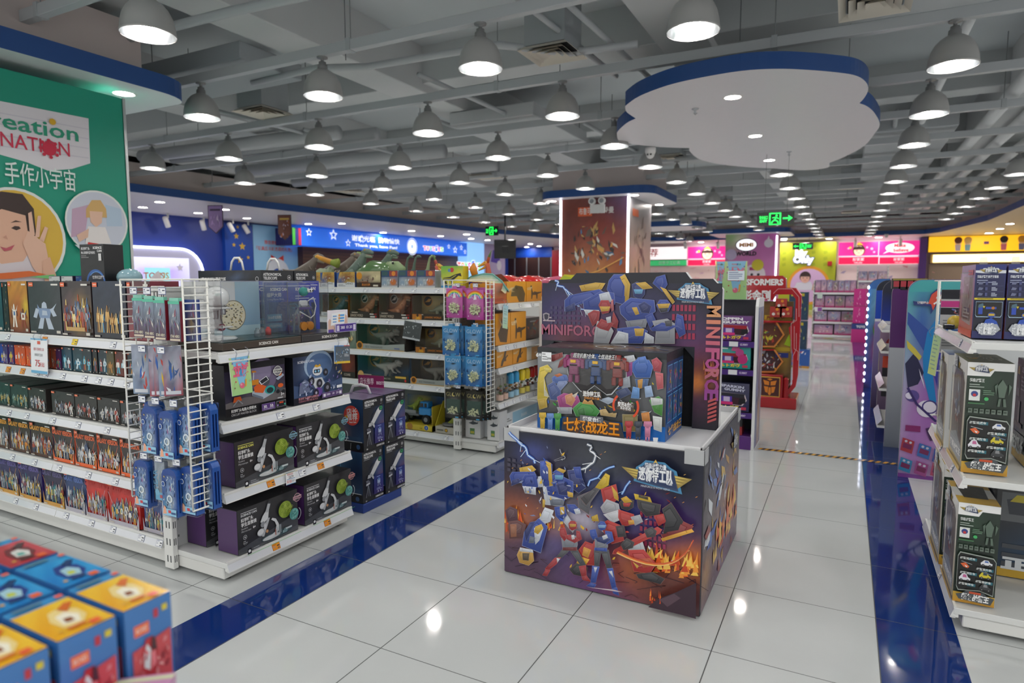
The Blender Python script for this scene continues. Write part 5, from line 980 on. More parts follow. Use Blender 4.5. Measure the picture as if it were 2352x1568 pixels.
m=M();m.box(.02,-.05,.13,.16,.05,.2,'2a8ad0','gloss',.008);m.box(.03,-.045,.2,.12,.045,.255,'2a8ad0','gloss',.008);m.box(.04,-.047,.208,.075,.047,.245,'1a2028','gloss');m.box(.085,-.047,.208,.112,.047,.245,'1a2028','gloss');m.box(-.19,-.045,.12,.02,.045,.14,'6d7276','paint');m.box(-.19,-.047,.14,-.01,-.042,.17,'8a8f92','paint');m.box(.15,-.04,.12,.17,.04,.135,'9aa0a4','paint')
for x in(-.13,.11):
    for y in(-.05,.05):m.cyl((x,y-.012,.095),.045,.024,'1b1b1c','matte',16,'y');m.cyl((x,y-.014,.095),.022,.028,'7a7e82','paint',10,'y')
obj('toy_truck',m,t);m=M();rex(m,.16,'8a9a3a','c8c86a');obj('boxed_dinosaur',m,t,(-.06,.02,.14))
t=thing('window_box','black and yellow lizard window box at the end of the bottom shelf','toy box',(-3.14,4.84,.12),0,'window boxes with dinosaurs');w,h,d=.24,.27,.16
m=M();m.box(-w/2,d/2-.004,0,w/2,d/2,h,'1c2432');m.prism([(-d/2,0),(d/2,0),(d/2,h),(d/2-.03,h),(-d/2,.06)],'x',-w/2,-w/2+.004,'c8b82e');m.box(-w/2,-d/2,0,w/2,d/2,.06,'b8b4a8');a=Art(m,(-w/2,-d/2,0),(w,0,0),(0,0,.06),.001);a.disc(.5,.5,.07,'3a2a18',12);a.disc(.5,.5,.05,'d8a830',10);a.rect(.08,.4,.38,.6,'6a6860');obj('carton_tray',m,t)
m=M();m.lathe([(0,.06),(.08,.06),(.08,.07),(.06,.075),(0,.075)],16,'6a6c6e','paint');rex(m,.17,'8f9a3c','b8b860');obj('boxed_dinosaur',m,t,(0,0,.01))
# hanging items on the shelves
def grey_sign(a):a.fill('4a4e50');shards(a,6,['c8ccd0','9aa0a4','e4e8ea','7a8084'],26,.5,.5,.6,.5,.02,.07);a.rect(0,0,1,.1,'b8bcc0')
p=at(941,778,y=4.66);hang_card('small grey figure picture card hanging on the third dinosaur shelf',grey_sign,.19,.16,(p.x,4.68,.965),.0,.12,'b8bcc0')
p=at(1160,735,x=-2.55);hang_card('pale green price list card hanging on the orange carton shelf',lambda a:(a.rect(0,0,1,1,('b8d8b0','a8d0e4')),a.bars(.15,.8,.85,7,.1,.03,'8fb0a8'),a.rect(.1,.5,.9,.52,'f4f8f4')),.09,.2,(-2.55,p.y,1.09),RX,.18)
# orange dinosaur cartons on the end shelf
def orange_art(kind,word):
    def fn(a):
        a.rect(0,0,1,1,('dc9226','e8a030'));c='5a4634'
        if kind=='head':a.poly([(.2,.3),(.5,.3),(.62,.02),(.9,.02),(.95,.4),(.8,.75),(.45,.82),(.25,.62)],c);a.poly([(.2,.5),(.42,.52),(.2,.56)],'c8a070');a.disc(.5,.68,.03,'2a2018',8)
        elif kind=='neck':a.poly([(.3,.12),(.36,.12),(.4,.32),(.62,.32),(.64,.12),(.7,.12),(.72,.36),(.95,.42),(.98,.48),(.7,.46),(.5,.5),(.42,.44),(.36,.6),(.34,.8),(.26,.8),(.24,.72),(.3,.7),(.3,.4)],c)
        elif kind=='horn':a.poly([(.3,.1),(.75,.05),(.85,.5),(.7,.7),(.5,.66),(.38,.9),(.36,.6),(.15,.35)],c);a.poly([(.4,.6),(.2,.86),(.46,.64)],'d8c8a0')
        elif kind=='rear':a.poly([(.25,.05),(.36,.05),(.45,.3),(.6,.3),(.58,.45),(.72,.6),(.66,.64),(.55,.52),(.6,.85),(.7,.92),(.62,.97),(.5,.9),(.42,.55),(.3,.35)],c)
        else:a.grid(4,5,blobs(('c8542a','d0602e'),[(.5,.6,.4,'6a3a28')],3,.1));a.rect(.2,.1,.8,.26,'a8381e')
        if word:a.text(word,.22,.62,.1,'f6e2b4','c',.02,fit=.34,rot=.12);a.rect(.06,.58,.3,.6,'f0d8a0')
    return fn
def yb(label,y0,y1,z,h,kind,word,body='dc9226',d=.2,xf=-2.6):return side_box('dinosaur_carton',label,y0,y1,z,h,d,body,orange_art(kind,word),xf,lambda a:a.rect(0,0,1,1,('d08a22','e0982c')),group='orange dinosaur cartons')
YE=lambda px,py=700,x=-2.6:at(px,py,x=x).y
for lab,a_,b_,z,h,k,wd in(('dull orange dinosaur carton behind the rack on the top end shelf',1128,1163,1.3,.17,'x',''),('orange carton with a dinosaur head, first on the top end shelf',1164,1208,1.3,.185,'head','GARRY'),('orange carton with a long necked dinosaur on the top end shelf',1209,1244,1.3,.185,'neck','STORMY'),
    ('orange carton with two horned dinosaur heads beside the price list',1138,1172,.945,.27,'horn',''),('larger orange carton with a long necked dinosaur',1173,1208,.945,.27,'neck','ELMER'),('orange carton with a rearing dinosaur, first on the third end shelf',1140,1177,.752,.152,'rear','BAILEY'),('orange carton with a rearing dinosaur, second on the third end shelf',1178,1210,.752,.152,'rear','BAILEY')):
    yb(lab,YE(a_),YE(b_),z,h,k,wd)
side_box('dinosaur_carton','dark brown dinosaur box at the far end of the orange cartons',YE(1209),YE(1250),.945,.2,.2,'3a3430',lambda a:(a.grid(5,4,blobs(('3a2c26','4a4a4a'),[(.5,.4,.4,'8a5a3a')],4,.2)),a.bars(.3,.8,.9,1,.1,.06,'aaa'),shards(a,3,JW,12)),-2.62)
side_box('dinosaur_carton','white and orange small carton on the third end shelf',YE(1211),YE(1244),.752,.12,.16,'e8dcc4',lambda a:(a.rect(.3,0,1,1,'e0a24a'),a.bars(.5,.5,.9,1,.1,.06,'f4e4c0')),-2.6)
side_box('storage_tray','blue lidded toy tray behind the price list card',YE(1175),YE(1250),.945,.25,.18,'3a9ac0',lambda a:(a.rect(0,.7,1,1,'4ab0d8'),a.rect(.3,0,1,.4,'b06a90')),-2.82)
# tubes of toy animals
def tube_toy(label,y,cap,clear=False):
    t=thing('toy_tube',label,'toy tube',(-2.62,y,.454),RX,'plastic tubes of toy animals');m=M();prof=lambda r,z0,z1:[(0,z0),(r,z0),(r,z1),(0,z1)]
    m.lathe([(0,0),(.033,0),(.033,.15)],16,'fff','clear');m.lathe([(.0335,.01),(.0335,.06)],16,{'2a94c8':'9cc8e0','e8cc20':'d8c860','d02a2a':'c8ccd4'}.get(cap,'d8b8a8'),'card');obj('tube_body',m,t)
    m=M();rr=random.Random(int(y*100))
    for k in range(9):m.ball((rr.uniform(-.016,.016),rr.uniform(-.016,.016),.02+.014*k),.013,rr.choice(['5a4a3a','b88a4a','6a7a4a','c8a888','8a4a3a','4a5a6a']),'toy',7,1.3,1,.8)
    obj('toy_animals',m,t);m=M();m.lathe([(.0345,.13),(.0345,.2),(.03,.22),(.016,.228),(0,.23)]if not clear else[(.0345,.15),(.0345,.2),(.03,.21),(0,.21)],16,'d8dadc' if clear else cap,'clear' if clear else 'gloss');obj('tube_cap',m,t)
for i,(px,c,nm)in enumerate(((1148,'x','clear capped'),(1159,'x','clear capped'),(1172,'2a94c8','blue capped'),(1184,'2a94c8','blue capped'),(1198,'e8cc20','yellow capped'),(1209,'e8cc20','yellow capped'),(1221,'d02a2a','red capped'),(1232,'d02a2a','red capped'))):
    tube_toy('%s tube of toy animals, %s of that colour on the end shelf'%(nm,('first','second')[i%2]),YE(px,920,-2.62),c,c=='x')
side_box('white_box','long white and pale blue box on the bottom end shelf',4.84,5.62,.117,.2,.3,'e4e8ec',lambda a:(a.rect(.3,.3,1,.95,'9cc8e0'),a.bars(.1,.7,.28,2,.1,.06,'999'),a.text('SHARK',.6,.6,.15,'e8f0f4')),-2.63)
def shark(a):
    a.fill('e6e6e6')
    for v in(.78,.52):a.poly([(.2,v),(.45,v+.06),(.5,v+.13),(.56,v+.07),(.8,v+.04),(.86,v+.1),(.84,v),(.5,v-.05)],'4a5258')
    a.rect(.3,.12,.62,.34,'5a8a5a');a.rect(.34,.16,.58,.24,'c8c04a')
for i,(x,lab)in enumerate(((-2.86,'white shark toy box under the glow rack, beside the upright'),(-2.655,'white shark toy box under the glow rack, at the shelf corner'))):
    carton('shark_box',lab,'toy box',.15 if i==0 else.12,.14,.25,'e2e2e2',(x,4.83,.116),0,shark,right=lambda a:a.fill('d4d6d8'))
# glow in the dark packs, three deep on each hook
def glow_art(c0,c1,kind):
    def fn(a):
        a.grid(5,8,blobs((c0,c1),[(.5,.42,.35,mix(c1,'ffffff',.25))],3,.1))
        if kind=='u':
            for k,c in enumerate(('e0503a','f09a3a','f0dc4a','6ac05a','4a9ae0')):a.ring(.5,.62,.56-.05*k,.05,c,14,.35,2.8)
            a.text('GLOW',.5,.72,.13,'f4d0ec',fit=.8,bold=0);a.poly([(.4,.66),(.5,.88),(.6,.68)],'f4f0f4')
            for q in range(8):a.disc(.1+.8*((q*37)%10)/10,.12+.08*(q%4),.035,('e0c8e8','6ac07a','f0e070','c05aa8')[q%4],6)
        elif kind=='s':a.text('GLOW',.5,.78,.14,'c8dcec',fit=.84,bold=-.01);a.poly([(.35,.72),(.5,.76),(.7,.74),(.52,.7)],'2a3a48');a.poly([(.04,.5),(.12,.6),(.16,.46)],'1c3c70');a.poly([(.88,.5),(.96,.62),(.94,.44)],'1c3c70');a.rect(.62,.02,.82,.06,'58b0e0');a.disc(.2,.03,.03,'e8f0f4',6)
        else:a.text('GLOW',.5,.76,.15,'b8b078',fit=.86,bold=-.01);a.disc(.52,.82,.1,'d8c878',12);a.disc(.56,.84,.08,'2a2a24',12);a.poly([(.08,.2),(.92,.2),(.92,.66),(.08,.66)],'4a6058');a.rect(.62,.02,.82,.06,'58b0e0')
    return fn
def glow_pack(kind,c0,c1,seed):
    t=empty('glow_pack');w,h=.155,.245;m=M();m.box(-w/2,0,0,w/2,.003,h,mix(c0,'101020',.3));glow_art(c0,c1,kind)(Art(m,(-w/2,0,0),(w,0,0),(0,0,h),.0006));m.box(-.02,0,h,.02,.003,h+.018,c1);obj('backing_card',m,t)
    m=M();rr=random.Random(seed)
    for k in range(70 if kind!='k' else 44):
        an,r=rr.uniform(0,6.28),math.sqrt(rr.random());p=Vector((r*math.cos(an)*.048,-.006-rr.random()*.012,.085+r*math.sin(an)*(.044 if kind!='k' else.03)-(.015 if kind=='k' else 0)));q=Vector((rr.uniform(-1,1),rr.uniform(-.3,.3),rr.uniform(-1,1))).normalized()*rr.uniform(.008,.016)
        m.loft([p-q,p,p+q],[.001,.0055,.001],'dfe4bc','card',4,sm=False)
    obj('glow_pieces',m,t);m=M();m.ball((0,0,.09),.06,'fff','clear',14,1,.38,.95)if kind!='k' else m.box(-.066,-.02,.035,.066,0,.155,'fff','clear',.01);obj('blister_bubble',m,t);return t
gi=0
for r,(k,c0,c1,z,wd)in enumerate((('u','b03a94','c86ab0',1.185,'pink unicorn'),('s','1d62a8','4a90c4',.87,'blue sea'),('s','1a5ea6','4a96cc',.62,'bright blue sea'),('k','1d1c1a','2c2a24',.335,'black skeleton'))):
    base=glow_pack(k,c0,c1,r+3);used=False
    for cidx,x in enumerate((-2.905+(.02 if r==0 else 0),-2.70+(.015 if r==0 else 0))):
        for dpt in range(3):
            lab='%s glow pack, %s from the front on the hook %s the upright'%(wd,ORD[dpt+1],'beside' if cidx==0 else 'away from');pos=(x+.022*dpt-(.02 if r==1 and cidx==0 else 0),4.515+.035*dpt,z-(.0 if r else.012*cidx));rz=.12 if r==1 else.05
            if not used:base.location=pos;base.rotation_euler.z=rz;tag(base,lab,'glow pack','glow packs on the wire rack');used=True
            else:dup(base,pos,rz,lab,'glow packs on the wire rack')
# red ride on toys on the far end shelf
def ride(label,x,y,s,col,rz=0):
    t=thing('ride_on_toy',label,'ride on toy',(x,y,1.3),rz,'ride on toys behind the cartons');m=M();m.loft([(-.26*s,0,.0),(-.24*s,0,.1*s),(-.14*s,0,.17*s),(.02*s,0,.19*s),(.16*s,0,.15*s),(.26*s,0,.02*s)],[.05*s,.06*s,.065*s,.065*s,.06*s,.05*s],col,'gloss',10,1.3);obj('shell',m,t)
    m=M();m.loft([(-.12*s,-.06*s,.06*s),(-.06*s,-.1*s,.1*s),(.06*s,-.1*s,.1*s),(.12*s,-.06*s,.06*s)],[.02*s]*4,mix(col,'400000',.3),'gloss',8);obj('grip',m,t);m=M();m.cyl((.02*s,-.105*s,.02*s),.05*s,.03*s,'c8b06a','gloss',14,'y');obj('badge',m,t)
for i,(px,c)in enumerate(((1162,'d8302c'),(1172,'d8302c'),(1212,'dc2c2a'),(1222,'d42a2a'),(1232,'d8302c'))):
    p=at(px,655,y=7.3+.3*i);ride('red plastic ride on toy, %s from the left behind the orange cartons'%ORD[i+1],p.x,7.3+.3*i,1.05,c)
p=at(1280,655,y=7.3);ride('pink plastic ride on toy beside the red ones',p.x,7.3,1.0,'d86a88')
m=M();m.box(-.9,-.35,0,.9,1.5,1.3,'e4e4e2','paint',.006);solo('display_table','white shelf block carrying the ride on toys','shelf',m,(at(1215,655,y=7.4).x,7.55,0))
# ================================================================== display stand in the aisle
DF=2.80;DX=(-1.5,-.515);DB=3.86;DH=.745
def cc(L,x0=75,x1=1430,t=(210,330),b=(1230,1512)):
    out=[]
    for x,y in L:
        u=(x-x0)/(x1-x0);T=t[0]+(t[1]-t[0])*u;B=b[0]+(b[1]-b[0])*u;out.append((min(.995,max(.005,u)),min(.995,max(.005,1-(y-T)/(B-T)))))
    ar=sum(out[k][0]*out[(k+1)%len(out)][1]-out[(k+1)%len(out)][0]*out[k][1]for k in range(len(out)))
    return out if ar>0 else out[::-1]
def plate(a,L,col,edge='dfe6f0',f=cc,e=True):
    q=f(L)
    facet(a,q,col,edge if e else None)
def bolt(a,pts,t,seed,col='d8ecff',glow='4a78d8',f=cc):
    R=random.Random(seed);P=f(pts)if f else pts
    P=P if abs(P[0][1]-(f([pts[0]])[0][1]if f else pts[0][1]))<1e-6 else P[::-1]
    out=[P[0]]
    for p,q in zip(P,P[1:]):
        for k in(.35,.7):out.append((p[0]+(q[0]-p[0])*k+R.uniform(-.012,.012),p[1]+(q[1]-p[1])*k+R.uniform(-.008,.008)))
        out.append(q)
    a.line(out,t*2.6,glow);a.line(out,t,col)
    for k in range(2,len(out)-1,2):a.line([out[k],(out[k][0]+R.uniform(-.06,.06),out[k][1]-R.uniform(.02,.06))],t*.5,col)
def flames(a,u0,u1,v0,v1,n,seed,pal=('e8642a','f09a3a','f8c85a','c84a24')):
    R=random.Random(seed)
    for i in range(n):
        u=R.uniform(u0,u1);v=R.uniform(v0,(v0+v1)/2);h=R.uniform(.25,1)*(v1-v0)*.6;w=(u1-u0)*R.uniform(.03,.09)
        a.poly([(max(.005,u-w),v),(min(.995,u+w*.8),v+h*.1),(min(.995,u+w*.5),v+h*.45),(min(.99,max(.01,u+R.uniform(-w,w))),min(.99,v+h)),(max(.005,u-w*.5),v+h*.4)],R.choice(pal),lift=False);a.l+=a.step*.05
    a.up()
def badge(a,u,v,w,l1='超级战警力量',l2='迷你特工队',glow='4a8ab4'):
    k=a.w/a.h
    kk=k*.62
    def q(L,s=1.):return[(u+x*w*s,v+y*w*kk*s)for x,y in L]
    body=[(-.3,-.2),(0,-.27),(.36,-.34),(.32,-.1),(.28,.14),(.2,.2),(.12,.3),(-.14,.3),(-.2,.2),(-.27,.12)]
    if glow:a.poly(q(body,1.16),glow)
    a.poly(q([(-.55,.1),(-.26,.08),(-.24,-.2),(-.34,-.16)]),'a08a4a');a.poly(q([(.26,.06),(.56,.02),(.34,-.28),(.24,-.22)]),'a08a4a')
    for i in range(3):a.poly(q([(-.52+.05*i,.08-.07*i),(-.28,.07-.07*i),(-.28,.03-.07*i)]),'dcc46a');a.poly(q([(.28,.05-.07*i),(.53-.05*i,.0-.07*i),(.28,.0-.07*i)]),'dcc46a')
    a.poly(q(body),'3a4868');a.poly(q([(-.17,.16),(.17,.15),(.12,.28),(-.12,.28)]),'5a6274');a.poly(q([(-.04,.28),(0,.4),(.04,.28),(.0,.33)]),'e0b84a')
    a.poly(q([(-.27,-.17),(.0,-.23),(.33,-.28),(.27,.1),(-.25,.11)]),'2b3a60')
    a.text(l1,u,v+.165*w*kk,.11*w*kk,'eef2f8',fit=.34*w,bold=.02);a.text(l2,u+.01*w,v-.15*w*kk,.27*w*kk,'c8ccd4',fit=.54*w,bold=.05);a.l+=a.step;a.text(l2,u,v-.14*w*kk,.27*w*kk,'f6f8fa',fit=.54*w,bold=.015)
def front_art(a):
    a.grid(72,54,blobs(('3a3040','1d2130'),[(.12,.42,.22,'a85a34'),(.05,.35,.12,'d8843a'),(.3,.4,.14,'c07a3a'),(.42,.47,.14,'e4e0f0'),(.3,.18,.22,'4f6aa8'),(.5,.1,.35,'6a4078'),(.15,.05,.3,'5a4058'),(.72,.2,.2,'b8602c'),(.95,.33,.14,'e07a28'),(.85,.1,.25,'6a3a34'),(.8,.6,.22,'5a3a86'),(.62,.6,.18,'3a4a90'),(.17,.85,.1,'4a5aa8'),(.5,.85,.2,'44484e'),(.45,.72,.12,'3d4a7a'),(.25,.7,.25,'3a3648'),(.9,.8,.2,'1c2030')],11,.07))
    R=random.Random(2)
    for i in range(26):u,v=R.uniform(.02,.98),R.uniform(.02,.3);a.line([(u,v),(u+R.uniform(-.07,.07),v+R.uniform(-.04,.03)),(u+R.uniform(-.1,.1),v-R.uniform(0,.05))],.0022,R.choice(('2d2436','3a2c3c','4a2f34')))
    for i in range(40):u,v=R.uniform(.02,.98),R.uniform(.3,.97);a.poly([(u,v),(u+.004,v),(u+.012,v+.008),(u+.008,v+.008)],R.choice(('e8a050','f0c070','d87a3a')),lift=False)
    for i in range(10):
        u=.02+.03*(i%4);v=.72+.035*(i//4)
        a.rect(u,v,u+.018,v+.022,'4a4658',lift=False)
    for i in range(6):
        for j in range(5):a.rect(.72+.022*i,.38+.045*j,.733+.022*i,.41+.045*j,'a03a5c',lift=False)
    a.up();bolt(a,[(115,222),(190,290),(250,340),(315,440)],.006,1);bolt(a,[(690,290),(740,350),(735,420),(660,470),(590,480)],.006,2,'f4f6fa','6a7484');bolt(a,[(880,440),(800,480),(700,590)],.004,3,'bfe4ff');bolt(a,[(985,540),(930,640)],.004,4,'bfe4ff');bolt(a,[(500,330),(540,390),(520,410)],.002,7,'c8ccd4','5a5e66')
    flames(a,.0,.12,.28,.52,26,3);flames(a,.22,.34,.36,.48,20,4);flames(a,.74,.99,.22,.42,60,5);flames(a,.78,.86,.02,.1,12,6)
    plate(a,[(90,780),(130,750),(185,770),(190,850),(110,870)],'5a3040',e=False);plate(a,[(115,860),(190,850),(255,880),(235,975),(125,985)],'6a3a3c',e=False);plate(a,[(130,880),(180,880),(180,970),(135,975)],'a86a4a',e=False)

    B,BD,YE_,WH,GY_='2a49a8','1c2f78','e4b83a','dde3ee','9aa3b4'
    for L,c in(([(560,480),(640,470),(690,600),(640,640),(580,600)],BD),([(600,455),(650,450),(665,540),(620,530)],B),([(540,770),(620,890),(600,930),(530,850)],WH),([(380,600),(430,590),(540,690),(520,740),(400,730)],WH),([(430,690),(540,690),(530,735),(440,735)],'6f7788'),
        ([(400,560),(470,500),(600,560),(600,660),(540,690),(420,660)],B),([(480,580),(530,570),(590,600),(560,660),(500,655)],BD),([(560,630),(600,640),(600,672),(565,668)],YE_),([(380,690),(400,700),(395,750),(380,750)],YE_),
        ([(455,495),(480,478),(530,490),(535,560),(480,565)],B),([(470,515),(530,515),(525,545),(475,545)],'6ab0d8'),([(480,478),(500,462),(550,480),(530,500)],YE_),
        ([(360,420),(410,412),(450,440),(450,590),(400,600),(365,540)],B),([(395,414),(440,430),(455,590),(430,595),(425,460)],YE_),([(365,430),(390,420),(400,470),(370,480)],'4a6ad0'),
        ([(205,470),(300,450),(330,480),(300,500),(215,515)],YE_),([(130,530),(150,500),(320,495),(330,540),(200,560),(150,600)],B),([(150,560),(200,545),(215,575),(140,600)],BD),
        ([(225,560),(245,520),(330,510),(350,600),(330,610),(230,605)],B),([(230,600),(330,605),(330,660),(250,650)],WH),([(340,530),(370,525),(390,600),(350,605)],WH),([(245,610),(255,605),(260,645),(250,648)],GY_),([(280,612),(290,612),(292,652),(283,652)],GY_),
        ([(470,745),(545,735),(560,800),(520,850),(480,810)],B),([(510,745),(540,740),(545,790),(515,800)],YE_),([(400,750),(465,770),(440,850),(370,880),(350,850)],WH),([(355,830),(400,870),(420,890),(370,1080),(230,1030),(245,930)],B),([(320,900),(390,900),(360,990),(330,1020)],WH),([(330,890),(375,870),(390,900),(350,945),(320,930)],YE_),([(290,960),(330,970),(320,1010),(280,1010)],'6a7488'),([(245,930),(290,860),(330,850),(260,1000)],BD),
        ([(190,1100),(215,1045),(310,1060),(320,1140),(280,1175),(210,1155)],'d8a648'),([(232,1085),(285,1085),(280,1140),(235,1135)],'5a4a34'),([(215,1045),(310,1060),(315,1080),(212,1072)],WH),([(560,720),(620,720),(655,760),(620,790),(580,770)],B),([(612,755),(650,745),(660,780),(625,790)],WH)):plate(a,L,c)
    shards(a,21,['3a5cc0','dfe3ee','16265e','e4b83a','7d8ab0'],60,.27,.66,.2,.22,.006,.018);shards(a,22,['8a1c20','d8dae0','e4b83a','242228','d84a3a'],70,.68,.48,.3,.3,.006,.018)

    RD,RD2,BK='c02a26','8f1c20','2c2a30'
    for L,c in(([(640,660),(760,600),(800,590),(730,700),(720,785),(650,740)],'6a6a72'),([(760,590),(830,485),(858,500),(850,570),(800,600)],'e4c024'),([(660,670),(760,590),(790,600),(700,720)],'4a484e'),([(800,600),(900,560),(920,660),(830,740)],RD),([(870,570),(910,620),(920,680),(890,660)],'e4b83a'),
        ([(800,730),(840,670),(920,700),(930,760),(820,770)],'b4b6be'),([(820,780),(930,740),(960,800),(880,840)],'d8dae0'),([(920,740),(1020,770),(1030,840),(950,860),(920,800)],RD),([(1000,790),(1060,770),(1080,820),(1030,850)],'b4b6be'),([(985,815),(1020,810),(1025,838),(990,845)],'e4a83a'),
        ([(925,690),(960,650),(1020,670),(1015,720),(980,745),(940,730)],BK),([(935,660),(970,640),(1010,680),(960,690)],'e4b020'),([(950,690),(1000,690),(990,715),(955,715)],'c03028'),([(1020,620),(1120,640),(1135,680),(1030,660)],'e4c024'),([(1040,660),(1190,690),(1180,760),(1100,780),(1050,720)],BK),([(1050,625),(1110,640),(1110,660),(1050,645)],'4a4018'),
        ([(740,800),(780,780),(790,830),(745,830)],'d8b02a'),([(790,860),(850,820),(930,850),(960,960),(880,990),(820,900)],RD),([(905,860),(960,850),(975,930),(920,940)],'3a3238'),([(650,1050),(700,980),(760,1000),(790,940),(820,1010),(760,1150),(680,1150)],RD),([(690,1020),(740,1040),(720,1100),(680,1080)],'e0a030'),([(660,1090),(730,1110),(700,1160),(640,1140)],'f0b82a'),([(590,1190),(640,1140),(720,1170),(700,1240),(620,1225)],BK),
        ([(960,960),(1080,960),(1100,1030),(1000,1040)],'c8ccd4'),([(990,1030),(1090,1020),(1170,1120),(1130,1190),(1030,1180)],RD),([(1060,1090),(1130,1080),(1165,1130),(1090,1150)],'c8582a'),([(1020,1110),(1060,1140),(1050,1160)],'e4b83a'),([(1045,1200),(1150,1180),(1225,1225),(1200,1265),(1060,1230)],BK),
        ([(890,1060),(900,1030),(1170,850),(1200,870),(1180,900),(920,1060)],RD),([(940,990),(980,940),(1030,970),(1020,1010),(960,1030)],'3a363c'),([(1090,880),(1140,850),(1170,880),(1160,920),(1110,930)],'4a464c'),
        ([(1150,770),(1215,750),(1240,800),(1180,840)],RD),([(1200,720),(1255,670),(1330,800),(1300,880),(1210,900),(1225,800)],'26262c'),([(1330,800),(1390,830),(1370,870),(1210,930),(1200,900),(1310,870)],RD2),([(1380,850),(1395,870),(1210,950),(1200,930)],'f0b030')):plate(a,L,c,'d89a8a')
    for k,c in((0,'f8d890'),(.008,'f0a850'),(.018,'e8783a'),(.03,'d85a3a')):
        pts=[(.62+.36*math.sin(t*PI/12*.5)+k*.2,.335-.02-.1*math.sin(t*PI/10)*.6+.16*(t/10)**2+k*.5)for t in range(0,11)];a.line([(min(.995,x),y)for x,y in pts],.004,c)

    def suit(ox,c,c2,vis,L):
        for pts,k in L:plate(a,[(x+ox,y)for x,y in pts],{'c':c,'d':c2,'g':'4a4c54','w':'dfe3ea','v':vis,'s':'8a8f9c'}[k],'e8d8c8')
    suit(0,'b02530','7a1820','d8a83a',[([(540,1040),(600,1040),(530,1110),(490,1110)],'g'),([(590,1040),(650,1040),(710,1150),(680,1165)],'g'),([(485,1105),(530,1100),(500,1150),(430,1205),(415,1185)],'c'),([(500,1105),(525,1110),(505,1140)],'w'),([(395,1235),(420,1190),(455,1195),(430,1240)],'c'),([(660,1160),(710,1150),(715,1225),(680,1235)],'c'),([(680,1240),(715,1225),(745,1270),(690,1260)],'c'),([(535,960),(560,930),(640,940),(650,1000),(640,1040),(545,1040)],'s'),([(520,890),(560,880),(580,950),(555,980),(525,940)],'c'),([(640,900),(665,905),(680,960),(640,985)],'c'),([(560,940),(600,930),(660,965),(630,990),(575,965)],'c'),([(605,935),(625,930),(630,960),(610,965)],'w'),([(545,1025),(645,1020),(645,1045),(545,1045)],'d'),([(585,850),(600,830),(630,830),(645,855),(640,885),(610,900),(590,885)],'c'),([(592,852),(638,852),(635,870),(600,875)],'v')])
    suit(0,'2a50b0','1c3478','8ab4e0',[([(765,1030),(815,1035),(800,1160),(770,1160)],'g'),([(810,1035),(865,1030),(890,1170),(855,1170)],'g'),([(755,1150),(805,1155),(780,1275),(745,1275)],'c'),([(765,1160),(790,1160),(775,1200)],'w'),([(715,1300),(745,1275),(785,1285),(770,1310)],'c'),([(855,1165),(895,1160),(920,1300),(890,1310)],'c'),([(868,1185),(890,1180),(900,1230)],'w'),([(890,1310),(925,1300),(940,1360),(900,1345)],'c'),([(770,940),(850,940),(860,1000),(850,1035),(775,1030)],'s'),([(735,890),(775,880),(790,940),(760,960),(740,930)],'c'),([(840,890),(885,895),(900,960),(850,990)],'c'),([(770,945),(830,930),(880,950),(840,985),(790,970)],'d'),([(820,930),(850,915),(860,940),(830,955)],'w'),([(770,1015),(855,1015),(855,1040),(770,1035)],'c'),([(790,845),(810,822),(835,825),(850,850),(840,880),(815,890),(795,875)],'c'),([(795,850),(845,848),(838,868),(800,870)],'v')])
    a.poly(cc([(720,1305),(930,1330),(965,1330),(900,1315)]),'c8b8c0');a.poly(cc([(1130,1430),(1200,1360),(1300,1310),(1420,1230),(1425,1495),(1330,1470)]),'3a2634');a.poly(cc([(1200,1370),(1290,1320),(1330,1350),(1250,1420)]),'5a4450');flames(a,.78,.84,.05,.14,10,9)
    badge(a,.8,.855,.29);a.text('MINIFORCE © WOW HERUI',.8,.772,.013,'d8dce4',fit=.13,bold=0)
def side_art(a):
    a.grid(40,30,blobs(('5a3c50','24242e'),[(.2,.4,.2,'3a3a48'),(.5,.5,.3,'8a6a5a'),(.75,.45,.25,'b8703a'),(.6,.12,.4,'6a3f6a'),(.4,.75,.2,'4a5070'),(.1,.2,.15,'a87a4a')],6,.14));shards(a,8,['3a5ab0','d8b04a','dfe3ea','8f2a2a','5a7ac0','3a3a44','c89a4a'],80,.4,.5,.55,.7,.02,.09);flames(a,.3,.95,.15,.5,30,8);bolt(a,[(.1,.95),(.12,.8),(.2,.7)],.004,2,f=None);badge(a,.8,.82,.22,glow=None)
DW=DX[1]-DX[0]
t=thing('display_stand','large printed aisle stand with dark robot battle artwork and white tray','display stand',((DX[0]+DX[1])/2,DF,0))
def rim(m,x0,y0,x1,y1):m.box(x0,y0,0,x1,y1,DH,'2a2a34','card',.002)
m=M();m.box(-DW/2,0,.004,DW/2,.012,DH,'25252e','card',.003);front_art(Art(m,(-DW/2+.003,0,.007),(DW-.006,0,0),(0,0,DH-.01),.0004));obj('front_panel',m,t)
m=M();m.box(DW/2-.012,.012,.004,DW/2,DB-DF,DH,'2c2c36','card',.003);side_art(Art(m,(DW/2,.014,.007),(0,DB-DF-.018,0),(0,0,DH-.01),.0005));obj('side_panel',m,t)
m=M();m.box(-DW/2,.012,.004,-DW/2+.012,DB-DF,DH,'2c2c36','card',.003);side_art(Art(m,(-DW/2,DB-DF-.004,.007),(0,-(DB-DF-.018),0),(0,0,DH-.01),.0005));obj('side_panel',m,t)
m=M();m.box(-DW/2,DB-DF-.012,.004,DW/2,DB-DF,DH,'2c2c36','card',.003);obj('back_panel',m,t)
m=M();m.box(-DW/2+.012,.012,DH-.1,DW/2-.012,DB-DF-.012,DH-.012,'d6d6d8','paint',.002)
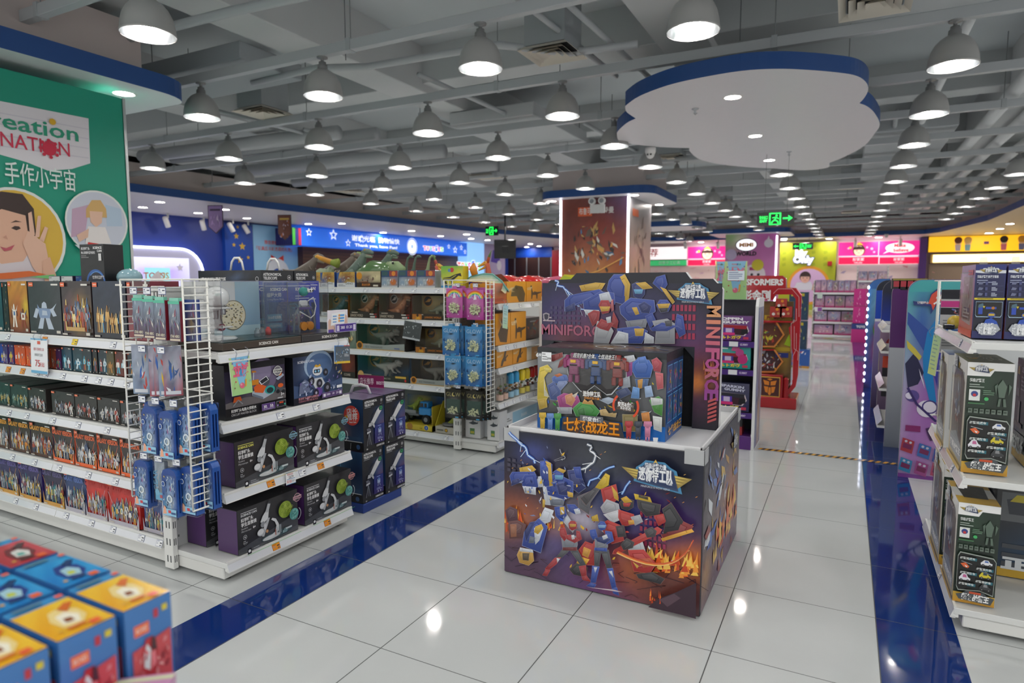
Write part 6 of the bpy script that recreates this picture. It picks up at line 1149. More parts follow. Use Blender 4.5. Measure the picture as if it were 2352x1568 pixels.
for b in((-DW/2+.012,.012,-DW/2+.02,DB-DF-.012),(DW/2-.02,.012,DW/2-.012,DB-DF-.012),(-DW/2+.012,.012,DW/2-.012,.02),(-DW/2+.012,DB-DF-.02,DW/2-.012,DB-DF-.012)):m.box(b[0],b[1],DH-.06,b[2],b[3],DH+.02,'e4e4e6','paint',.001)
obj('white_tray',m,t)
for sx,y in((-1,0),(1,0),(-1,DB-DF),(1,DB-DF)):
    m=M();sy=-1 if y==0 else 1;x0=sx*DW/2;m.box(x0+sx*.003,y+sy*.003,DH-.055,x0-sx*.085,y-sy*.001,DH+.012,'b4b6b8','paint',.001);m.box(x0+sx*.003,y+sy*.003,DH-.055,x0-sx*.001,y-sy*.085,DH+.012,'b4b6b8','paint',.001);obj('corner_cap',m,t)
# arch shaped board standing in the tray
YB=3.32;TZ=DH-.012
BP=lambda L:[(at(x,y,y=YB).x,at(x,y,y=YB).z)for x,y in L]
ol=BP([(1245,664),(1265,643),(1311,641),(1324,627),(1575,625),(1586,640),(1638,640),(1660,664)]);xr=ol[-1][0];xl=ol[0][0]
ix1=at(1591,900,y=YB).x;it=1.145
m=M();outl=ol+[(xr,TZ),(ix1,TZ),(ix1,it-.05),(ix1-.05,it+.005),(xl+.07,it+.005),(xl+.02,it-.05),(xl+.02,TZ),(xl,TZ)]
m.prism(outl[::-1],'y',YB,YB+.05,'1d1f2a','card','e6e6e8')
bw,bh=xr-xl,1.53-TZ
m.box(xl+.03,YB+.03,TZ,ix1-.001,YB+.045,it,'0e0f14','matte')
a=Art(m,(xl,YB,TZ),(bw,0,0),(0,0,bh),.0005)
U=lambda L:[((p[0]-xl)/bw,(p[1]-TZ)/bh)for p in BP([(1130+x/3.563,580+y/3.563)for x,y in L])]
top_=[((x-xl)/bw,(z-TZ)/bh)for x,z in ol];vit=(it-TZ)/bh
bg=blobs(('1d1f2c','1d1f2a'),[(.12,.72,.22,'33336a'),(.3,.66,.2,'4a3a80'),(.35,.56,.3,'6a4058'),(.85,.5,.25,'5a3468'),(.15,.56,.12,'6a3a48'),(.6,.7,.25,'3a3a66'),(.9,.35,.2,'7a3a34'),(.9,.2,.15,'4a2a44'),(.88,.3,.08,'d8803a')],7,.07)
for(u0,v0,u1,v1,nx,ny)in((.002,vit+.012,.998,.935,60,24),((ix1-xl)/bw+.004,.004,.998,vit+.012,10,40)):
    s_=a.sub(u0,v0,u1,v1);s_.l=0;s_.grid(nx,ny,lambda x,y:bg(u0+(u1-u0)*x,v0+(v1-v0)*y));a.mb
a.up(2)
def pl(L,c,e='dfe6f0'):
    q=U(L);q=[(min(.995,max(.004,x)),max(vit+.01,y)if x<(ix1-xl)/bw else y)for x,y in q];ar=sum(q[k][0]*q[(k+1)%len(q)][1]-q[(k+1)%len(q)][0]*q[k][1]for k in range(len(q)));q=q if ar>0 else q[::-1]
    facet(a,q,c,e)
bolt(a,U([(515,228),(560,275),(600,300),(640,345)]),.005,2,f=None);bolt(a,U([(650,345),(700,400),(720,450),(760,470)]),.003,3,f=None)
for i in range(7):
    for j in range(4):a.rect(.055+.028*i,vit+.13+.035*j,.07+.028*i,vit+.15+.035*j,'4a4468',lift=False)
for i in range(6):
    for j in range(4):a.rect(.75+.03*i*.7,vit+.06+.06*j,.765+.03*i*.7,vit+.1+.06*j,'a02f50',lift=False)
a.up();a.text('MINIFORCE',.0,vit+.055,.075,'b0607a','l',.02,fit=.4);a.bars(.01,vit+.17,.09,2,.022,.008,'c8b0b8');a.poly(U([(420,500),(445,490),(475,500),(470,545),(446,560),(425,545)]),'a8a0a8');a.poly(U([(430,507),(446,500),(466,507),(462,540),(446,550),(434,540)]),'3a3648')
B,BD,YE_,WH='2a49a8','1c2f78','e0b43a','d8dee8'
for L,c in(([(960,230),(1000,180),(1090,180),(1120,280),(1100,430),(1000,400),(945,300)],B),([(1050,200),(1090,178),(1135,260),(1120,400),(1090,400),(1095,280)],YE_),([(720,270),(850,245),(930,250),(900,300),(740,315)],YE_),([(600,390),(640,350),(880,300),(920,330),(800,400),(660,440),(600,480)],B),([(600,450),(680,410),(690,470),(610,485)],BD),([(750,400),(890,320),(1000,330),(1010,420),(900,480),(760,470)],B),([(880,340),(960,320),(990,400),(900,420)],WH),([(755,465),(880,470),(870,520),(780,510)],WH),
    ([(1150,260),(1190,240),(1260,260),(1255,340),(1220,385),(1165,360)],BD),([(1165,300),(1240,300),(1230,335),(1175,335)],'6ab4e0'),([(1180,250),(1260,240),(1320,290),(1240,300)],YE_),([(1320,250),(1350,200),(1420,180),(1440,260),(1400,320)],B),([(1380,280),(1430,300),(1500,400),(1480,420)],YE_),([(1050,440),(1140,370),(1330,390),(1340,480),(1260,540),(1120,560),(1060,500)],B),([(1200,430),(1250,400),(1310,440),(1290,495),(1230,490)],BD),([(1150,450),(1190,445),(1210,500),(1180,510)],YE_),
    ([(1100,560),(1280,540),(1260,610),(1120,620)],'8a8f9c'),([(1030,620),(1200,600),(1280,640),(1230,740),(1050,740)],B),([(1170,620),(1250,620),(1240,680),(1180,680)],YE_),([(980,740),(1040,640),(1120,660),(1120,740)],WH),([(1260,650),(1330,690),(1330,740),(1250,740)],WH)):pl(L,c)
for L,c in(([(790,500),(840,470),(890,480),(880,560),(830,600)],'a82530'),([(1000,480),(1040,560),(1030,620),(980,600)],'a82530'),([(870,560),(960,580),(1000,640),(960,740),(840,740),(850,640)],'b8bcc4'),([(860,600),(900,540),(1000,580),(960,640),(890,620)],'b02832'),([(940,530),(980,520),(980,570),(950,575)],WH),([(880,430),(900,390),(960,390),(985,440),(960,490),(910,500)],'b02530'),([(890,440),(975,440),(960,475),(905,480)],YE_),([(980,400),(1000,380),(1005,470),(985,480)],'c86a74'),
    ([(1260,520),(1320,490),(1350,560),(1300,620)],B),([(1520,500),(1570,520),(1590,660),(1540,690),(1500,600)],B),([(1320,560),(1440,540),(1500,580),(1500,740),(1340,740),(1350,640)],'a0a4ae'),([(1300,620),(1400,570),(1520,600),(1440,640),(1320,640)],B),([(1420,560),(1480,550),(1480,600),(1430,600)],'50525c'),([(1350,430),(1380,385),(1440,385),(1475,430),(1450,480),(1390,490)],B),([(1360,420),(1465,415),(1450,450),(1375,455)],YE_),([(1370,455),(1450,450),(1440,480),(1390,488)],'2a2c38')):pl(L,c,'e4d4c4')
badge(a,U([(1650,330)])[0][0],U([(1650,330)])[0][1],.235);a.text('MINIFORCE © WOW HERUI',U([(1650,405)])[0][0],U([(1650,410)])[0][1],.012,'d0d4dc',fit=.11,bold=0)
s_=a.sub((ix1-xl)/bw,.0,1,1);s_.l=0
flames(s_,.3,.95,.32,.48,20,3,('8a3a28','a8562a','c07a3a'))
for i,ch in enumerate('MINIFORCE'):
    v=.76-.066*i;s_.text(ch,.5,v,.085,('d89a6a','d8866a','d07070','c86478','c05a84','b85090','c06a7a','a84890','a04a98')[i],'c',.035,fit=.15 if ch=='I' else.42,rot=-PI/2)
for i in range(6):s_.poly([(.62,.05+.026*i),(.94,.075+.026*i),(.94,.09+.026*i),(.62,.065+.026*i)],'c85a5a')
solo('display_board','dark arch shaped printed board with vertical lettering standing in the stand tray','display board',m)
m=M();m.box(-.035,0,0,-.027,.06,.1,'e8e8e8','paint',.003);m.box(-.02,0,0,-.008,.06,.1,'3a3444','gloss',.003);p=at(1612,975,z=TZ);solo('card_holder','small white and dark card holder at the tray corner before the board','holder',m,(p.x+.02,p.y-.02,TZ))
# the big toy box on the tray
hx0,hx1,hy0,hh=-1.392,-.728,2.965,.42;hw=hx1-hx0
def hero_front_art(a):
    H=lambda L:[((1130+x/3.563-1235)/(1537-1235),1-(580+y/3.563-796-(x-370)/1070*18)/(178+(x-370)/1070*10))for x,y in L]
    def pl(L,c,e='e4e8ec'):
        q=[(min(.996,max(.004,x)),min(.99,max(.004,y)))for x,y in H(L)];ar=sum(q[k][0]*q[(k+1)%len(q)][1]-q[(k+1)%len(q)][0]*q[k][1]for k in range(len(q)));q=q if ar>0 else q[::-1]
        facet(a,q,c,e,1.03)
    a.grid(24,16,blobs(('4a4c50','3a3c40'),[(.2,.85,.35,'b0b4b8'),(.6,.8,.3,'9a9ea2'),(.9,.5,.3,'6a6c70'),(.4,.4,.4,'3a3c3c'),(.1,.5,.2,'8a8c8c')],5,.05));a.rect(0,0,1,.17,'1d5fae');a.poly([(.66,0),(1,0),(1,.17),(.72,.19)],'1a6cc0');a.rect(0,.93,1,1,'2c2e32')
    shards(a,31,['e4c93a','5a7ac4','b0408a','3a9a3a','d8dce4','3a6ac0','c04a5a','2a2c34'],150,.5,.42,1,.5,.006,.03)
    fr=H([(640,890),(655,865),(770,862),(800,895),(980,898),(1010,870),(1120,880),(1140,900),(1135,1010),(1020,1135),(980,1140),(880,1070),(800,1125),(760,1110),(660,1010)])[::-1];cx,cy=.42,.73
    a.poly([(cx+(x-cx)*1.03,cy+(y-cy)*1.05)for x,y in fr],'c8ccd0');a.poly(fr,'2a2628')
    for L,c in(([(480,840),(600,815),(605,850),(520,885),(470,870)],'8f2a28'),([(560,935),(580,880),(640,840),(600,920)],'9a2c2c'),([(400,930),(470,910),(510,950),(470,970),(440,1010),(480,1150),(450,1200),(370,1180),(380,1050)],'e4c93a'),([(440,1000),(450,1100),(490,1160),(440,1150)],'f0ecd0'),([(380,1180),(460,1170),(470,1240),(400,1260)],'c8a82e'),([(440,930),(500,940),(500,970),(450,960)],'f0dc6a'),
        ([(510,1010),(560,980),(640,990),(660,1030),(600,1060),(520,1050)],'5a7ac4'),([(570,1040),(640,1035),(650,1050),(580,1120),(540,1100)],'8a9ac8'),([(470,1070),(530,1040),(590,1110),(600,1190),(500,1180)],'4a5f9c'),([(530,990),(580,975),(610,990),(560,1005)],'d8783a'),
        ([(560,1160),(620,1130),(740,1150),(760,1200),(700,1250),(580,1240)],'b0408a'),([(630,1150),(690,1130),(720,1180),(690,1230),(640,1210)],'e09a6a'),([(690,1150),(745,1120),(720,1165)],'f0e4d0'),([(560,1240),(690,1240),(690,1290),(580,1290)],'a8acb4'),
        ([(700,1250),(760,1200),(880,1220),(930,1270),(900,1310),(730,1310)],'3a9a3a'),([(780,1210),(800,1175),(830,1200),(860,1180),(880,1220)],'f0b45a'),([(740,1260),(800,1240),(810,1300),(750,1300)],'2f7a30'),([(930,1260),(980,1250),(1010,1290),(1070,1280),(1060,1315),(940,1300)],'d8b878'),([(920,1180),(1000,1160),(1070,1180),(1000,1215)],'b8c8dc'),
        ([(1190,900),(1230,870),(1320,880),(1350,930),(1330,1010),(1220,1010),(1185,950)],'3a6ac0'),([(1230,860),(1290,850),(1310,900),(1240,905)],'5a86d8'),([(1140,910),(1190,890),(1190,990),(1150,1010)],'9a3a8a'),([(1125,850),(1200,840),(1215,880),(1150,900)],'d0d4dc'),([(1215,1020),(1320,1020),(1310,1080),(1230,1090)],'44689c'),([(1235,1030),(1275,1020),(1270,1090),(1240,1095)],'d89a3a'),([(1200,1080),(1250,1090),(1250,1170),(1185,1165)],'6aa0e0'),([(1290,1080),(1340,1070),(1360,1150),(1300,1160)],'a8c4ec'),([(1340,880),(1380,860),(1420,900),(1410,970),(1360,960)],'c04a5a'),([(1370,970),(1430,980),(1435,1090),(1390,1100)],'d0626a'),([(1060,1120),(1150,1080),(1190,1130),(1100,1170)],'3a4a78'),([(1110,1020),(1170,1000),(1180,1080),(1110,1090)],'a8b0bc'),
        ([(1330,1180),(1400,1150),(1435,1180),(1430,1300),(1370,1270)],'4a9a3a'),([(1340,1160),(1430,1170),(1430,1210),(1350,1220)],'d8dcdc'),([(1270,1280),(1330,1270),(1340,1340),(1280,1340)],'e0903a'),([(1360,1300),(1430,1310),(1430,1420),(1370,1400)],'dfe3e0'),([(1120,1290),(1240,1290),(1240,1420),(1130,1420)],'8a7a40')):pl(L,c)

    for(x,y,c)in((435,1340,'e8c030'),(505,1345,'6a9ae0'),(572,1345,'4aa84a'),(1175,1400,'c83038'),(1250,1400,'3a4454'),(1325,1400,'e08ab0')):
        pl([(x-22,y-20),(x+22,y-20),(x+20,y+60),(x-20,y+60)],c,None);pl([(x-30,y-60),(x+30,y-60),(x+34,y-25),(x,y-8),(x-34,y-25)],c,None);pl([(x-18,y+60),(x-4,y+60),(x-6,y+95),(x-18,y+95)],c,None);pl([(x+4,y+60),(x+18,y+60),(x+18,y+95),(x+6,y+95)],c,None)
    a.poly(H([(620,1320),(800,1310),(960,1330),(1110,1360),(1145,1475),(1000,1455),(820,1450),(610,1410)])[::-1],'3a3c44');tx=H([(865,1425)])[0];a.text('七炫战龙王',tx[0],tx[1]-.005,.125,'6a3a10',fit=.45,bold=.07);a.text('七炫战龙王',tx[0],tx[1],.125,'f09a24',fit=.44,bold=.025)
    tx=H([(875,1342)])[0];a.rect(.37,tx[1]-.01,.55,tx[1]+.06,'6a6c74');a.text('超变合体',tx[0],tx[1],.04,'f4f6f8',fit=.15,bold=.03);tx=H([(885,860)])[0];a.text('超变机兽7合体，七炫战龙王！',tx[0],tx[1],.045,'26282c',fit=.335,bold=.06,sh=.2);a.text('超变机兽7合体，七炫战龙王！',tx[0],tx[1],.045,'f8f8f8',fit=.33,bold=.01,sh=.2)
    tx=H([(870,1150)])[0];a.poly([(tx[0]-.08,tx[1]+.05),(tx[0]-.06,tx[1]-.02),(tx[0]+.08,tx[1]-.03),(tx[0]+.07,tx[1]+.06)],'4a3a34');a.text('迷你特工队',tx[0],tx[1],.05,'f0f0ee',fit=.14,bold=.03);a.text('超级战警力量',tx[0],tx[1]-.035,.02,'d88a2a',fit=.12,bold=.02)
    tx=H([(1150,1240)])[0];a.poly([(tx[0]-.07,tx[1]-.02),(tx[0]+.06,tx[1]-.04),(tx[0]+.065,tx[1]+.07),(tx[0]-.06,tx[1]+.07)],'5a4a40');a.ring(tx[0],tx[1]+.025,.1,.016,'e0502a',10,-.9,.5);a.ring(tx[0],tx[1]+.025,.1,.016,'e0502a',10,2.3,3.6);a.text('变形&合体',tx[0],tx[1]+.02,.045,'f4f4f4',fit=.12,bold=.03);a.text('多种形态',tx[0],tx[1]-.02,.03,'f4f4f4',fit=.08,bold=.02)
    a.rect(.055,.84,.135,.95,'f2f4f6');a.bars(.06,.92,.1,3,.03,.012,'888');a.text('299',.115,.86,.03,'444');a.text('6+',.03,.89,.05,'f0f0f0',bold=.03);a.poly(H([(1370,1460),(1410,1460),(1405,1500),(1375,1500)])[::-1],'e8ecf2')
def hero_side(a):
    a.rect(0,0,1,1,('1d58a0','2a3a60'));a.rect(0,.9,1,1,'2c2e34');rr=random.Random(6)
    for r,(v0,v1)in enumerate(((.55,.86),(.2,.52))):
        for c in range(3):
            a.rect(.06+.31*c,v0,.33+.31*c,v1,'6ab0e8');a.rect(.07+.31*c,v0+.01,.32+.31*c,v1-.01,'3a5a90')
            s2=a.sub(.07+.31*c,v0+.01,.32+.31*c,v1-.01);shards(s2,rr.randint(1,99),['e0a83a','c86aa8','5ab0e0','4a9a4a','e8ecf0','c84a3a','7a5ab0'],22,.5,.5,.4,.6,.05,.16)
    a.text('七炫战龙王',.5,.06,.08,'e8b04a',fit=.8,bold=.03)
t=thing('robot_toy_box','big dark window toy box with gold title standing on the display tray','toy box',((hx0+hx1)/2,hy0+.17,TZ));dd=.34
m=M();m.box(-hw/2,-dd/2+.002,0,hw/2,dd/2,hh,'2a2c32','card',.003);hero_front_art(Art(m,(-hw/2,-dd/2+.0015,0),(hw,0,0),(0,0,hh),.0005));hero_side(Art(m,(hw/2,-dd/2,0),(0,dd,0),(0,0,hh),.0006));hero_side(Art(m,(-hw/2,dd/2,0),(0,-dd,0),(0,0,hh),.0006))
ta=Art(m,(-hw/2,-dd/2,hh),(hw,0,0),(0,dd,0),.0006);ta.grid(10,5,blobs('26282e',[(.5,.5,.3,'8a6a3a'),(.2,.4,.2,'5a5048'),(.8,.4,.2,'6a4a34')],3,.2));shards(ta,4,['c8ccd0','b8843a','6a3a34','3a4a78'],26,.5,.5,.6,.5,.02,.08);ta.ring(.5,.5,.12,.012,'c8ccd0',16);obj('carton',m,t)
def boxed_robot(x,c,c2,sc=1.):
    m=M()
    for b in((-.03,0,.03,.07),(-.045,.05,.045,.1),(-.02,.1,.02,.135),(-.07,.04,-.045,.1),(.045,.04,.07,.1),(-.035,-.05,-.008,0),(.008,-.05,.035,0),(-.055,.085,-.03,.12),(.03,.085,.055,.12)):m.box(b[0]*sc,-.012,b[1]*sc,b[2]*sc,.012,b[3]*sc,c if b[1]!=.05 else c2,'gloss',.004)
    m.box(-.014,-.02,.06,.014,-.01,.075,'e0b03a','gloss',.002);return obj('boxed_robot',m,t,(x,-dd/2-.013,hh*.7),0)
boxed_robot(-.125,'8a2a62','a84480',.8);boxed_robot(-.01,'1d4580','2a5a98',.8);boxed_robot(.1,'8a2822','a03c2c',.8)
m=M();wp=[(-.158,.255),(-.14,.4),(-.08,.402),(-.06,.385),(.06,.38),(.08,.395),(.145,.38),(.15,.31),(.08,.24),(.05,.235),(0,.275),(-.05,.245),(-.08,.25)]
m.prism(wp[::-1],'y',-dd/2-.03,-dd/2-.0285,'fff','clear');obj('window_film',m,t)
# ================================================================== stacked cube boxes in the near corner
def cube_top(c0,c1,pal):
    def fn(a):
        a.rect(0,0,1,1,'3f94d0');a.sub(.0,.0,1,.84).grid(8,6,lambda u,v:mix(c0,c1,min(1,max(0,.5*(u+v)+.25*math.sin(11*(u-.7*v))))))
        a.l+=a.step*2
        s=pal;a.poly([(.3,.2),(.55,.12),(.8,.3),(.82,.5),(.66,.66),(.42,.62),(.28,.42)],s[0]);a.poly([(.36,.26),(.6,.2),(.72,.36),(.62,.52),(.42,.48)],s[1]);a.poly([(.42,.28),(.56,.26),(.58,.36),(.46,.38)],s[2]);a.poly([(.66,.5),(.92,.68),(.8,.72),(.58,.62)],s[3]);a.rect(.3,.1,.6,.15,s[3]);a.rect(.62,.02,.8,.12,'ee6a3a');a.disc(.18,.12,.05,'d8a83a',8);a.rect(.1,.88,.6,.95,'5a86a0');a.rect(.82,.86,.95,.93,'f06a4a')
    return fn
def cube_side(a):
    a.rect(0,0,1,1,('3468a8','3f7cc0'));a.rect(.18,.76,.5,.85,'ee6a30');a.text('BOXES',.34,.785,.045,'fbe0d0',fit=.24);a.rect(.6,.85,.7,.92,'c03040');a.rect(.78,.88,.9,.93,'d8c83a')
    a.poly([(.12,.34),(.95,.3),(.95,.72),(.12,.66)],'c84a50');rr=random.Random(3);s2=a.sub(.13,.34,.94,.68);shards(s2,4,['e0888c','a83038','d86068','f0b0b0','8a2a34'],34,.55,.5,.6,.5,.04,.12)
    a.poly([(.3,.42),(.42,.36),(.6,.44),(.66,.58),(.56,.72),(.4,.72),(.3,.6)],'b8242c');a.poly([(.34,.5),(.46,.46),(.5,.62),(.42,.68),(.35,.62)],'d8dade');a.poly([(.48,.46),(.6,.5),(.58,.6),(.5,.58)],'e87a84');a.poly([(.5,.62),(.62,.6),(.6,.7),(.52,.72)],'4a2028')
    a.disc(.5,.16,.24,'3d78c8',14);a.poly([(.3,.06),(.5,.02),(.7,.1),(.66,.26),(.44,.28)],'2a4a90');a.disc(.46,.14,.1,'b8c8dc',10);a.disc(.48,.1,.05,'e0c83a',8)
CT={'y':cube_top('e8a81e','f2c838',('f0d890','f6f0dc','8a4a28','d8702a')),'b':cube_top('1f7cc8','3aa0dc',('2a3f8a','a8d0e0','c8d040','24386e')),'r':cube_top('b03040','c84a54',('7a2430','d8d8d4','5aa8a0','4a2a30'))}
k=0
for col,(x0,x1)in enumerate(((-1.08,-.93),(-1.238,-1.088),(-1.396,-1.246))):
    for row,(y0,y1)in enumerate(((.542,.616),(.452,.53),(.366,.44))):
        kind='yyy'[row]if col==0 else('bbr'[row]if col==1 else 'rbb'[row]);k+=1
        if col==1 and row==2:kind='y'
        carton('cube_toy_box','%s topped blue cube box, %s row from the aisle, %s from the floor stripe'%({'y':'yellow','b':'blue','r':'red'}[kind],ORD[row+1],ORD[col+1]),'toy box',y1-y0,x1-x0-.004,.2,'3a78bc',((x0+x1)/2,(y0+y1)/2,.8),RX,cube_side,cube_side,top=lambda a,kind=kind:CT[kind](a),group='cube boxes in the near corner',mat='gloss',c=.003,right=cube_side)
m=M();m.box(-1.6,.2,0,-.9,.66,.8,'e2e2e0','paint',.004);solo('promotion_table','white block under the cube boxes at the lower picture edge','table',m)
p=at(362,1535,z=.9);carton('pink_box','pink carton corner poking in beside the cube boxes','toy box',.12,.1,.1,'c48ab4',(p.x+.02,p.y-.07,.8),.7,top=lambda a:(a.rect(0,0,1,1,'cc94bc'),a.rect(0,.85,1,.95,'d8e0b8')))
# ================================================================== shelf at the right edge of the picture
def green_back(a):
    a.grid(5,8,blobs(('1f2c22','26342a'),[(.4,.75,.3,'2f4a36'),(.6,.4,.4,'1c241f')],3,.05));a.rect(0,0,1,.1,('c8902a','e0b84a'));a.poly([(0,.88),(.5,.88),(.58,.93),(1,.93),(1,1),(0,1)],'f0f0ee');badge(a,.3,.945,.5,glow=None)
    a.text('超级战警王',.06,.83,.025,'e8ece8','l',.02,fit=.32);a.bars(.06,.8,.4,2,.02,.008,'a8b4aa');a.rect(.06,.66,.3,.76,'e4e8e4');a.disc(.18,.72,.08,'3a4a8a',10);a.disc(.18,.71,.04,'c83a3a',8);a.disc(.44,.68,.05,'4ab86a',10);a.bars(.36,.75,.62,3,.016,.008,'6a8a70');a.bars(.05,.63,.6,1,.02,.012,'4a7a52')
    for q in([(.66,.8),(.76,.86),(.86,.8),(.82,.7),(.7,.7)],[(.6,.8),(.66,.82),(.64,.72)],[(.9,.82),(.96,.8),(.9,.72)],[(.7,.69),(.75,.69),(.73,.62),(.68,.62)],[(.79,.69),(.84,.69),(.87,.62),(.81,.62)]):a.poly(q,'5c6e60')
    for i in range(7):a.rect(.06+.125*i,.55,.15+.125*i,.59,'6a786c');a.rect(.07+.125*i,.565,.13+.125*i,.58,'3a463c')
    a.poly([(.05,.17),(.1,.13),(.62,.15),(.94,.12),(.97,.46),(.9,.5),(.1,.52),(.05,.48)],'a8b0a8');a.poly([(.06,.175),(.11,.14),(.62,.16),(.93,.13),(.955,.46),(.89,.49),(.11,.51),(.06,.47)],'191b1a')
    def veh(u,v,c,c2,kind):
        if kind=='heli':a.poly([(u-.12,v+.02),(u+.0,v+.035),(u+.1,v),(u+.06,v-.02),(u-.04,v-.01)],c);a.line([(u-.1,v+.045),(u+.16,v+.025)],.012,'c8ccd0');a.poly([(u-.02,v+.01),(u+.06,v),(u+.02,v-.012)],c2);return
        h=.03 if kind=='car' else.045
        a.poly([(u-.13,v-.02),(u+.13,v-.018),(u+.14,v),(u+.08,v+h*.3),(u+.04,v+h),(u-.06,v+h),(u-.11,v+h*.35),(u-.14,v)],c);a.poly([(u-.05,v+.008),(u+.05,v+.008),(u+.03,v+h*.8),(u-.04,v+h*.8)],c2);a.disc(u-.08,v-.02,.035,'2a2a2a',10);a.disc(u+.08,v-.02,.035,'2a2a2a',10);a.disc(u-.08,v-.02,.015,'999',6);a.disc(u+.08,v-.02,.015,'999',6)
    veh(.74,.44,'e4e6ea','4a6ab0','car');veh(.24,.385,'e0683a','f0f0ee','heli');veh(.72,.315,'d8c83a','3a4a5a','van');a.poly([(.56,.36),(.62,.37),(.9,.34),(.88,.33)],'5a6a7a');veh(.24,.265,'e8e8ee','c86a9a','van');veh(.74,.2,'3c3e40','8a8c8e','van')
    for u,v,tx in((.1,.46,'战警巡逻车'),(.5,.375,'战警直升机'),(.12,.315,'战警消防车'),(.5,.25,'战警救护车'),(.1,.205,'战警装甲车')):a.rect(u+.2,v-.008,u+.4,v+.02,'2a6a78');a.text(tx,u,v,.018,'e8ece8','l',.02,fit=.36)
    a.poly([(.04,.1),(.12,.055),(.88,.04),(.96,.11),(.8,.12),(.7,.15),(.3,.15),(.2,.12)],'4a5054');a.rect(.36,.125,.64,.145,'c8502a');a.text('超级战警王',.5,.062,.05,'f4f4f2',fit=.66,bold=.05,sh=.1)
def white_win(a):
    a.rect(0,0,1,1,('c8b88a','e8e8e6'));a.poly([(.12,.24),(.88,.2),(.9,.8),(.7,.9),(.3,.9),(.1,.8)],'6a5c58');s=a.sub(.2,.28,.8,.82);shards(s,6,['c8ccd4','8a4a3a','e0703a','5a6a9a','e8e8ea','4a4a54','b8a890'],40,.5,.5,.5,.7,.04,.14);a.poly([(.06,.22),(.5,.3),(.94,.2),(.9,.06),(.1,.08)],'9a9ea4');a.text('超级战警王',.5,.12,.05,'f4f4f4',fit=.76,bold=.04);badge(a,.3,.94,.44,glow=None);a.rect(0,0,1,.045,'d8b04a')
def win_top(a):a.rect(0,0,1,1,('d8b04a','c8a040'));a.rect(.0,.3,1,.7,'dcdcda');a.poly([(.2,.25),(.8,.25),(.86,.8),(.14,.8)],'3a3c3e')
def yellow_side(a):a.rect(0,0,1,1,('d8b040','8a8a6a'));a.rect(0,.2,1,1,'26302a')
def stand_box(label,x0,x1,y0,y1,z,h,front,left,top=None,body='e4e4e2'):
    t=thing('figure_carton',label,'toy box',((x0+x1)/2,(y0+y1)/2,z),0,'toy boxes on the edge shelf');w,d=x1-x0,y1-y0
    m=M();m.box(-w/2,-d/2,0,w/2,d/2,h,body,'card',.002)
    if front:front(Art(m,(-w/2,-d/2,0),(w,0,0),(0,0,h),.0005))
    if top:top(Art(m,(-w/2,-d/2,h),(w,0,0),(0,d,0),.0006))
    left(Art(m,(-w/2,d/2,0),(0,-d,0),(0,0,h),.0006));obj('carton',m,t)
    m=M();m.box(-w/2-.012,-d*.36,h*.24,-w/2-.0008,d*.36,h*.9,'fff','clear',.006);obj('window_blister',m,t);return t
stand_box('green backed robot carton on the bottom shelf at the picture edge',.468,.615,3.26,3.6,.106,.44,green_back,white_win,win_top)
stand_box('white robot carton behind the green one on the bottom shelf',.46,.6,3.66,4.02,.106,.5,green_back,white_win,win_top)
stand_box('green backed robot carton on the middle shelf at the picture edge',.47,.63,3.28,3.66,.674,.475,green_back,white_win,lambda a:(a.rect(0,0,1,1,('6a6a4a','8a8a5a')),shards(a,3,['d8b04a','4a5a3a','c8c8b8'],20)))
stand_box('white and blue robot carton behind the green one on the middle shelf',.455,.59,3.72,4.0,.674,.46,None,white_win,lambda a:a.rect(0,0,1,1,('3a5aa0','c8d4e0')))
def dark_hero(a):a.grid(5,6,blobs(('2a2c30','34363a'),[(.3,.2,.4,'2a4a6a')],4,.06));a.rect(0,0,1,.1,'d0a83a');a.rect(.03,.62,.3,.94,'6a6e72');a.poly([(.08,.7),(.24,.7),(.26,.86),(.16,.9),(.06,.86)],'3a3f48');a.poly([(.08,.84),(.26,.84),(.2,.92),(.12,.92)],'c8b83a');a.text('正义队长',.4,.88,.04,'d8dce0','l');a.bars(.4,.82,.9,4,.04,.015,'8a8e94');a.rect(.3,.36,.42,.58,'8a9096');a.bars(.05,.32,.95,3,.1,.05,'4a4e56');a.text('正义队长',.45,.1,.11,'e4e8ec',fit=.8,bold=.06)
carton('figure_carton','dark hero carton lying deeper on the bottom shelf','toy box',.62,.2,.43,'2a2c30',(.98,3.75,.106),0,dark_hero,left=dark_hero)
carton('figure_carton','dark hero carton deeper on the middle shelf behind green box','toy box',.5,.25,.46,'2a2c32',(.98,3.62,.674),0,lambda a:(a.grid(5,6,blobs(('24262c','2c2e36'),[(.4,.5,.4,'3a4a6a')],4,.1)),shards(a,5,['8a94a8','4a5a8a','c8ccd4'],20),a.rect(0,0,1,.12,'d0a83a')),left=dark_hero)
carton('figure_carton','small navy carton between the white cartons, bottom shelf','toy box',.2,.1,.42,'24305a',(.74,3.86,.106),0,lambda a:(a.rect(0,0,1,1,('2a2e4a','24305a')),a.text('正义',.5,.8,.1,'e8ecf0')))
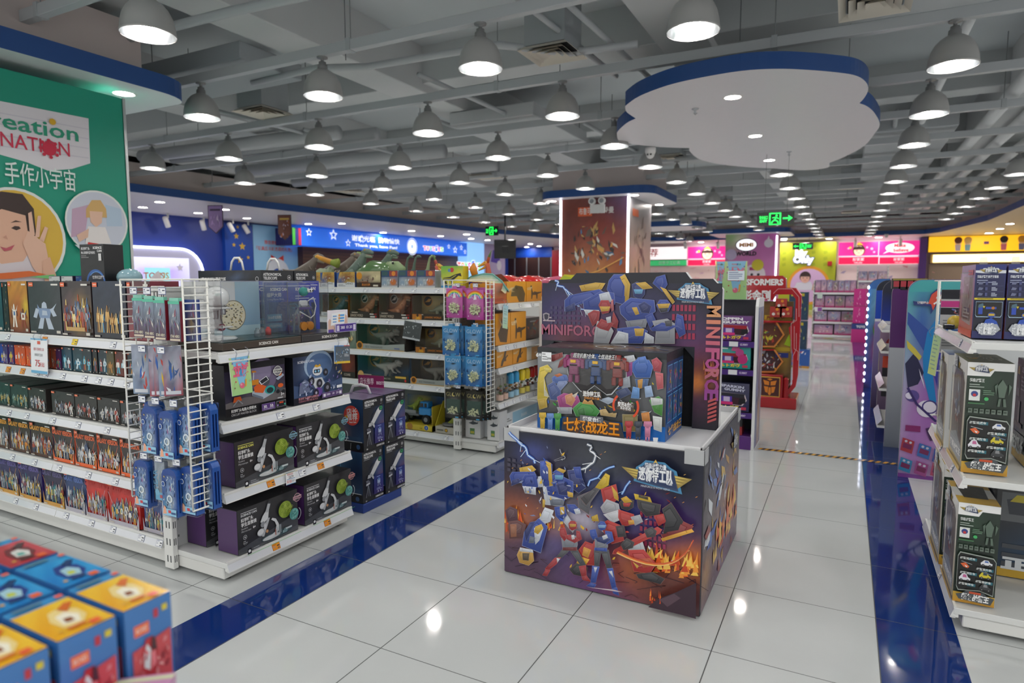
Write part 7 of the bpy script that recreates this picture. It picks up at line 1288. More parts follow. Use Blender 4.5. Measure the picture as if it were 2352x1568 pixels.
def blue_set(a):
    a.rect(0,0,1,1,('262c66','2c3478'));a.rect(.02,.1,.98,.9,('15171f','24285a'));a.poly([(.0,.92),(.2,.92),(.26,.95),(.74,.95),(.8,.92),(1,.92),(1,.88),(.74,.88),(.3,.88),(0,.89)],'d8dce4');badge(a,.5,.92,.7,glow=None);a.text('超级战警变身激射套装',.06,.82,.03,'e8ecf4','l',.02,fit=.7);a.bars(.06,.78,.6,2,.025,.01,'a8b0d0')
    for r in range(3):a.rect(.06,.56+.075*r,.94,.562+.075*r,'5a6090');a.poly([(.1,.58+.075*r),(.24,.58+.075*r),(.28,.61+.075*r),(.14,.62+.075*r)],'6a7090');a.rect(.34,.575+.075*r,.42,.62+.075*r,'4a5080');a.bars(.55,.61+.075*r,.75,3,.018,.008,'c8d0e4')
    a.rect(0,.525,1,.55,'e0cc2a');a.bars(.1,.535,.9,1,.1,.01,'6a5a10');a.poly([(.06,.32),(.1,.29),(.9,.29),(.94,.32),(.94,.5),(.06,.5)],'a8c4dc');a.poly([(.07,.325),(.11,.3),(.89,.3),(.93,.325),(.93,.495),(.07,.495)],'111318');a.rect(.16,.33,.3,.42,'2a4ab0');a.poly([(.14,.42),(.34,.42),(.3,.48),(.16,.46)],'4a6a7a');a.rect(.4,.4,.75,.43,'2a4ab0');a.poly([(.3,.44),(.38,.44),(.34,.41)],'e0c82a');a.disc(.64,.415,.06,'b8742a',8)
    a.poly([(.3,.14),(.42,.26),(.6,.28),(.78,.24),(.9,.14)],'2a50b0');a.disc(.6,.32,.13,'2a4aa0',14,.12);a.rect(.5,.31,.7,.34,'c8a83a');a.poly([(.1,.13),(.2,.2),(.8,.2),(.92,.13),(.7,.05),(.3,.05)],'a8acb4');a.text('激射套装',.5,.075,.07,'f0f2f4',fit=.58,bold=.05);a.text('超级战警',.48,.155,.05,'e8ecf0',fit=.44,bold=.03)
def pink_win(a):a.rect(0,0,1,1,('c8643c','9a8ab8'));a.poly([(.2,.2),(.85,.16),(.9,.82),(.2,.84)],'a89a98');s=a.sub(.25,.3,.85,.78);shards(s,4,['d8d0cc','b8a8a4','8a7a78','e8e0dc','8a4a48'],26,.5,.5,.6,.8,.05,.16);a.rect(.3,.22,.8,.4,'7a5a50');a.rect(.35,.34,.75,.4,'5a4a6a');a.bars(.3,.36,.8,3,.05,.02,'c8c0bc');a.rect(0,0,1,.1,'d8583a');a.rect(.55,.86,.9,.93,'c85a6a')
for i,(x0,x1,lab)in enumerate(((.487,.592,'blue action set box on the top shelf, beside the shelf corner'),(.6,.71,'blue action set box on the top shelf, touching the picture edge'),(.718,.83,'blue action set box just outside the picture edge'))):
    t=stand_box(lab,x0,x1,3.36,3.72,1.245,.315,blue_set,pink_win,None,'2a3276');m=M();m.prism([(-.016,0),(.016,0),(.011,.035),(-.011,.035)],'y',-.002,.002,'e8ecee','milky');obj('hang_tab',m,t,(0,.0,.315))
m=M();m.box(-.04,-.05,0,.04,.05,.004,'3a6ab0');m.ball((0,0,.04),.035,'c8a83a','gloss',12,1,.6,1);m.box(-.05,-.02,.004,.0,.02,.03,'26282c','gloss',.004);solo('toy_badge','small black and gold toy badge on the top shelf corner','toy',m,(.5,3.95,1.24))
p=at(2136,850,y=4.2);hang_card('pale green price list card hanging at the shelf corner, picture edge',lambda a:(a.rect(0,0,1,1,('c8d88a','b0d0a0')),a.bars(.15,.85,.85,8,.1,.03,'8aa89a'),a.disc(.3,.15,.1,'c8d850',8)),.08,.22,(.44,4.22,.97),-PI/2+.35,.06)
wr3=wire_rack('white wire rack beside the standees over the edge shelf',.47,.62,4.36,4.42,1.08,1.49,4.6)
def grey_card(a):a.fill('b8b8ba');a.rect(0,.72,1,.82,'c03a84');a.rect(0,.6,1,.71,'26262c');shards(a.sub(0,.6,1,.71),4,['d8d8da','a04a4a','5a6ab0'],14);a.bars(.1,.5,.9,10,.045,.014,'77787c');a.rect(.0,.85,1,1,'2a2a30')
for i in range(2):q=M();q.box(-.07,0,0,.07,.01,.36,'c4c4c6');grey_card(Art(q,(-.07,0,0),(.14,0,0),(0,0,.36),.0006));solo('hanging_pack','grey backed toy pack, %s one hanging in the rack by the standees'%ORD[i+1],'toy pack',q,(.56+.05*i,4.45+.04*i,1.08),0,'grey packs by the standees')
# ------------------------------------------------------------------ standee panels along the aisle
def standee(label,x0,w,y,h,r,art,body='2a2a30',edge='d8d8da',d=.03,z0=.0):
    n=8;pts=[(x0,z0),(x0+w,z0),(x0+w,h)]+[(x0+r-r*math.sin(PI/2*k/n),h-r+r*math.cos(PI/2*k/n))for k in range(n+1)]
    m=M();m.prism(pts,'y',y,y+d,body,'card',edge)
    c=[(x0+.003+r-r*math.sin(PI/2*k/n),h-.003-r+r*math.cos(PI/2*k/n))for k in range(n+1)];a=Art(m,(x0,y,z0),(w,0,0),(0,0,h-z0),.0008)
    art(a,r/w,1-r/(h-z0),[((px-x0)/w,(pz-z0)/(h-z0))for px,pz in c]);return solo('standee_panel',label,'standee',m,group='printed standee panels')
def teal_art(a,ur,vr,arc):
    a.poly([(ur,vr-.0)]+[(1,vr),(1,.997)]+arc,'44a8ac');a.rect(.004,.0,1,vr,'8a4aa0');
    s=a.sub(.006,.02,1,vr);s.grid(14,30,blobs(('d8b8dc','48a8b0'),[(.5,.35,.4,'a05ab0'),(.3,.2,.4,'b07ac0'),(.3,.82,.25,'3a62a8'),(.7,.7,.3,'2a3a90')],3,.03));a.l+=a.step*3
    a.poly([(.02,.84),(.6,.72),(.98,.7),(.98,.62),(.5,.6),(.02,.78)],'2f4f9e');a.poly([(.36,.62),(.4,.52),(.62,.34),(.68,.4),(.56,.56),(.62,.7),(.98,.78),(.98,.86),(.6,.82),(.42,.74)],'1e7ec0');a.poly([(.5,.6),(.7,.46),(.98,.56),(.98,.74),(.66,.7)],'3a3a9a');a.poly([(.02,.58),(.2,.64),(.4,.54),(.3,.48),(.1,.46)],'26264a');a.poly([(.3,.56),(.4,.5),(.44,.46),(.34,.52)],'d8d4e4');a.poly([(.02,.7),(.2,.66),(.34,.62),(.3,.6),(.05,.66)],'c8b84a')
    a.disc(.2,.42,.14,'5a4a90',14);a.disc(.14,.42,.08,'e4dcf0',12);a.disc(.5,.36,.2,'e8e0f0',16);a.ring(.56,.37,.16,.03,'4a3a80',16);a.line([(.1,.46),(.3,.38),(.7,.3)],.05,'3a2a6a');a.rect(.1,.24,.4,.27,'8a2a6a');a.poly([(.5,.26),(.9,.3),(.9,.22),(.6,.2)],'4a2a5a')
    for i,(u,v,c)in enumerate(((.16,.16,'b03a48'),(.5,.14,'3a6ab0'),(.8,.12,'4a5aa0'),(.14,.06,'3a8ab8'),(.46,.05,'a04a8a'),(.78,.05,'b04a6a'))):a.poly([(u-.14,v-.02),(u+.1,v-.035),(u+.14,v+.03),(u-.1,v+.045)],c);a.poly([(u-.1,v-.005),(u+.08,v-.015),(u+.1,v+.008),(u-.08,v+.02)],'7a2a5a');a.disc(u-.03,v+.028,.03,'c8c8d8',8);a.disc(u+.06,v+.022,.03,'c8c8d8',8)
    a.poly([(.1,.895),(.4,.88),(.44,.93),(.6,.965),(.64,.935),(.96,.95),(.92,.91),(.98,.87),(.7,.85),(.62,.9),(.46,.83),(.44,.87),(.12,.875)],'2a3a78');a.poly([(.14,.893),(.4,.885),(.46,.928),(.6,.955),(.62,.925),(.94,.94),(.9,.91),(.94,.875),(.7,.86),(.6,.91),(.5,.85),(.46,.88)],'d8503a');a.text('力口',.7,.885,.035,'f0f0f0',fit=.4,bold=.05,sh=.3);a.text('假面骑士',.3,.882,.01,'e8e8ea',fit=.22,bold=.03)
standee('teal and violet standee panel at the near end of the aisle panels',.41,.32,5.62,1.5,.09,teal_art,'6a4a8a')
def purple_art(a,ur,vr,arc):
    a.poly([(ur,vr),(1,vr),(1,.997)]+arc,'5a2a6a');a.rect(.004,.6,1,vr,'5a2a6a');a.rect(.004,.0,1,.6,('8a9098','b8bcc2'))
    for i in range(5):a.poly([(.35+.08*i,.56+.07*(i%2)),(.6,.62+.04*i),(.72,.55+.05*i),(.5,.5+.06*i)],'e4e4e8')
standee('plain violet standee panel with jagged white edge, second in the row',.36,.36,6.6,1.5,.12,purple_art,'5a2a6a')
def navy_art(a,ur,vr,arc):a.poly([(ur,vr),(1,vr),(1,.997)]+arc,'1d2438');a.rect(.004,.72,1,vr,('12339a','1d2438'));a.rect(.004,.7,1,.72,'d8d8e0');a.rect(.004,0,1,.7,('5a4a6a','a88aa8'));a.disc(.4,.56,.25,'a02a34',14);a.rect(.1,.2,.7,.45,'2a2c34');a.rect(.1,.4,.5,.48,'d8503a');a.rect(.3,.46,.42,.5,'4a9ad8')
standee('navy topped standee panel, third in the row along the aisle',.33,.34,7.6,1.5,.12,navy_art,'1d2438')
def blue_art(a,ur,vr,arc):a.poly([(ur,vr),(1,vr),(1,.997)]+arc,'1d2434');a.rect(.004,.7,1,vr,'1a4ac0');a.rect(.004,.68,1,.7,'e0e0ea');a.rect(.004,0,1,.68,('4a3a5a','9a8ac8'));a.rect(.2,.3,.8,.45,'c8b03a');a.rect(.2,.1,.8,.3,'26262c')
standee('royal blue standee panel, fourth in the row along the aisle',.31,.3,8.6,1.5,.12,blue_art,'1d2434')
def galaxy_art(a,ur,vr,arc):
    a.poly([(ur,vr),(1,vr),(1,.997)]+arc,'3a70b8');s=a.sub(.006,0,1,vr);s.grid(8,24,blobs(('4a3a6a','3a78c0'),[(.5,.75,.4,'8ac8e0'),(.4,.5,.3,'2a58a0'),(.5,.3,.3,'c03a40'),(.4,.1,.3,'3a5ac0')],3,.12));a.l+=a.step*3;shards(a,4,['e8ecf0','c0343c','2a3a90','4a8a3a','d8c8b0','5aa0d8'],40,.5,.35,.5,.5,.02,.08);a.disc(.6,.78,.2,'a8d8e8',14,.12);a.disc(.5,.76,.08,'2a3a5a',10)
o=standee('blue galaxy standee edged with glowing bulbs, fifth along the aisle',.27,.26,10.2,1.52,.14,galaxy_art,'1d2028')
m=M();
for i in range(14):m.ball((.273,10.19,.1+.1*i),.013,'ffffff','tube',8,1,.6,1.9)
lt=obj('edge_light',m,o);lt['kind']='stuff'
m=M();m.box(.74,5.7,.0,1.3,10.1,1.42,'cfd2d4','paint',.01);solo('shelf_row','pale shelf block running behind the aisle standee panels','shelf',m)
for i,z in enumerate((.18,.52,.86,1.05)):
    m=M();m.face([(.3,6.65,z),(.3,7.5,z),(.34,7.5,z+.05),(.34,6.65,z+.05)],'e4e6ea','gloss');m.box(.3,6.63,z-.02,.745,7.5,z,'e4e4e2','paint',.002);solo('shelf_lip','white shelf lip between the violet and navy panels, %s from the floor'%ORD[i+1],'shelf',m,group='shelf lips between the panels')
for i,px in enumerate((2058,2074,2090,2105,2121)):
    p=at(px,640,y=6.2);carton('black_toy_box','black toy box with a red patch, %s of the row over the panels'%ORD[i+1],'toy box',.06,.12,.085,'1c1c20',(p.x,6.2,1.425),0,lambda a:(a.fill('1a1a1e'),a.rect(.2,.2,.85,.75,'b03440'),a.rect(.1,.82,.9,.98,'9a8a3a')),group='black boxes over the panels',lift=.001)
m=M();m.box(.4,6.13,1.415,.95,6.27,1.425,'2a2a2e','matte');solo('box_tray','thin dark tray under the row of black toy boxes','tray',m)
# hazard tape strip on the floor
m=M();n=20
for i in range(n):
    for k in range(2):
        u0,u1=i/n+k*.5/n,i/n+(k+1)*.5/n;m.face([(-.645+1.075*u0,5.965,.002),(-.645+1.075*u1,5.965,.002),(-.645+1.075*u1+.025,6.03,.002),(-.645+1.075*u0+.025,6.03,.002)],('e8a82a','2c2c2a')[k],'gloss')
solo('hazard_tape','black and yellow striped tape stuck across the aisle floor','tape',m)
# ------------------------------------------------------------------ gummy toy end shelf
t=thing('toy_rack','white edged rack of gummy toys with printed side panel, near the tape','rack',(-.69,5.9,0))
m=M();m.box(-.42,.32,0,.0,.36,1.32,'2a2a34','paint',.003);m.box(-.42,0,.0,.0,.32,.12,'5a2a7a','card',.002);obj('back_panel',m,t)
m=M();m.prism([(0,0),(.4,0),(.4,1.34),(.05,1.34),(0,1.27)],'x',0,.025,'e8e8ea','paint');a=Art(m,(.025,.004,.01),(0,.39,0),(0,0,1.25),.001);a.grid(8,20,blobs(('6a6a9a','8aa0b8'),[(.5,.7,.3,'b87a4a'),(.4,.4,.4,'6a7ab8'),(.6,.2,.3,'c08a4a')],5,.25));shards(a,9,['c8a070','5a78b0','e4e4ea','7a5a4a','8a6ab0'],60,.5,.5,.6,.8,.02,.1);obj('side_panel',m,t)
for i,z in enumerate((.96,.71,.33)):
    m=M();m.box(-.42,0,z-.02,0,.32,z,'2a2a34','paint',.002);m.box(-.42,-.004,z-.05,0,.0,z,'4a2a7a','card');a=Art(m,(-.42,-.004,z-.05),(.42,0,0),(0,0,.05),.001);a.rect(.5,.1,.68,.95,'e4e4e8');a.text('GUMMY',.8,.3,.4,'d8c8e8','c',.03,fit=.16);obj('shelf',m,t)
m=M();m.tube([(.0,-.0,.14),(.012,-.02,.08),(.005,-.01,.01)],.005,'e8e8e8','paint',5);obj('cable',m,t)
def belt_art(bg,w1,w2,title):
    def fn(a):
        a.rect(0,0,1,1,(bg,mix(bg,'ffffff',.06)))
        a.poly([(.1,.25),(.85,.2),(.95,.4),(.9,.62),(.2,.66),(.08,.5)],'d8c8d0');a.poly([(.12,.27),(.82,.22),(.92,.4),(.88,.6),(.2,.63),(.1,.5)],'3a1a28');a.poly([(.12,.5),(.88,.48),(.9,.62),(.2,.65)],w1);a.rect(.35,.3,.6,.52,w2);a.rect(.4,.33,.55,.5,'c8b8d8');a.rect(.3,.22,.62,.32,'d8347a');a.poly([(.75,.25),(.92,.3),(.92,.46),(.78,.46)],'1a1a20')
        if title=='p':a.text('POPPIN',.5,.84,.11,'f8f4fa',fit=.6,bold=.05);a.text('GUMMY',.64,.7,.11,'f8f4fa',fit=.62,bold=.05)
        elif title=='s':a.text('SPARKIN',.6,.84,.09,'d8d8f0',fit=.55,bold=.04,rot=-.06);a.text('GUMMY',.66,.72,.09,'d8d8f0',fit=.5,bold=.04,rot=-.06)
        else:a.bars(.05,.9,.5,2,.1,.05,'e8f4f4');a.poly([(.55,.74),(.72,.72),(.76,.94),(.58,.92)],'c05a8a');a.disc(.75,.66,.1,'b84a88',10);a.disc(.82,.4,.12,'c0347a',10)
        a.text('ラベルトガヴ',.42,.08,.1,'f4d83a',fit=.7,bold=.05);a.rect(.82,.06,.94,.16,'c83a5a')
    return fn
for lab,z,bg,w1,w2,tt in(('purple gummy belt toy box on the top of the toy rack',.966,'6a2a80','a02030','5a3a9a','p'),('teal gummy belt toy box on the middle of the toy rack',.716,'1f9a96','9a2030','4a3a9a','t'),('dark violet gummy belt toy box on the lower toy rack',.336,'2a2a54','2a2a34','5a3ab0','s')):
    carton('belt_toy_box',lab,'toy box',.36,.14,.215 if tt!='s' else.25,mix(bg,'000000',.4),(-.9,5.99,z),0,belt_art(bg,w1,w2,tt),group='gummy belt boxes',lift=.001)
carton('mask_toy_box','black toy box with a red mask shape, bottom of the toy rack','toy box',.2,.14,.13,'1c1c20',(-.87,5.99,.2),0,lambda a:(a.fill('1c1c22'),a.poly([(.3,.2),(.6,.15),(.75,.5),(.6,.85),(.3,.8),(.2,.5)],'b8303a'),a.poly([(.32,.45),(.45,.4),(.42,.65)],'e8e0e8'),a.poly([(.5,.4),(.64,.45),(.56,.66)],'e8e0e8')),lift=.001)
carton('mask_toy_box','dark red toy box under the black one, bottom of the toy rack','toy box',.2,.14,.075,'7a1c24',(-.87,5.99,.122),0,lambda a:(a.fill('9a2a30'),a.bars(.2,.6,.8,2,.3,.12,'5a1018')),lift=.001)
t=thing('acrylic_sign','clear acrylic prism sign with pastel sale sheets on the toy rack','sign',(-.86,6.05,1.325))
m=M();m.box(-.12,0,0,.0,.003,.34,'d8e4d8');m.box(-.2,.01,0,-.12,.013,.34,'d0dce0');a=Art(m,(-.12,0,0),(.19,0,0),(0,0,.34),.001);m.box(-.0,0,0,.07,.003,.34,'d8e4d8');promo_green(a);a.rect(.15,.5,.9,.75,'dfeaf4');a.bars(.2,.7,.85,4,.05,.02,'7a88b0');a=Art(m,(-.2,.01,0),(.08,0,0),(0,0,.34),.001);promo_green(a);obj('sheet',m,t)
m=M();m.box(-.205,-.01,-.0,.075,.06,.35,'fff','clear',.002);obj('clear_holder',m,t)
# ------------------------------------------------------------------ red robot toy arch
YT=8.15
Tq=lambda L:[(at(x,y,y=YT).x,at(x,y,y=YT).z)for x,y in L]
t=thing('robot_arch','red octagonal arch display with white robot brand letters beyond the toy rack','display',(0,YT,0))
hd=[(1655,638),(1664,633),(1798,633),(1806,640),(1806,661),(1828,661),(1841,678)];z3=lambda x:(x,.0)
ou=Tq(hd);xr_=ou[-1][0];ztop=ou[2][1]
inner=Tq([(1775,685),(1782,676),(1820,676),(1828,686),(1826,738),(1812,752),(1810,800),(1822,816),(1820,880),(1808,893),(1806,912),(1772,905)])
m=M();body=[ou[0],ou[1],ou[2],ou[3],ou[4],ou[5],ou[6],(xr_,.3),(xr_-.03,.22),(xr_-.07,.14),(xr_-.2,.14)]+[p for p in inner[:-1]][::-1]+[(inner[0][0]-.0,inner[0][1]),(ou[0][0],inner[0][1]+.03)]
def strip(pts_o,pts_i,col):
    for(a_,b_),(c_,d_)in zip(zip(pts_o,pts_o[1:]),zip(pts_i,pts_i[1:])):m.prism([a_,b_,d_,c_],'y',-.04,.1,col,'gloss')
m.prism([ou[0],ou[1],ou[2],ou[3],ou[4],(ou[0][0],ou[4][1])][::-1],'y',-.05,.1,'b8202a','gloss');m.prism([(ou[0][0],ou[4][1]),(ou[4][0],ou[4][1]),(inner[1][0],inner[1][1]),(inner[0][0],inner[0][1]-.02),(ou[0][0],inner[0][1]-.03)][::-1],'y',-.05,.1,'b02028','gloss')
o_=[(ou[4][0]-.02,ou[4][1]),ou[5],ou[6],(xr_,1.0),(xr_,.72),(xr_,.4),(xr_-.02,.26),(xr_-.1,.14)];i_=[inner[1],inner[2],inner[3],(inner[4][0],inner[4][1]),(inner[5][0],inner[5][1]),(inner[7][0],inner[7][1]),(inner[8][0],inner[8][1]),(inner[9][0]-.03,.14)];strip(o_,i_,'b8202a')
m.box(ou[0][0]-.05,-.14,0,xr_-.0,.35,.13,'b01c28','gloss',.01)
a=Art(m,(ou[0][0],-.05,ou[4][1]),(ou[4][0]-ou[0][0],0,0),(0,0,ztop-ou[4][1]),.002);a.text('TRANSFORMERS',.53,.24,.5,'f0eef0',fit=.86,bold=.05);a.rect(.05,.22,.09,.78,'f0eef0');a.rect(.06,.34,.08,.66,'b8202a')
q=Tq([(1655,690),(1773,690),(1773,664)]);a=Art(m,(q[0][0],-.05,q[0][1]),(q[1][0]-q[0][0],0,0),(0,0,q[2][1]-q[1][1]),.002);a.text('变形金刚',.62,.14,.72,'ece8ea',fit=.72,bold=.04)
a=Art(m,(xr_-.42,-.05,0),(.42,0,0),(0,0,1.4),.002);k=lambda L:[((x-(xr_-.42))/.42,z/1.4)for x,z in Tq(L)]
for L in(([(1777,674),(1788,663),(1820,663),(1836,682),(1836,727)]),([(1830,708),(1830,735),(1818,742),(1818,810)]),([(1825,748),(1825,800),(1834,806),(1833,826)]),([(1830,764),(1830,800),(1822,816),(1821,870),(1812,884)])):a.line(k(L),.014,'e0a0a4')
obj('arch_frame',m,t)
m=M();fx0,fx1=Tq([(1745,866)])[0][0],Tq([(1800,866)])[0][0];fz0,fz1=Tq([(1750,910)])[0][1],Tq([(1750,856)])[0][1];m.box(fx0,-.12,fz0,fx1,.1,fz1,'a01c24','gloss',.01);a=Art(m,(fx0,-.12,fz0),(fx1-fx0,0,0),(0,0,fz1-fz0),.002);a.rect(.06,.08,.9,.92,'e8b04a');a.rect(.09,.12,.87,.88,'4a2020')
for q in([(.2,.78),(.45,.72),(.45,.56),(.26,.58)],[(.76,.78),(.51,.72),(.51,.56),(.7,.58)],[(.24,.52),(.42,.5),(.4,.24),(.3,.28)],[(.72,.52),(.54,.5),(.56,.24),(.66,.28)],[(.44,.48),(.52,.48),(.54,.2),(.48,.14),(.42,.2)],[(.36,.82),(.48,.76),(.6,.82),(.48,.86)]):a.poly(q[::-1],'e0842a')
m.box(fx1,-.1,fz0-.02,fx1+.06,.06,fz1-.03,'a81e26','gloss',.02);obj('emblem_box',m,t)
for i,L in enumerate(([(1740,738),(1785,738),(1803,768),(1780,797),(1740,797)],[(1740,801),(1780,801),(1800,830),(1780,855),(1740,855)])):
    q=Tq(L);m=M();cx,cz=sum(p[0]for p in q)/5-.02,sum(p[1]for p in q)/5
    for(p,r)in zip(q,q[1:]+q[:1]):
        pi,ri=(p[0]+(cx-p[0])*.12,p[1]+(cz-p[1])*.12),(r[0]+(cx-r[0])*.12,r[1]+(cz-r[1])*.12);m.prism([p,r,ri,pi],'y',-.03,.05,'d88a4a' if p[0]>cx else 'b03030','gloss')
    m.prism(q[::-1],'y',.05,.06,'6a3a2a' if i==0 else '4a2c34');a=Art(m,(min(p[0]for p in q),.049,min(p[1]for p in q)),(max(p[0]for p in q)-min(p[0]for p in q),0,0),(0,0,max(p[1]for p in q)-min(p[1]for p in q)),.002);shards(a,5+i,['e0902a','d8c83a','b8d850','c04a3a','5a5a60']if i==0 else['d8dce4','3a4a90','c8cad4','a03a44','e8b030'],40,.4,.45,.5,.6,.03,.12);obj('window_panel',m,t)
m=M();m.box(Tq([(1745,800)])[0][0],.06,.14,Tq([(1818,800)])[0][0],.1,1.25,'7a5a34','card');a=Art(m,(Tq([(1745,800)])[0][0],.06,.14),(Tq([(1818,800)])[0][0]-Tq([(1745,800)])[0][0],0,0),(0,0,1.11),.003);a.grid(6,16,blobs(('6a5a40','8a6a30'),[(.7,.5,.3,'b89a3a'),(.5,.8,.3,'a86a3a')],5,.25));a.rect(.1,.8,.95,.85,'d8b82a');a.text('光耀成擎',.5,.81,.03,'8a2a1a',fit=.7,bold=.04);a.poly([(.75,.54),(.95,.52),(.95,.68),(.85,.62)],'b8e02a');a.rect(.1,.47,.95,.51,'c8b030');a.rect(.5,.4,.9,.45,'2a3a90');obj('backdrop',m,t)
for i,(px,py,s_)in enumerate(((1783,720,.13),(1806,720,.13),(1795,700,.12))):
    p=at(px,py,y=YT+.0);carton('red_toy_box','small red robot toy box, %s one in the arch window'%('first lower','second lower','upper')[i],'toy box',s_,.1,s_*.95,'a02a2a',(p.x,YT,p.z-.04),0,lambda a:(a.rect(0,0,1,1,('a83028','b83a34')),a.disc(.3,.3,.14,'e8e0dc',8),a.disc(.7,.35,.12,'c89060',8),a.disc(.6,.75,.14,'e8902a',8)),group='boxes in the red arch',lift=.0015)
m=M();p=at(1780,728,y=YT);m.box(p.x-.12,-.05,0,p.x+.2,.06,.02,'b8262c','gloss',.004);obj('arch_shelf',m,t,(0,0,p.z-.06))
# yellow toy top and the blue store card behind the board
t=thing('yellow_ride_toy','yellow plastic vehicle top with round lamp behind the arch board','toy',(at(1335,640,y=5.6).x,5.6,1.3));m=M();m.prism([(-.17,0),(.13,0),(.14,.17),(.09,.235),(-.12,.25),(-.17,.2)],'y',-.12,.16,'d8d02a','gloss','c8c428');m.prism([(-.16,.03),(-.05,.03),(-.05,.22),(-.12,.24),(-.16,.2)],'y',-.125,-.12,'b8c83a','gloss');obj('shell',m,t)
m=M();m.cyl((.09,-.15,.15),.04,.05,'f4f0e4','gloss',16,'y');m.cyl((.0,-.13,.15),.012,.02,'c86a20','gloss',8,'y');m.cyl((.03,-.13,.15),.012,.02,'c86a20','gloss',8,'y');obj('headlamp',m,t);m=M();m.ball((.09,-.15,.15),.02,'fff6d8','down',8,1,.5,1);obj('bulb',m,t)
m=M();m.box(-.3,-.3,0,.3,.3,1.3,'e0e0de','paint',.005);solo('display_table','white block hidden behind the arch board carrying the yellow toy','shelf',m,(at(1335,640,y=5.6).x,5.62,0))
q=at(1398,640,y=5.4);m=M();m.box(-.15,0,0,.15,.004,.24,'a8d0e8');a=Art(m,(-.15,0,0),(.3,0,0),(0,0,.24),.001);a.rect(0,0,1,1,('b8dca8','a4cce8'));a.text('TOYS',.4,.74,.12,'d8404a',bold=.04);a.text('Я',.53,.74,.13,'2a4ab0',bold=.04);a.text('US',.63,.74,.12,'4aa050',bold=.04);solo('store_card','pale blue store name card behind the arch board','sign',m,(q.x,5.36,1.3))
# ------------------------------------------------------------------ doll shelves far down the aisle
YD=18.4
t=shelf_unit('shelf_unit','grey shelf of pink doll boxes at the far end of the aisle',.98,(-.74,YD,0),0,[(1.19,.3,[]),(.8,.3,[]),(.44,.3,[]),(.1,.32,[])],.32,1.5,back='6a6e74',holes=False)
rr=random.Random(12)
def doll(seed,c='b83a7a'):
    R=random.Random(seed)
    def fn(a):a.grid(3,4,blobs((mix(c,'ffffff',.2),'8a7aa0'),[(.5,.5,.5,R.choice(['c8a0b8','9ab0c8','7a8a6a','d8c0c8']))],seed,.2));shards(a,seed,['d8b8a8','e8d8e0','a03a6a','6a4a8a','d8c070','4a6a9a','f0d8e0'],16,.5,.5,.4,.6,.05,.15);a.rect(0,0,1,.14,c)
    return fn
for z,n,h,nm in((1.2,7,.33,'top'),(.81,4,.31,'second'),(.45,3,.28,'third'),(.11,2,.27,'bottom')):
    for i in range(n):
        w=.94/n;carton('doll_box','pink doll box, %s from the left on the %s shelf of the far aisle'%(ORD[i+1],nm),'toy box',w*.92,.14,h*rr.uniform(.9,1),('a83a70','c8508a','6a4a6a')[i%3],(-.74+.02+w*(i+.5),YD+.12,z),0,doll(i+n*7),group='doll boxes far down the aisle',lift=.003,c=0)
m=M();m.box(-.09,-.003,0,.09,.002,.12,'e8e4ec');Art(m,(-.09,-.003,0),(.18,0,0),(0,0,.12),.003).rect(.4,.1,.95,.9,'8a4aa0');solo('shelf_sign','pink edged sign hanging on the far doll shelf','sign',m,(-.62,YD-.02,.7));m=M();m.box(-.06,-.003,0,.06,.002,.14,'c8d8d0');solo('shelf_sign','pale green card hanging on the top far doll shelf','sign',m,(-.6,YD-.02,1.04))
t=shelf_unit('shelf_unit','white shelf of pale toys beside the far doll shelf',.7,(.27,20,0),0,[(1.5,.3,[]),(1.2,.3,[]),(.86,.3,[]),(.5,.3,[]),(.1,.3,[])],.3,1.9,back='e4ccd4',holes=False)
for z,n in((1.51,3),(1.21,2),(.87,2),(.51,2)):
    for i in range(n):carton('pastel_box','pale pink and grey toy box, %s on the %s shelf beside the dolls'%(ORD[i+1],{1.51:'top',1.21:'upper',.87:'middle',.51:'lower'}[z]),'toy box',.3 if n==2 else.2,.15,.24,'d8b8c4',(.27+.7*(i+.5)/n,20.12,z),0,doll(i*5+int(z*10),'d89ab0'),group='pastel boxes beside the dolls',lift=.003,c=0)
for i in range(4):
    x,z=.3+.27*(i%2),.47+.42*(i//2);carton('pink_carton','bright magenta carton, %s row, %s in the stack beside the dolls'%(('lower','upper')[i//2],('first','second')[i%2]),'carton',.26,.2,.41,'c8207c',(x,17.8,z),0,lambda a:(a.rect(0,0,1,1,('c02080','d0308a')),shards(a,3,['f0b8d8','e890c0'],8,.5,.5,.2,.5,.05,.14)),group='magenta cartons',lift=.003,c=0)
m=M();m.box(-.28,-.12,0,.28,.12,.46,'c02a80');a=Art(m,(-.28,-.12,0),(.56,0,0),(0,0,.46),.003);a.rect(0,.7,1,1,'2a3a80');a.text('TOYS',.35,.78,.12,'f0f0f4',bold=.04);a.text('ЯUS',.68,.78,.12,'f0f0f4',bold=.04);solo('carton_plinth','magenta plinth with a blue store name band under the cartons','plinth',m,(.43,17.8,0))
for i,z in enumerate((.0,.5)):
    carton('blue_brick_box','dark blue brick toy carton, %s of the stack behind the red arch'%('lower','upper')[i],'toy box',.3,.25,.48,'22384e',(-.72,12.2,z+.32),0,lambda a:(a.fill('22405a'),a.rect(.1,.85,.8,.95,'c8b83a'),shards(a,4,['c8b860','8a9a5a','4a6a7a'],22,.5,.45,.6,.6,.03,.1)),group='blue cartons behind the arch',lift=.002,c=0)
carton('blue_brick_box','bright blue brick toy box on the floor behind the red arch','toy box',.36,.3,.32,'2a5aa0',(-.69,12.15,0),0,lambda a:(a.rect(0,0,1,1,('c8902a','2a62b0')),a.rect(0,.12,1,1,'2a5aa8'),shards(a,6,['c0343a','2a2a3a','5a8ad0','e0e0e8'],24,.5,.5,.6,.6,.03,.12),a.rect(.1,.02,.4,.1,'3a7a4a')),lift=.002,c=0)
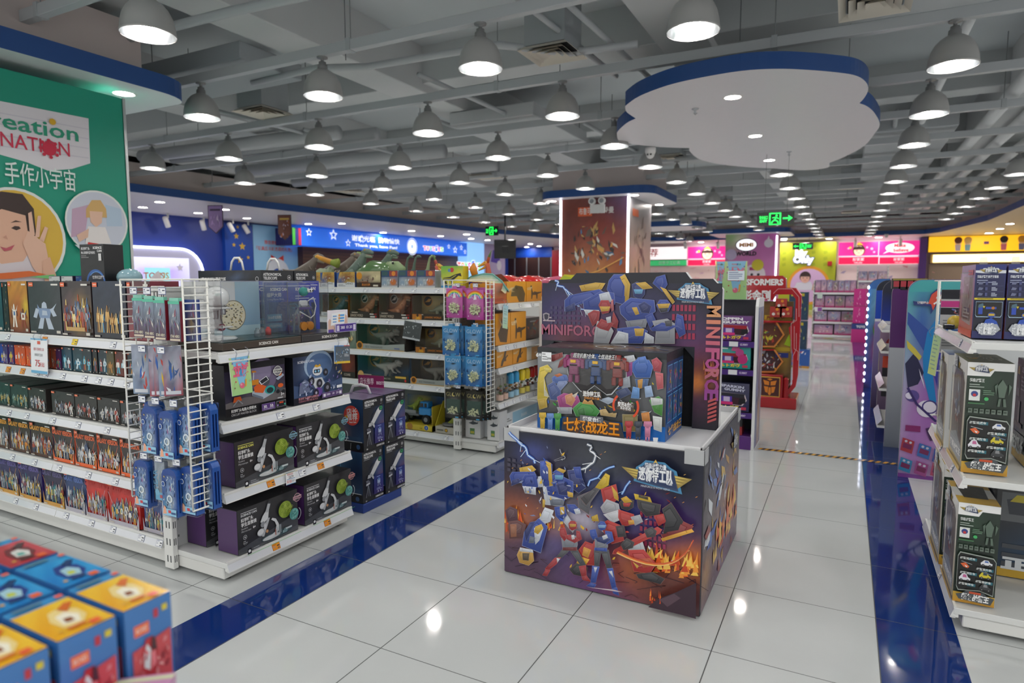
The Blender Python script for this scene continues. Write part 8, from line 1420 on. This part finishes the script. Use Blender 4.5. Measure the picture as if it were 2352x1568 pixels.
# ================================================================== columns, wall signs, hanging signs
def wallx(name,label,x,px0,px1,ya,yb,body,art,d=.06,cat='sign',mat='paint',lift=.004):
    p,q=at(px0,ya,x=x),at(px0,yb,x=x);r=at(px1,ya,x=x);d=x+19.4;y0,y1=p.y,r.y;z1,z0=min(p.z,ZS-.01),q.z
    m=M();m.box(x-d,y0,z0,x,y1,z1,body,mat);
    if art:art(Art(m,(x,y0,z0),(0,y1-y0,0),(0,0,z1-z0),lift,mat))
    return solo(name,label,cat,m)
def wally(name,label,y,px0,px1,ya,yb,body,art,d=.06,cat='sign',mat='paint',lift=.006):
    p,q,r=at(px0,ya,y=y),at(px0,yb,y=y),at(px1,ya,y=y);m=M();d=37-y;z1=min(p.z,ZS-.01);m.box(p.x,y,q.z,r.x,y+d,z1,body,mat)
    if art:art(Art(m,(p.x,y,q.z),(r.x-p.x,0,0),(0,0,z1-q.z),lift,mat))
    return solo(name,label,cat,m)
def face_(a,u,v,r,skin,hair,k=1.):
    a.disc(u,v+.02,r*1.12,hair,18,r*1.2);a.disc(u,v-r*.1,r*.92,skin,18,r*1.02);a.poly([(u-r*1.0,v+r*.3*k),(u+r*1.0,v+r*.3*k),(u+r*.8,v+r*1.1*k),(u,v+r*1.5*k),(u-r*.8,v+r*1.1*k)],hair)
    for s in(-1,1):a.disc(u+s*r*.38,v-r*.05*k,r*.11,'3a2a24',10)
    a.disc(u,v-r*.3*k,r*.08,mix(skin,'c07060',.4),8);a.ring(u,v-r*.42*k,r*.3,r*.07,'c04a50',8,PI*1.15,PI*1.85)
# green creation panel on the near column
GP=.4;m=M();m.box(-8.0,GP,0,-7.2,4.5,3.5,'1d9a80','paint',.004);m.box(-7.215,4.5,0,-7.19,4.53,3.5,'d8dcdc','steel')
a=Art(m,(-7.2,GP,0),(0,4.5-GP,0),(0,0,3.5),.002,'paint');q=lambda L:[((lambda p:((p.y-GP)/(4.5-GP),p.z/3.5))(at(x,y,x=-7.2)))for x,y in L]
def gp(L,c):w=q(L);ar=sum(w[k][0]*w[(k+1)%len(w)][1]-w[(k+1)%len(w)][0]*w[k][1]for k in range(len(w)));a.poly(w if ar>0 else w[::-1],c)
gp([(-60,220),(203,272),(207,375),(165,388),(110,392),(60,372),(0,355),(-60,350)],'e8e4ea')
for k in range(4):a.line(q([(-50,250+26*k),(203,297+22*k)]),.0025,'d8d4de')
def gt(t,x,y,hpx,col,an='c',fit=None,bold=.02):
    u,v=q([(x,y)])[0];h=v-q([(x,y+hpx)])[0][1];a.text(t,u,v,h,col,an,bold,fit=fit)
gt('creation',180,325,34,'2a9a7a','r',.225,.015);gt('NATION',160,360,32,'d03050','r',.15,.005);u,v=q([(112,342)])[0];a.disc(u,v,.0165,'d02a48',12);
for k in range(8):a.disc(u+.02*math.cos(k*.8),v+.02*1.17*math.sin(k*.8),.0045,'d02a48',6)
gt('手作小宇宙',172,436,38,'e8f4f0','r',.155,.005);u,v=q([(118,280)])[0];a.disc(u,v,.008,'e0b02a',8)
def oval(cx,cy,rx,ry,rim,fill,k=1.06):
    for s,c in((k,rim),(1,fill)):gp([(cx+rx*s*math.cos(t*PI/16),cy+ry*s*math.sin(t*PI/16)+(rx*s*math.cos(t*PI/16))*.12)for t in range(32)],c)
oval(30,545,112,108,'e8ecea','e0b848');gp([(-60,640),(-40,590),(20,575),(80,590),(120,660),(-60,660)],'dcd2d8');gp([(-40,470),(0,445),(45,455),(72,490),(76,560),(50,600),(0,606),(-40,580)],'e4b49a');gp([(-60,500),(-40,450),(0,440),(48,446),(74,480),(80,545),(62,545),(55,495),(0,480),(-40,500)],'3a2a26')
gp([(22,524),(30,519),(40,520),(44,525),(34,529)],'3a2622');gp([(20,512),(32,506),(46,510),(32,510)],'4a322a');gp([(-4,566),(10,570),(30,562),(22,574),(6,577)],'c05a66');gp([(2,545),(10,540),(14,550)],'d09a84');gp([(48,560),(60,530),(100,560),(108,600),(90,640),(70,612)],'e8bca4');gp([(60,490),(68,486),(76,540),(64,540)],'e8bca4');gp([(82,496),(90,496),(86,545),(76,545)],'e8bca4');gp([(98,520),(106,524),(96,556),(86,550)],'e8bca4');gp([(90,600),(110,590),(130,650),(100,655)],'e4b49a')
oval(216,510,68,68,'e8ecea','cfd4e2');gp([(160,480),(200,470),(190,540),(158,545)],'c8a8c0');gp([(236,470),(272,480),(276,520),(240,520)],'b8cce0');gp([(192,480),(205,460),(225,460),(238,480),(240,500),(192,500)],'d8b070');gp([(200,485),(230,487),(228,512),(215,522),(202,510)],'e8c0a8');gp([(196,520),(236,522),(250,560),(190,560)],'ece6e4');gp([(170,540),(198,525),(196,545),(176,556)],'e4bca4');gp([(165,562),(268,566),(250,578),(180,574)],'d8e4ea');gp([(196,556),(220,560),(214,570),(194,566)],'d03a3a')
gp([(193,600),(225,598),(218,612),(228,618),(206,630),(190,622),(200,612)],'d8c828');gp([(-40,630),(60,622),(100,630),(20,640),(-40,642)],'e0703a');gp([(60,636),(120,630),(110,640)],'7ac87a')
solo('wall_panel','tall green wall panel lettered creation NATION with two child photos','sign',m)
# orange toy column
cx0,cx1,cy=-6.72,-4.9,15.72;m=M();m.box(cx0,cy,0,cx1,17.8,ZS,'8a4a34','paint');a=Art(m,(cx0,cy,1.3),(cx1-cx0,0,0),(0,0,ZS-1.3),.004);a.grid(20,24,blobs(('a8552a','7a4034'),[(.5,.2,.3,'d89a4a'),(.1,.6,.4,'6a2c24'),(.85,.95,.4,'5a4a6a'),(.45,.3,.25,'b8784a'),(.6,.6,.4,'94443a')],4,.08));shards(a,9,['6a5a50','c8a060','4a6a8a','d8d4cc','3a3030','e0a050','5a86b0'],60,.5,.34,.5,.3,.02,.07);shards(a,10,['6a5a50','c8a060','3a3030'],20,.45,.6,.2,.12,.02,.06);a.line([(.2,.1),(.6,.2),(.95,.34)],.012,'f0b860')
a.rect(.27,.8,.48,.9,'e8683a');a.text('布鲁可',.375,.825,.06,'f4e4dc',fit=.18);a.text('奥特曼',.68,.83,.055,'f0ece8',fit=.24);b=Art(m,(cx1,cy,1.3),(0,17.8-cy,0),(0,0,ZS-1.3),.004);b.grid(10,16,blobs(('b08a6a','8f929a'),[(.5,.4,.4,'a8968a'),(.4,.2,.3,'c8a080')],6,.06));shards(b,4,['6a5a54','8a7868','b8a08a','5a4c48'],30,.45,.4,.3,.4,.03,.1);b.rect(.15,.8,.4,.88,'d8683a');solo('toy_column','square column wrapped in a fiery orange toy poster','column',m)
for i,(x,y)in enumerate(((cx1,cy),(cx0,cy))):m=M();m.box(x-.025,y-.025,1.2,x+.025,y+.0,ZS-.02,'fff','tube');solo('light_strip','glowing white corner strip of the orange column, %s one'%('aisle side','other side')[i],'light',m)
p=at(1372,480,y=cy-.05);t=thing('emergency_light','white twin head emergency light on the orange column','emergency light',(p.x,cy-.06,p.z));m=M();m.box(-.2,0,-.1,.2,.05,.12,'e4e4e2','paint',.01);obj('battery_box',m,t)
for s in(-1,1):m=M();m.cyl((s*.13,-.06,.2),.09,.08,'ececea','paint',16,'y');m.cyl((s*.13,-.065,.2),.06,.02,'c8ccd0','mirror',14,'y');obj('lamp_head',m,t)
# mimi column
p,r=at(1667,545,y=31),at(1783,545,y=31);m=M();m.box(p.x,31,0,r.x,33,ZS,'d07ab8','paint');a=Art(m,(p.x,31,1.2),(r.x-p.x,0,0),(0,0,ZS-1.2),.006);a.grid(8,10,blobs(('d88ac4','d070b8'),[(.1,.95,.3,'8ac070'),(.3,.9,.2,'d8e0c0')],3,.05));a.disc(.42,.8,.22,'f4f4fa',22,.14,'backlit');a.ring(.42,.8,.22,.018,'3a3a44',22,ry=.14);a.text('MIMI',.42,.765,.075,'d8902a',fit=.28,bold=.05);a.text('WORLD',.42,.6,.075,'2a2430',fit=.42,bold=.05);a.disc(.86,.82,.09,'f0e8f4',12);a.poly([(.82,.88),(.86,.96),(.88,.88)],'f0e8f4');a.disc(.12,.62,.12,'c8b8d8',10);a.disc(.6,.24,.22,'f0e4ec',16);a.disc(.55,.24,.03,'2a2a3a',8);a.disc(.68,.24,.03,'2a2a3a',8);a.rect(.5,.32,.7,.38,'b03a7a');a.disc(.66,.42,.12,'d8c83a',12)
m.box(r.x-.0,30.98,.5,r.x+.06,31.02,ZS-.1,'fff','tube');solo('toy_column','pink column with MIMI WORLD sign far behind the red arch','column',m)
# store wall at the left, plane X = -19.3
WX=-19.3
star=lambda a,u,v,r,c,k=1.:a.poly([(u+(r if i%2==0 else r*.45)*math.sin(i*PI/5),v+(r if i%2==0 else r*.45)*a.w/a.h*math.cos(i*PI/5))for i in range(10)][::-1],c)
def lightbox(a):
    a.grid(12,5,blobs(('b8b8dc','d0d0ea'),[(.4,.5,.2,'a890d0'),(.75,.5,.2,'9a80c8')],3,.02),'backlit');a.rect(.02,.0,.2,.7,'e8b0c8');a.rect(.38,0,.72,.68,'8ac8d0','backlit');a.text('TOYS',.5,.35,.2,'e05a3a');a.text('US',.64,.35,.2,'e0a03a');a.poly([(.4,0),(.46,.4),(.56,.6),(.62,.3),(.78,0)],'e4e0e4');star(a,.86,.7,.06,'e8e4f4')
p0,p1,zz=at(255,563,x=WX),at(462,600,x=WX),at(300,566,x=WX).z;m=M();m.prism([(p0.y,1.2),(p1.y,1.2),(p1.y,zz-.8)]+[(p1.y-.8+.8*math.cos(k*PI/16),zz-.8+.8*math.sin(k*PI/16))for k in range(9)]+[(p0.y,zz)],'x',-19.4,WX+.06,'c4c4e2','paint','fff');lightbox(Art(m,(WX+.062,p0.y,1.2),(0,p1.y-p0.y-.5,0),(0,0,zz-1.5),.004));m.tube([(WX+.07,p1.y,1.2),(WX+.07,p1.y,zz-.8)]+[(WX+.07,p1.y-.8+.8*math.cos(k*PI/16),zz-.8+.8*math.sin(k*PI/16))for k in range(9)]+[(WX+.07,p0.y,zz)],.035,'fff','tube',6);solo('light_box','rounded lilac light box edged with white light on the blue wall','light box',m)
def stars_blue(a):
    a.rect(0,0,1,1,'1a4aa8')
    for u,v,r in((.4,.78,.1),(.6,.6,.13),(.3,.62,.07),(.5,.35,.12),(.8,.4,.07),(.45,.95,.06),(.75,.9,.06)):star(a,u,v,r,'d8b03a')
wallx('star_panel','bright blue wall panel with yellow stars',WX+.04,515,579,512,640,'1a4aa8',stars_blue)
def sky(a):a.rect(0,0,1,1,('9accec','88bce4'));a.text('微信搜索小程序',.48,.66,.06,'d0504a',fit=.5);a.text('「玩具反斗城杰菲的礼物」',.45,.54,.06,'d0504a',fit=.78);a.poly([(.36,.46),(.5,.38),(.64,.46),(.64,.3),(.5,.36),(.36,.3)][::-1],'d0342c');a.disc(.5,.1,.26,'e8eef4',18);a.disc(.5,.06,.13,'2a58b0',14)
wallx('gift_panel','pale blue wall panel with red bow and red lettering',WX+.02,580,684,515,640,'94c4e8',sky)
wallx('colour_stripes','green, navy and red vertical stripes beside the thank you sign',WX+.9,671,691,522,562,'2a2a6a',lambda a:(a.rect(0,0,.33,1,'4ab84a'),a.rect(.36,0,.66,1,'3a3a8a'),a.rect(.68,0,1,1,'c83a58')))
def toysrus(a,u,v,h,w):
    for i,(c,k)in enumerate(zip('TOYSЯUS',('e0404a','e88a2a','5ac04a','c850a0','3a6ae0','e0404a','4ab85a'))):a.l+=a.step;a.text(c,u+(i-3)*w/7,v-(.02 if i==4 else 0),h*(1.3 if i==4 else 1),'f4f6f8',fit=w/5.4,bold=.09);a.text(c,u+(i-3)*w/7,v-(.02 if i==4 else 0),h*(1.3 if i==4 else 1),k,fit=w/6.8,bold=.03)
def thanks(a):
    a.rect(0,0,1,1,('2060c4','1c52b4'),'backlit');a.text('谢谢光临  购物愉快',.37,.5,.27,'eef2fa',fit=.27);a.text('Thank you, have Fun!',.37,.16,.17,'eef2fa',fit=.24,bold=.03);a.disc(.585,.4,.028,'e8eef4',18);a.disc(.585,.4,.008,'8aa8d8',8);a.ring(.585,.4,.034,.003,'c8d4ea',18);toysrus(a,.73,.22,.3,.14)
    for u,v,r in((.03,.72,.014),(.14,.7,.02),(.21,.3,.014),(.28,.6,.016),(.84,.6,.012),(.89,.4,.018),(.94,.6,.014),(.97,.3,.012)):star(a,u,v,r,'e4ecf8');star(a,u,v,r*.6,'1f58bc')
wallx('store_sign','long blue thank you sign with white stars and coloured store name',WX+.9,690,1072,520,563,'1c52b4',thanks,.3,mat='backlit')
wallx('wood_wall','dark brown wood back wall under the thank you sign',WX+.3,695,1075,563,660,'4a2c22',lambda a:[a.rect(0,v/12,1,v/12+.04,'5c3828',lift=False)for v in range(12)])
wallx('name_sign','pale blue wall panel with coloured store name beyond the sign',WX+.9,1073,1112,556,640,'86b8e8',lambda a:toysrus(a,.1,.25,.2,1.3),mat='backlit')
wallx('lilac_panel','lilac wall panel with white shape behind the screen',WX+.9,1112,1160,558,640,'c4b8dc',lambda a:(a.poly([(.3,.5),(.7,.45),(.8,.8),(.4,.85)],'5a4ab8'),a.disc(.7,.4,.12,'e8e8f4',8)))
wally('blue_fascia','blue washed fascia above the dark windows in the far corner',36.8,1160,1268,556,592,'1a48b0',lambda a:a.grid(16,3,blobs('1a48b4',[(.3,.4,.1,'3a78e0'),(.6,.4,.1,'3a78e0'),(.9,.4,.1,'3a78e0')],2,.02)))
wally('dark_window','dark brown shop window in the far corner',36.8,1158,1268,592,640,'3a2420',lambda a:[a.rect(.25*k+.22,0,.25*k+.24,1,'8a8e92',lift=False)for k in range(4)])
wally('red_partition','red wall strip between the dark window and the orange column',36.8,1268,1320,574,640,'b01c2a',None)
# far wall signs
def signgirl(a):a.rect(0,0,1,1,'d82a84','backlit');face_(a,.52,.38,.14,'f2cdb0','3a2a24',1.6);a.poly([(.42,.8),(.52,1),(.62,.8)],'e8b83a');[star(a,u,v,r,'f0a8cc')for u,v,r in((.72,.6,.04),(.84,.5,.05),(.9,.25,.04),(.25,.55,.04))];star(a,.3,.6,.05,'e8c03a')
def make(a):a.rect(0,0,1,1,'d82a84','backlit');a.disc(.52,.52,.36,'f4e4e4',22,.15);a.poly([(.1,.12),(.3,.3),(.24,.4)][::1],'f4e4e4');a.text('Make',.52,.58,.24,'d8344a',bold=.03);a.text('believe',.55,.26,.24,'d8344a',bold=.03)
def play(a):a.rect(0,0,1,1,'d8184a','backlit');a.text('扮家家',.5,.5,.36,'f4d0d8');a.text('role play',.5,.14,.22,'f4d0d8')
wally('toy_sign','pink sign with a girl face, aisle side of the make believe pair',36.7,1927,2018,557,588,'e8d8dc',signgirl,mat='backlit')
wally('toy_sign','pink sign with a speech bubble reading make believe',36.7,2020,2113,554,587,'e8d8dc',make,mat='backlit')
wally('toy_sign','red role play band under the girl face sign',36.65,1927,2018,591,607,'e8d8dc',play,mat='backlit');wally('toy_sign','red role play band under the make believe sign',36.65,2020,2111,591,606,'e8d8dc',play,mat='backlit')
wally('toy_sign','distant pink sign with a girl face beside the pink column',36.7,1580,1668,567,594,'e8d8dc',signgirl,mat='backlit');wally('toy_sign','distant red role play band under the pink girl sign',36.65,1580,1668,597,610,'e8d8dc',play,mat='backlit')
wally('toy_sign','distant white sign with a red character beside the orange column',36.7,1440,1577,569,597,'f0e8e8',lambda a:(a.rect(0,0,1,1,'f0e4e4','backlit'),a.text('推荐',.4,.3,.5,'d8404a')));wally('toy_sign','distant green craft toy band beside the orange column',36.65,1440,1577,599,611,'e8d8dc',lambda a:(a.rect(0,0,1,1,'2f9a5a','backlit'),a.text('创意手工玩具',.72,.3,.5,'c8ecd4')))
def goods(sd,c):return lambda a:(a.rect(0,0,1,1,c),shards(a,sd,['e8a8b0','f4e8e4','c88a7a','d8b0c8','b8a8c8','f0d8c0'],70,.5,.45,1,.7,.01,.05))
wally('goods_wall','bright pink display shelves under the distant signs',36.8,1440,1668,612,660,'f4d4cc',goods(3,'f4dcd4'));wally('goods_wall','pale pink toy wall under the make believe signs',36.8,1922,2112,608,700,'f4dcdc',goods(5,'f4e0e0'))
def lime(a):a.rect(0,0,1,1,('a8b428','b4c02c'));a=a.sub(0,.32,1,1);[a.poly([(u,v),(u+.06,v+.02),(u+.05,v+.08),(u-.01,v+.06)],'9cac26',lift=False)for u in(.1,.3,.6,.8)for v in(.5,.62,.75,.88)];a.up();a.disc(.56,.1,.36,'e0a030',24);a.disc(.56,.1,.31,'d8b8e0',24);a.poly([(.3,0),(.36,.16),(.6,.18),(.66,0)],'d8dce8');a.poly([(.62,0),(.64,.14),(.8,.14),(.86,0)],'c8a488');face_(a,.5,.26,.085,'e4b8a4','3a2c28');a.text('My',.42,.72,.13,'f4f6ff',bold=.09,mat='backlit');a.text('Only',.46,.58,.14,'6a80d8',bold=.12);a.text('Only',.46,.58,.14,'f8faff',bold=.06,mat='backlit')
wally('lime_panel','lime green wall panel with lit letters and child portrait',36.6,1786,1922,558,716,'a8b428',lime)
wally('fire_alarm','small red fire alarm box on the lime wall',36.5,1901,1911,600,610,'b8242c',None,cat='alarm')
wally('purple_pillar','narrow purple pillar between the pink and yellow signs',36.5,2114,2131,546,660,'5a3a8a',None,cat='pillar')
wally('toy_sign','yellow sign with doll figures at the picture edge',36.6,2134,2420,544,579,'e0a81e',lambda a:(a.rect(0,0,1,1,'f0b820','backlit'),[(a.poly([(u-.02,.05),(u+.02,.05),(u+.025,.45),(u-.025,.45)],c),a.disc(u,.62,.03,'f0d0b0',10),a.disc(u,.74,.034,h,10))for u,c,h in((.25,'d8d0e0','6a3a24'),(.33,'8ac0d0','e8c878'),(.62,'d87a90','2a2424'),(.76,'7a86c0','e0b050'))],a.rect(.46,.45,.5,.62,'7a4a90')))
wally('glow_sign','glowing pale yellow light panel under the yellow sign',36.6,2138,2420,584,604,'e8c878',lambda a:a.rect(.02,.06,1,.94,'fbe6a0','screen'));wally('goods_wall','dim toy shelves under the yellow light panel',36.8,2134,2420,606,680,'b8a890',goods(8,'a89888'))
# hanging signs, screen, pennants, spots, cameras
def exit_sign(label,px,py,y,w,h,fl):
    p=at(px,py,y=y);t=thing('exit_sign',label,'exit sign',(p.x,y,p.z));m=M();m.box(-w/2,0,-h/2,w/2,.05,h/2,'101814','gloss',.004);a=Art(m,(-w/2,0,-h/2),(w,0,0),(0,0,h),.003);G='22e050';s=(lambda L:[((1-x)if fl else x,y_)for x,y_ in(L[::-1]if fl else L)])
    a.poly(s([(.33,.06),(.65,.06),(.65,.92),(.33,.92)]),G,'screen');a.poly(s([(.37,.12),(.61,.12),(.61,.84),(.37,.84)]),'0c1a10');a.disc(.53 if not fl else.47,.72,.03,G,8,mat='screen');a.line(s([(.53,.62),(.48,.4),(.42,.3),(.4,.16)]),.035,G,'screen');a.line(s([(.48,.4),(.56,.32),(.58,.16)]),.03,G,'screen');a.line(s([(.42,.56),(.52,.6),(.59,.48)]),.025,G,'screen');a.line(s([(.7,.5),(.92,.5)]),.045,G,'screen');a.poly(s([(.84,.28),(.96,.5),(.84,.72),(.86,.5)]),G,'screen')
    a.text('安全出口',.18 if not fl else.82,.5,.2,'2ae058',fit=.22,mat='screen');a.text('EXIT',.18 if not fl else.82,.26,.17,'2ae058',fit=.2,bold=.03,mat='screen');obj('sign_box',m,t);m=M();[m.tube([(s_*w*.3,.025,h/2),(s_*w*.3,.025,4.0-p.z)],.003,'6a6c6e')for s_ in(-1,1)];obj('hanger',m,t)
exit_sign('green lit exit sign hanging over the aisle, arrow pointing to the aisle end',1781,502,11.7,.58,.23,0);exit_sign('smaller green exit sign with opposite arrow before the lime wall',1844,565,21.985,.58,.2,1);exit_sign('small distant green exit sign beside the hanging screen',1129,530,19.8,.5,.32,0)
p=at(1160,572,y=21.985);t=thing('hanging_screen','black screen seen from behind on a ceiling pole','screen',(p.x,21.985,p.z),.5);m=M();m.box(-.42,-.03,-.36,.42,.03,.36,'1a1b1e','gloss',.01);m.box(-.12,-.05,-.12,.12,-.03,.12,'26282b','paint',.01);obj('screen_panel',m,t,rx=.12);m=M();m.cyl((0,.0,.1),.03,3.98-p.z-.1,'1d1e20');obj('ceiling_pole',m,t)
for i,(px,py,c,c2)in enumerate(((494,471,'9a80b8','c8a8e0'),(653,493,'6a3a2c','b8683a'))):
    p=at(px,py,x=-15.5);m=M();w,h=.44,.78;m.prism([(-w/2,0),(-w/2,-h*.75),(0,-h),(w/2,-h*.75),(w/2,0)][::-1],'y',-.008,.008,'3a2a3a');m.prism([(-w/2+.02,-.02),(-w/2+.02,-h*.74),(0,-h+.03),(w/2-.02,-h*.74),(w/2-.02,-.02)][::-1],'y',-.012,-.008,c);a=Art(m,(-w/2,-.012,-h),(w,0,0),(0,0,h),.003);a.rect(.15,.8,.85,.87,'c8a84a' if i else '4a3a5a');shards(a,7+i,[c2,'e4d8ec',mix(c,'000000',.3)],16,.5,.5,.4,.4,.04,.12);m.tube([(0,0,0),(0,0,ZS-p.z)],.004,'ccc');solo('pennant',('lilac','brown red')[i]+' pointed pennant hanging from the soffit','pennant',m,(p.x,p.y,p.z),.35)
for i,(px,py,rz)in enumerate(((385,500,.4),(468,515,.5),(535,513,-.2),(570,518,-.8),(1575,560,0),(1650,560,0),(1965,562,0),(2068,558,0))):
    far=i>3;p=at(px,py-8,z=ZS-.02);y=min(p.y,36.2);y*=min(1,19/max(1,-p.x*(y/p.y)));t=thing('spot_lamp','white tilted spot lamp, %s from the left under the soffit'%ORD[i+1],'spot lamp',(p.x*(y/p.y),y,ZS),rz,'white spot lamps');m=M();m.cyl((0,0,-.14),.03,.14,'d8d8d6');obj('bracket',m,t);m=M();m.lathe([(0,0),(.08,0),(.08,.3),(.06,.34),(0,.34)],14,'eceae6');obj('head',m,t,(0,0,-.42),rx=.5)
for i,(px,py,z)in enumerate(((1494,338,ZS),(655,497,ZS),(1258,474,3.95),(2036,537,ZS))):
    p=at(px,py,z=z);p=p*min(1,36/p.y);p.z=z;t=thing('dome_camera','white dome security camera, %s'%('under the cloud ceiling edge','under the store soffit','beside the orange column cap','far down the aisle near the lamps')[i],'camera',(p.x,p.y,z-.01),group=None);m=M();m.lathe([(0,0),(.085,0),(.085,-.06),(.07,-.1)],16,'ecebea');obj('mount',m,t);m=M();m.ball((0,0,-.1),.07,'e4e4e2','gloss',14);
    for s in(-1,1):m.ball((s*.024,-.06,-.11),.016,'1a1a1a','gloss',8)
    obj('dome',m,t)
for i,(x,y)in enumerate(((-1.75,8.27),(-.93,11.65))):m=M();m.lathe([(0,0),(.045,0),(.03,-.012),(.014,-.02),(.014,-.05)],10,'b8bcc0','steel');[m.tube([(.03*math.cos(k),.03*math.sin(k),-.05),(0,0,-.07)],.004,'b8bcc0','steel',4)for k in(0,2.1,4.2)];solo('sprinkler','small metal sprinkler under the cloud ceiling, %s one'%('nearer','farther')[i],'sprinkler',m,(x,y,ZS))
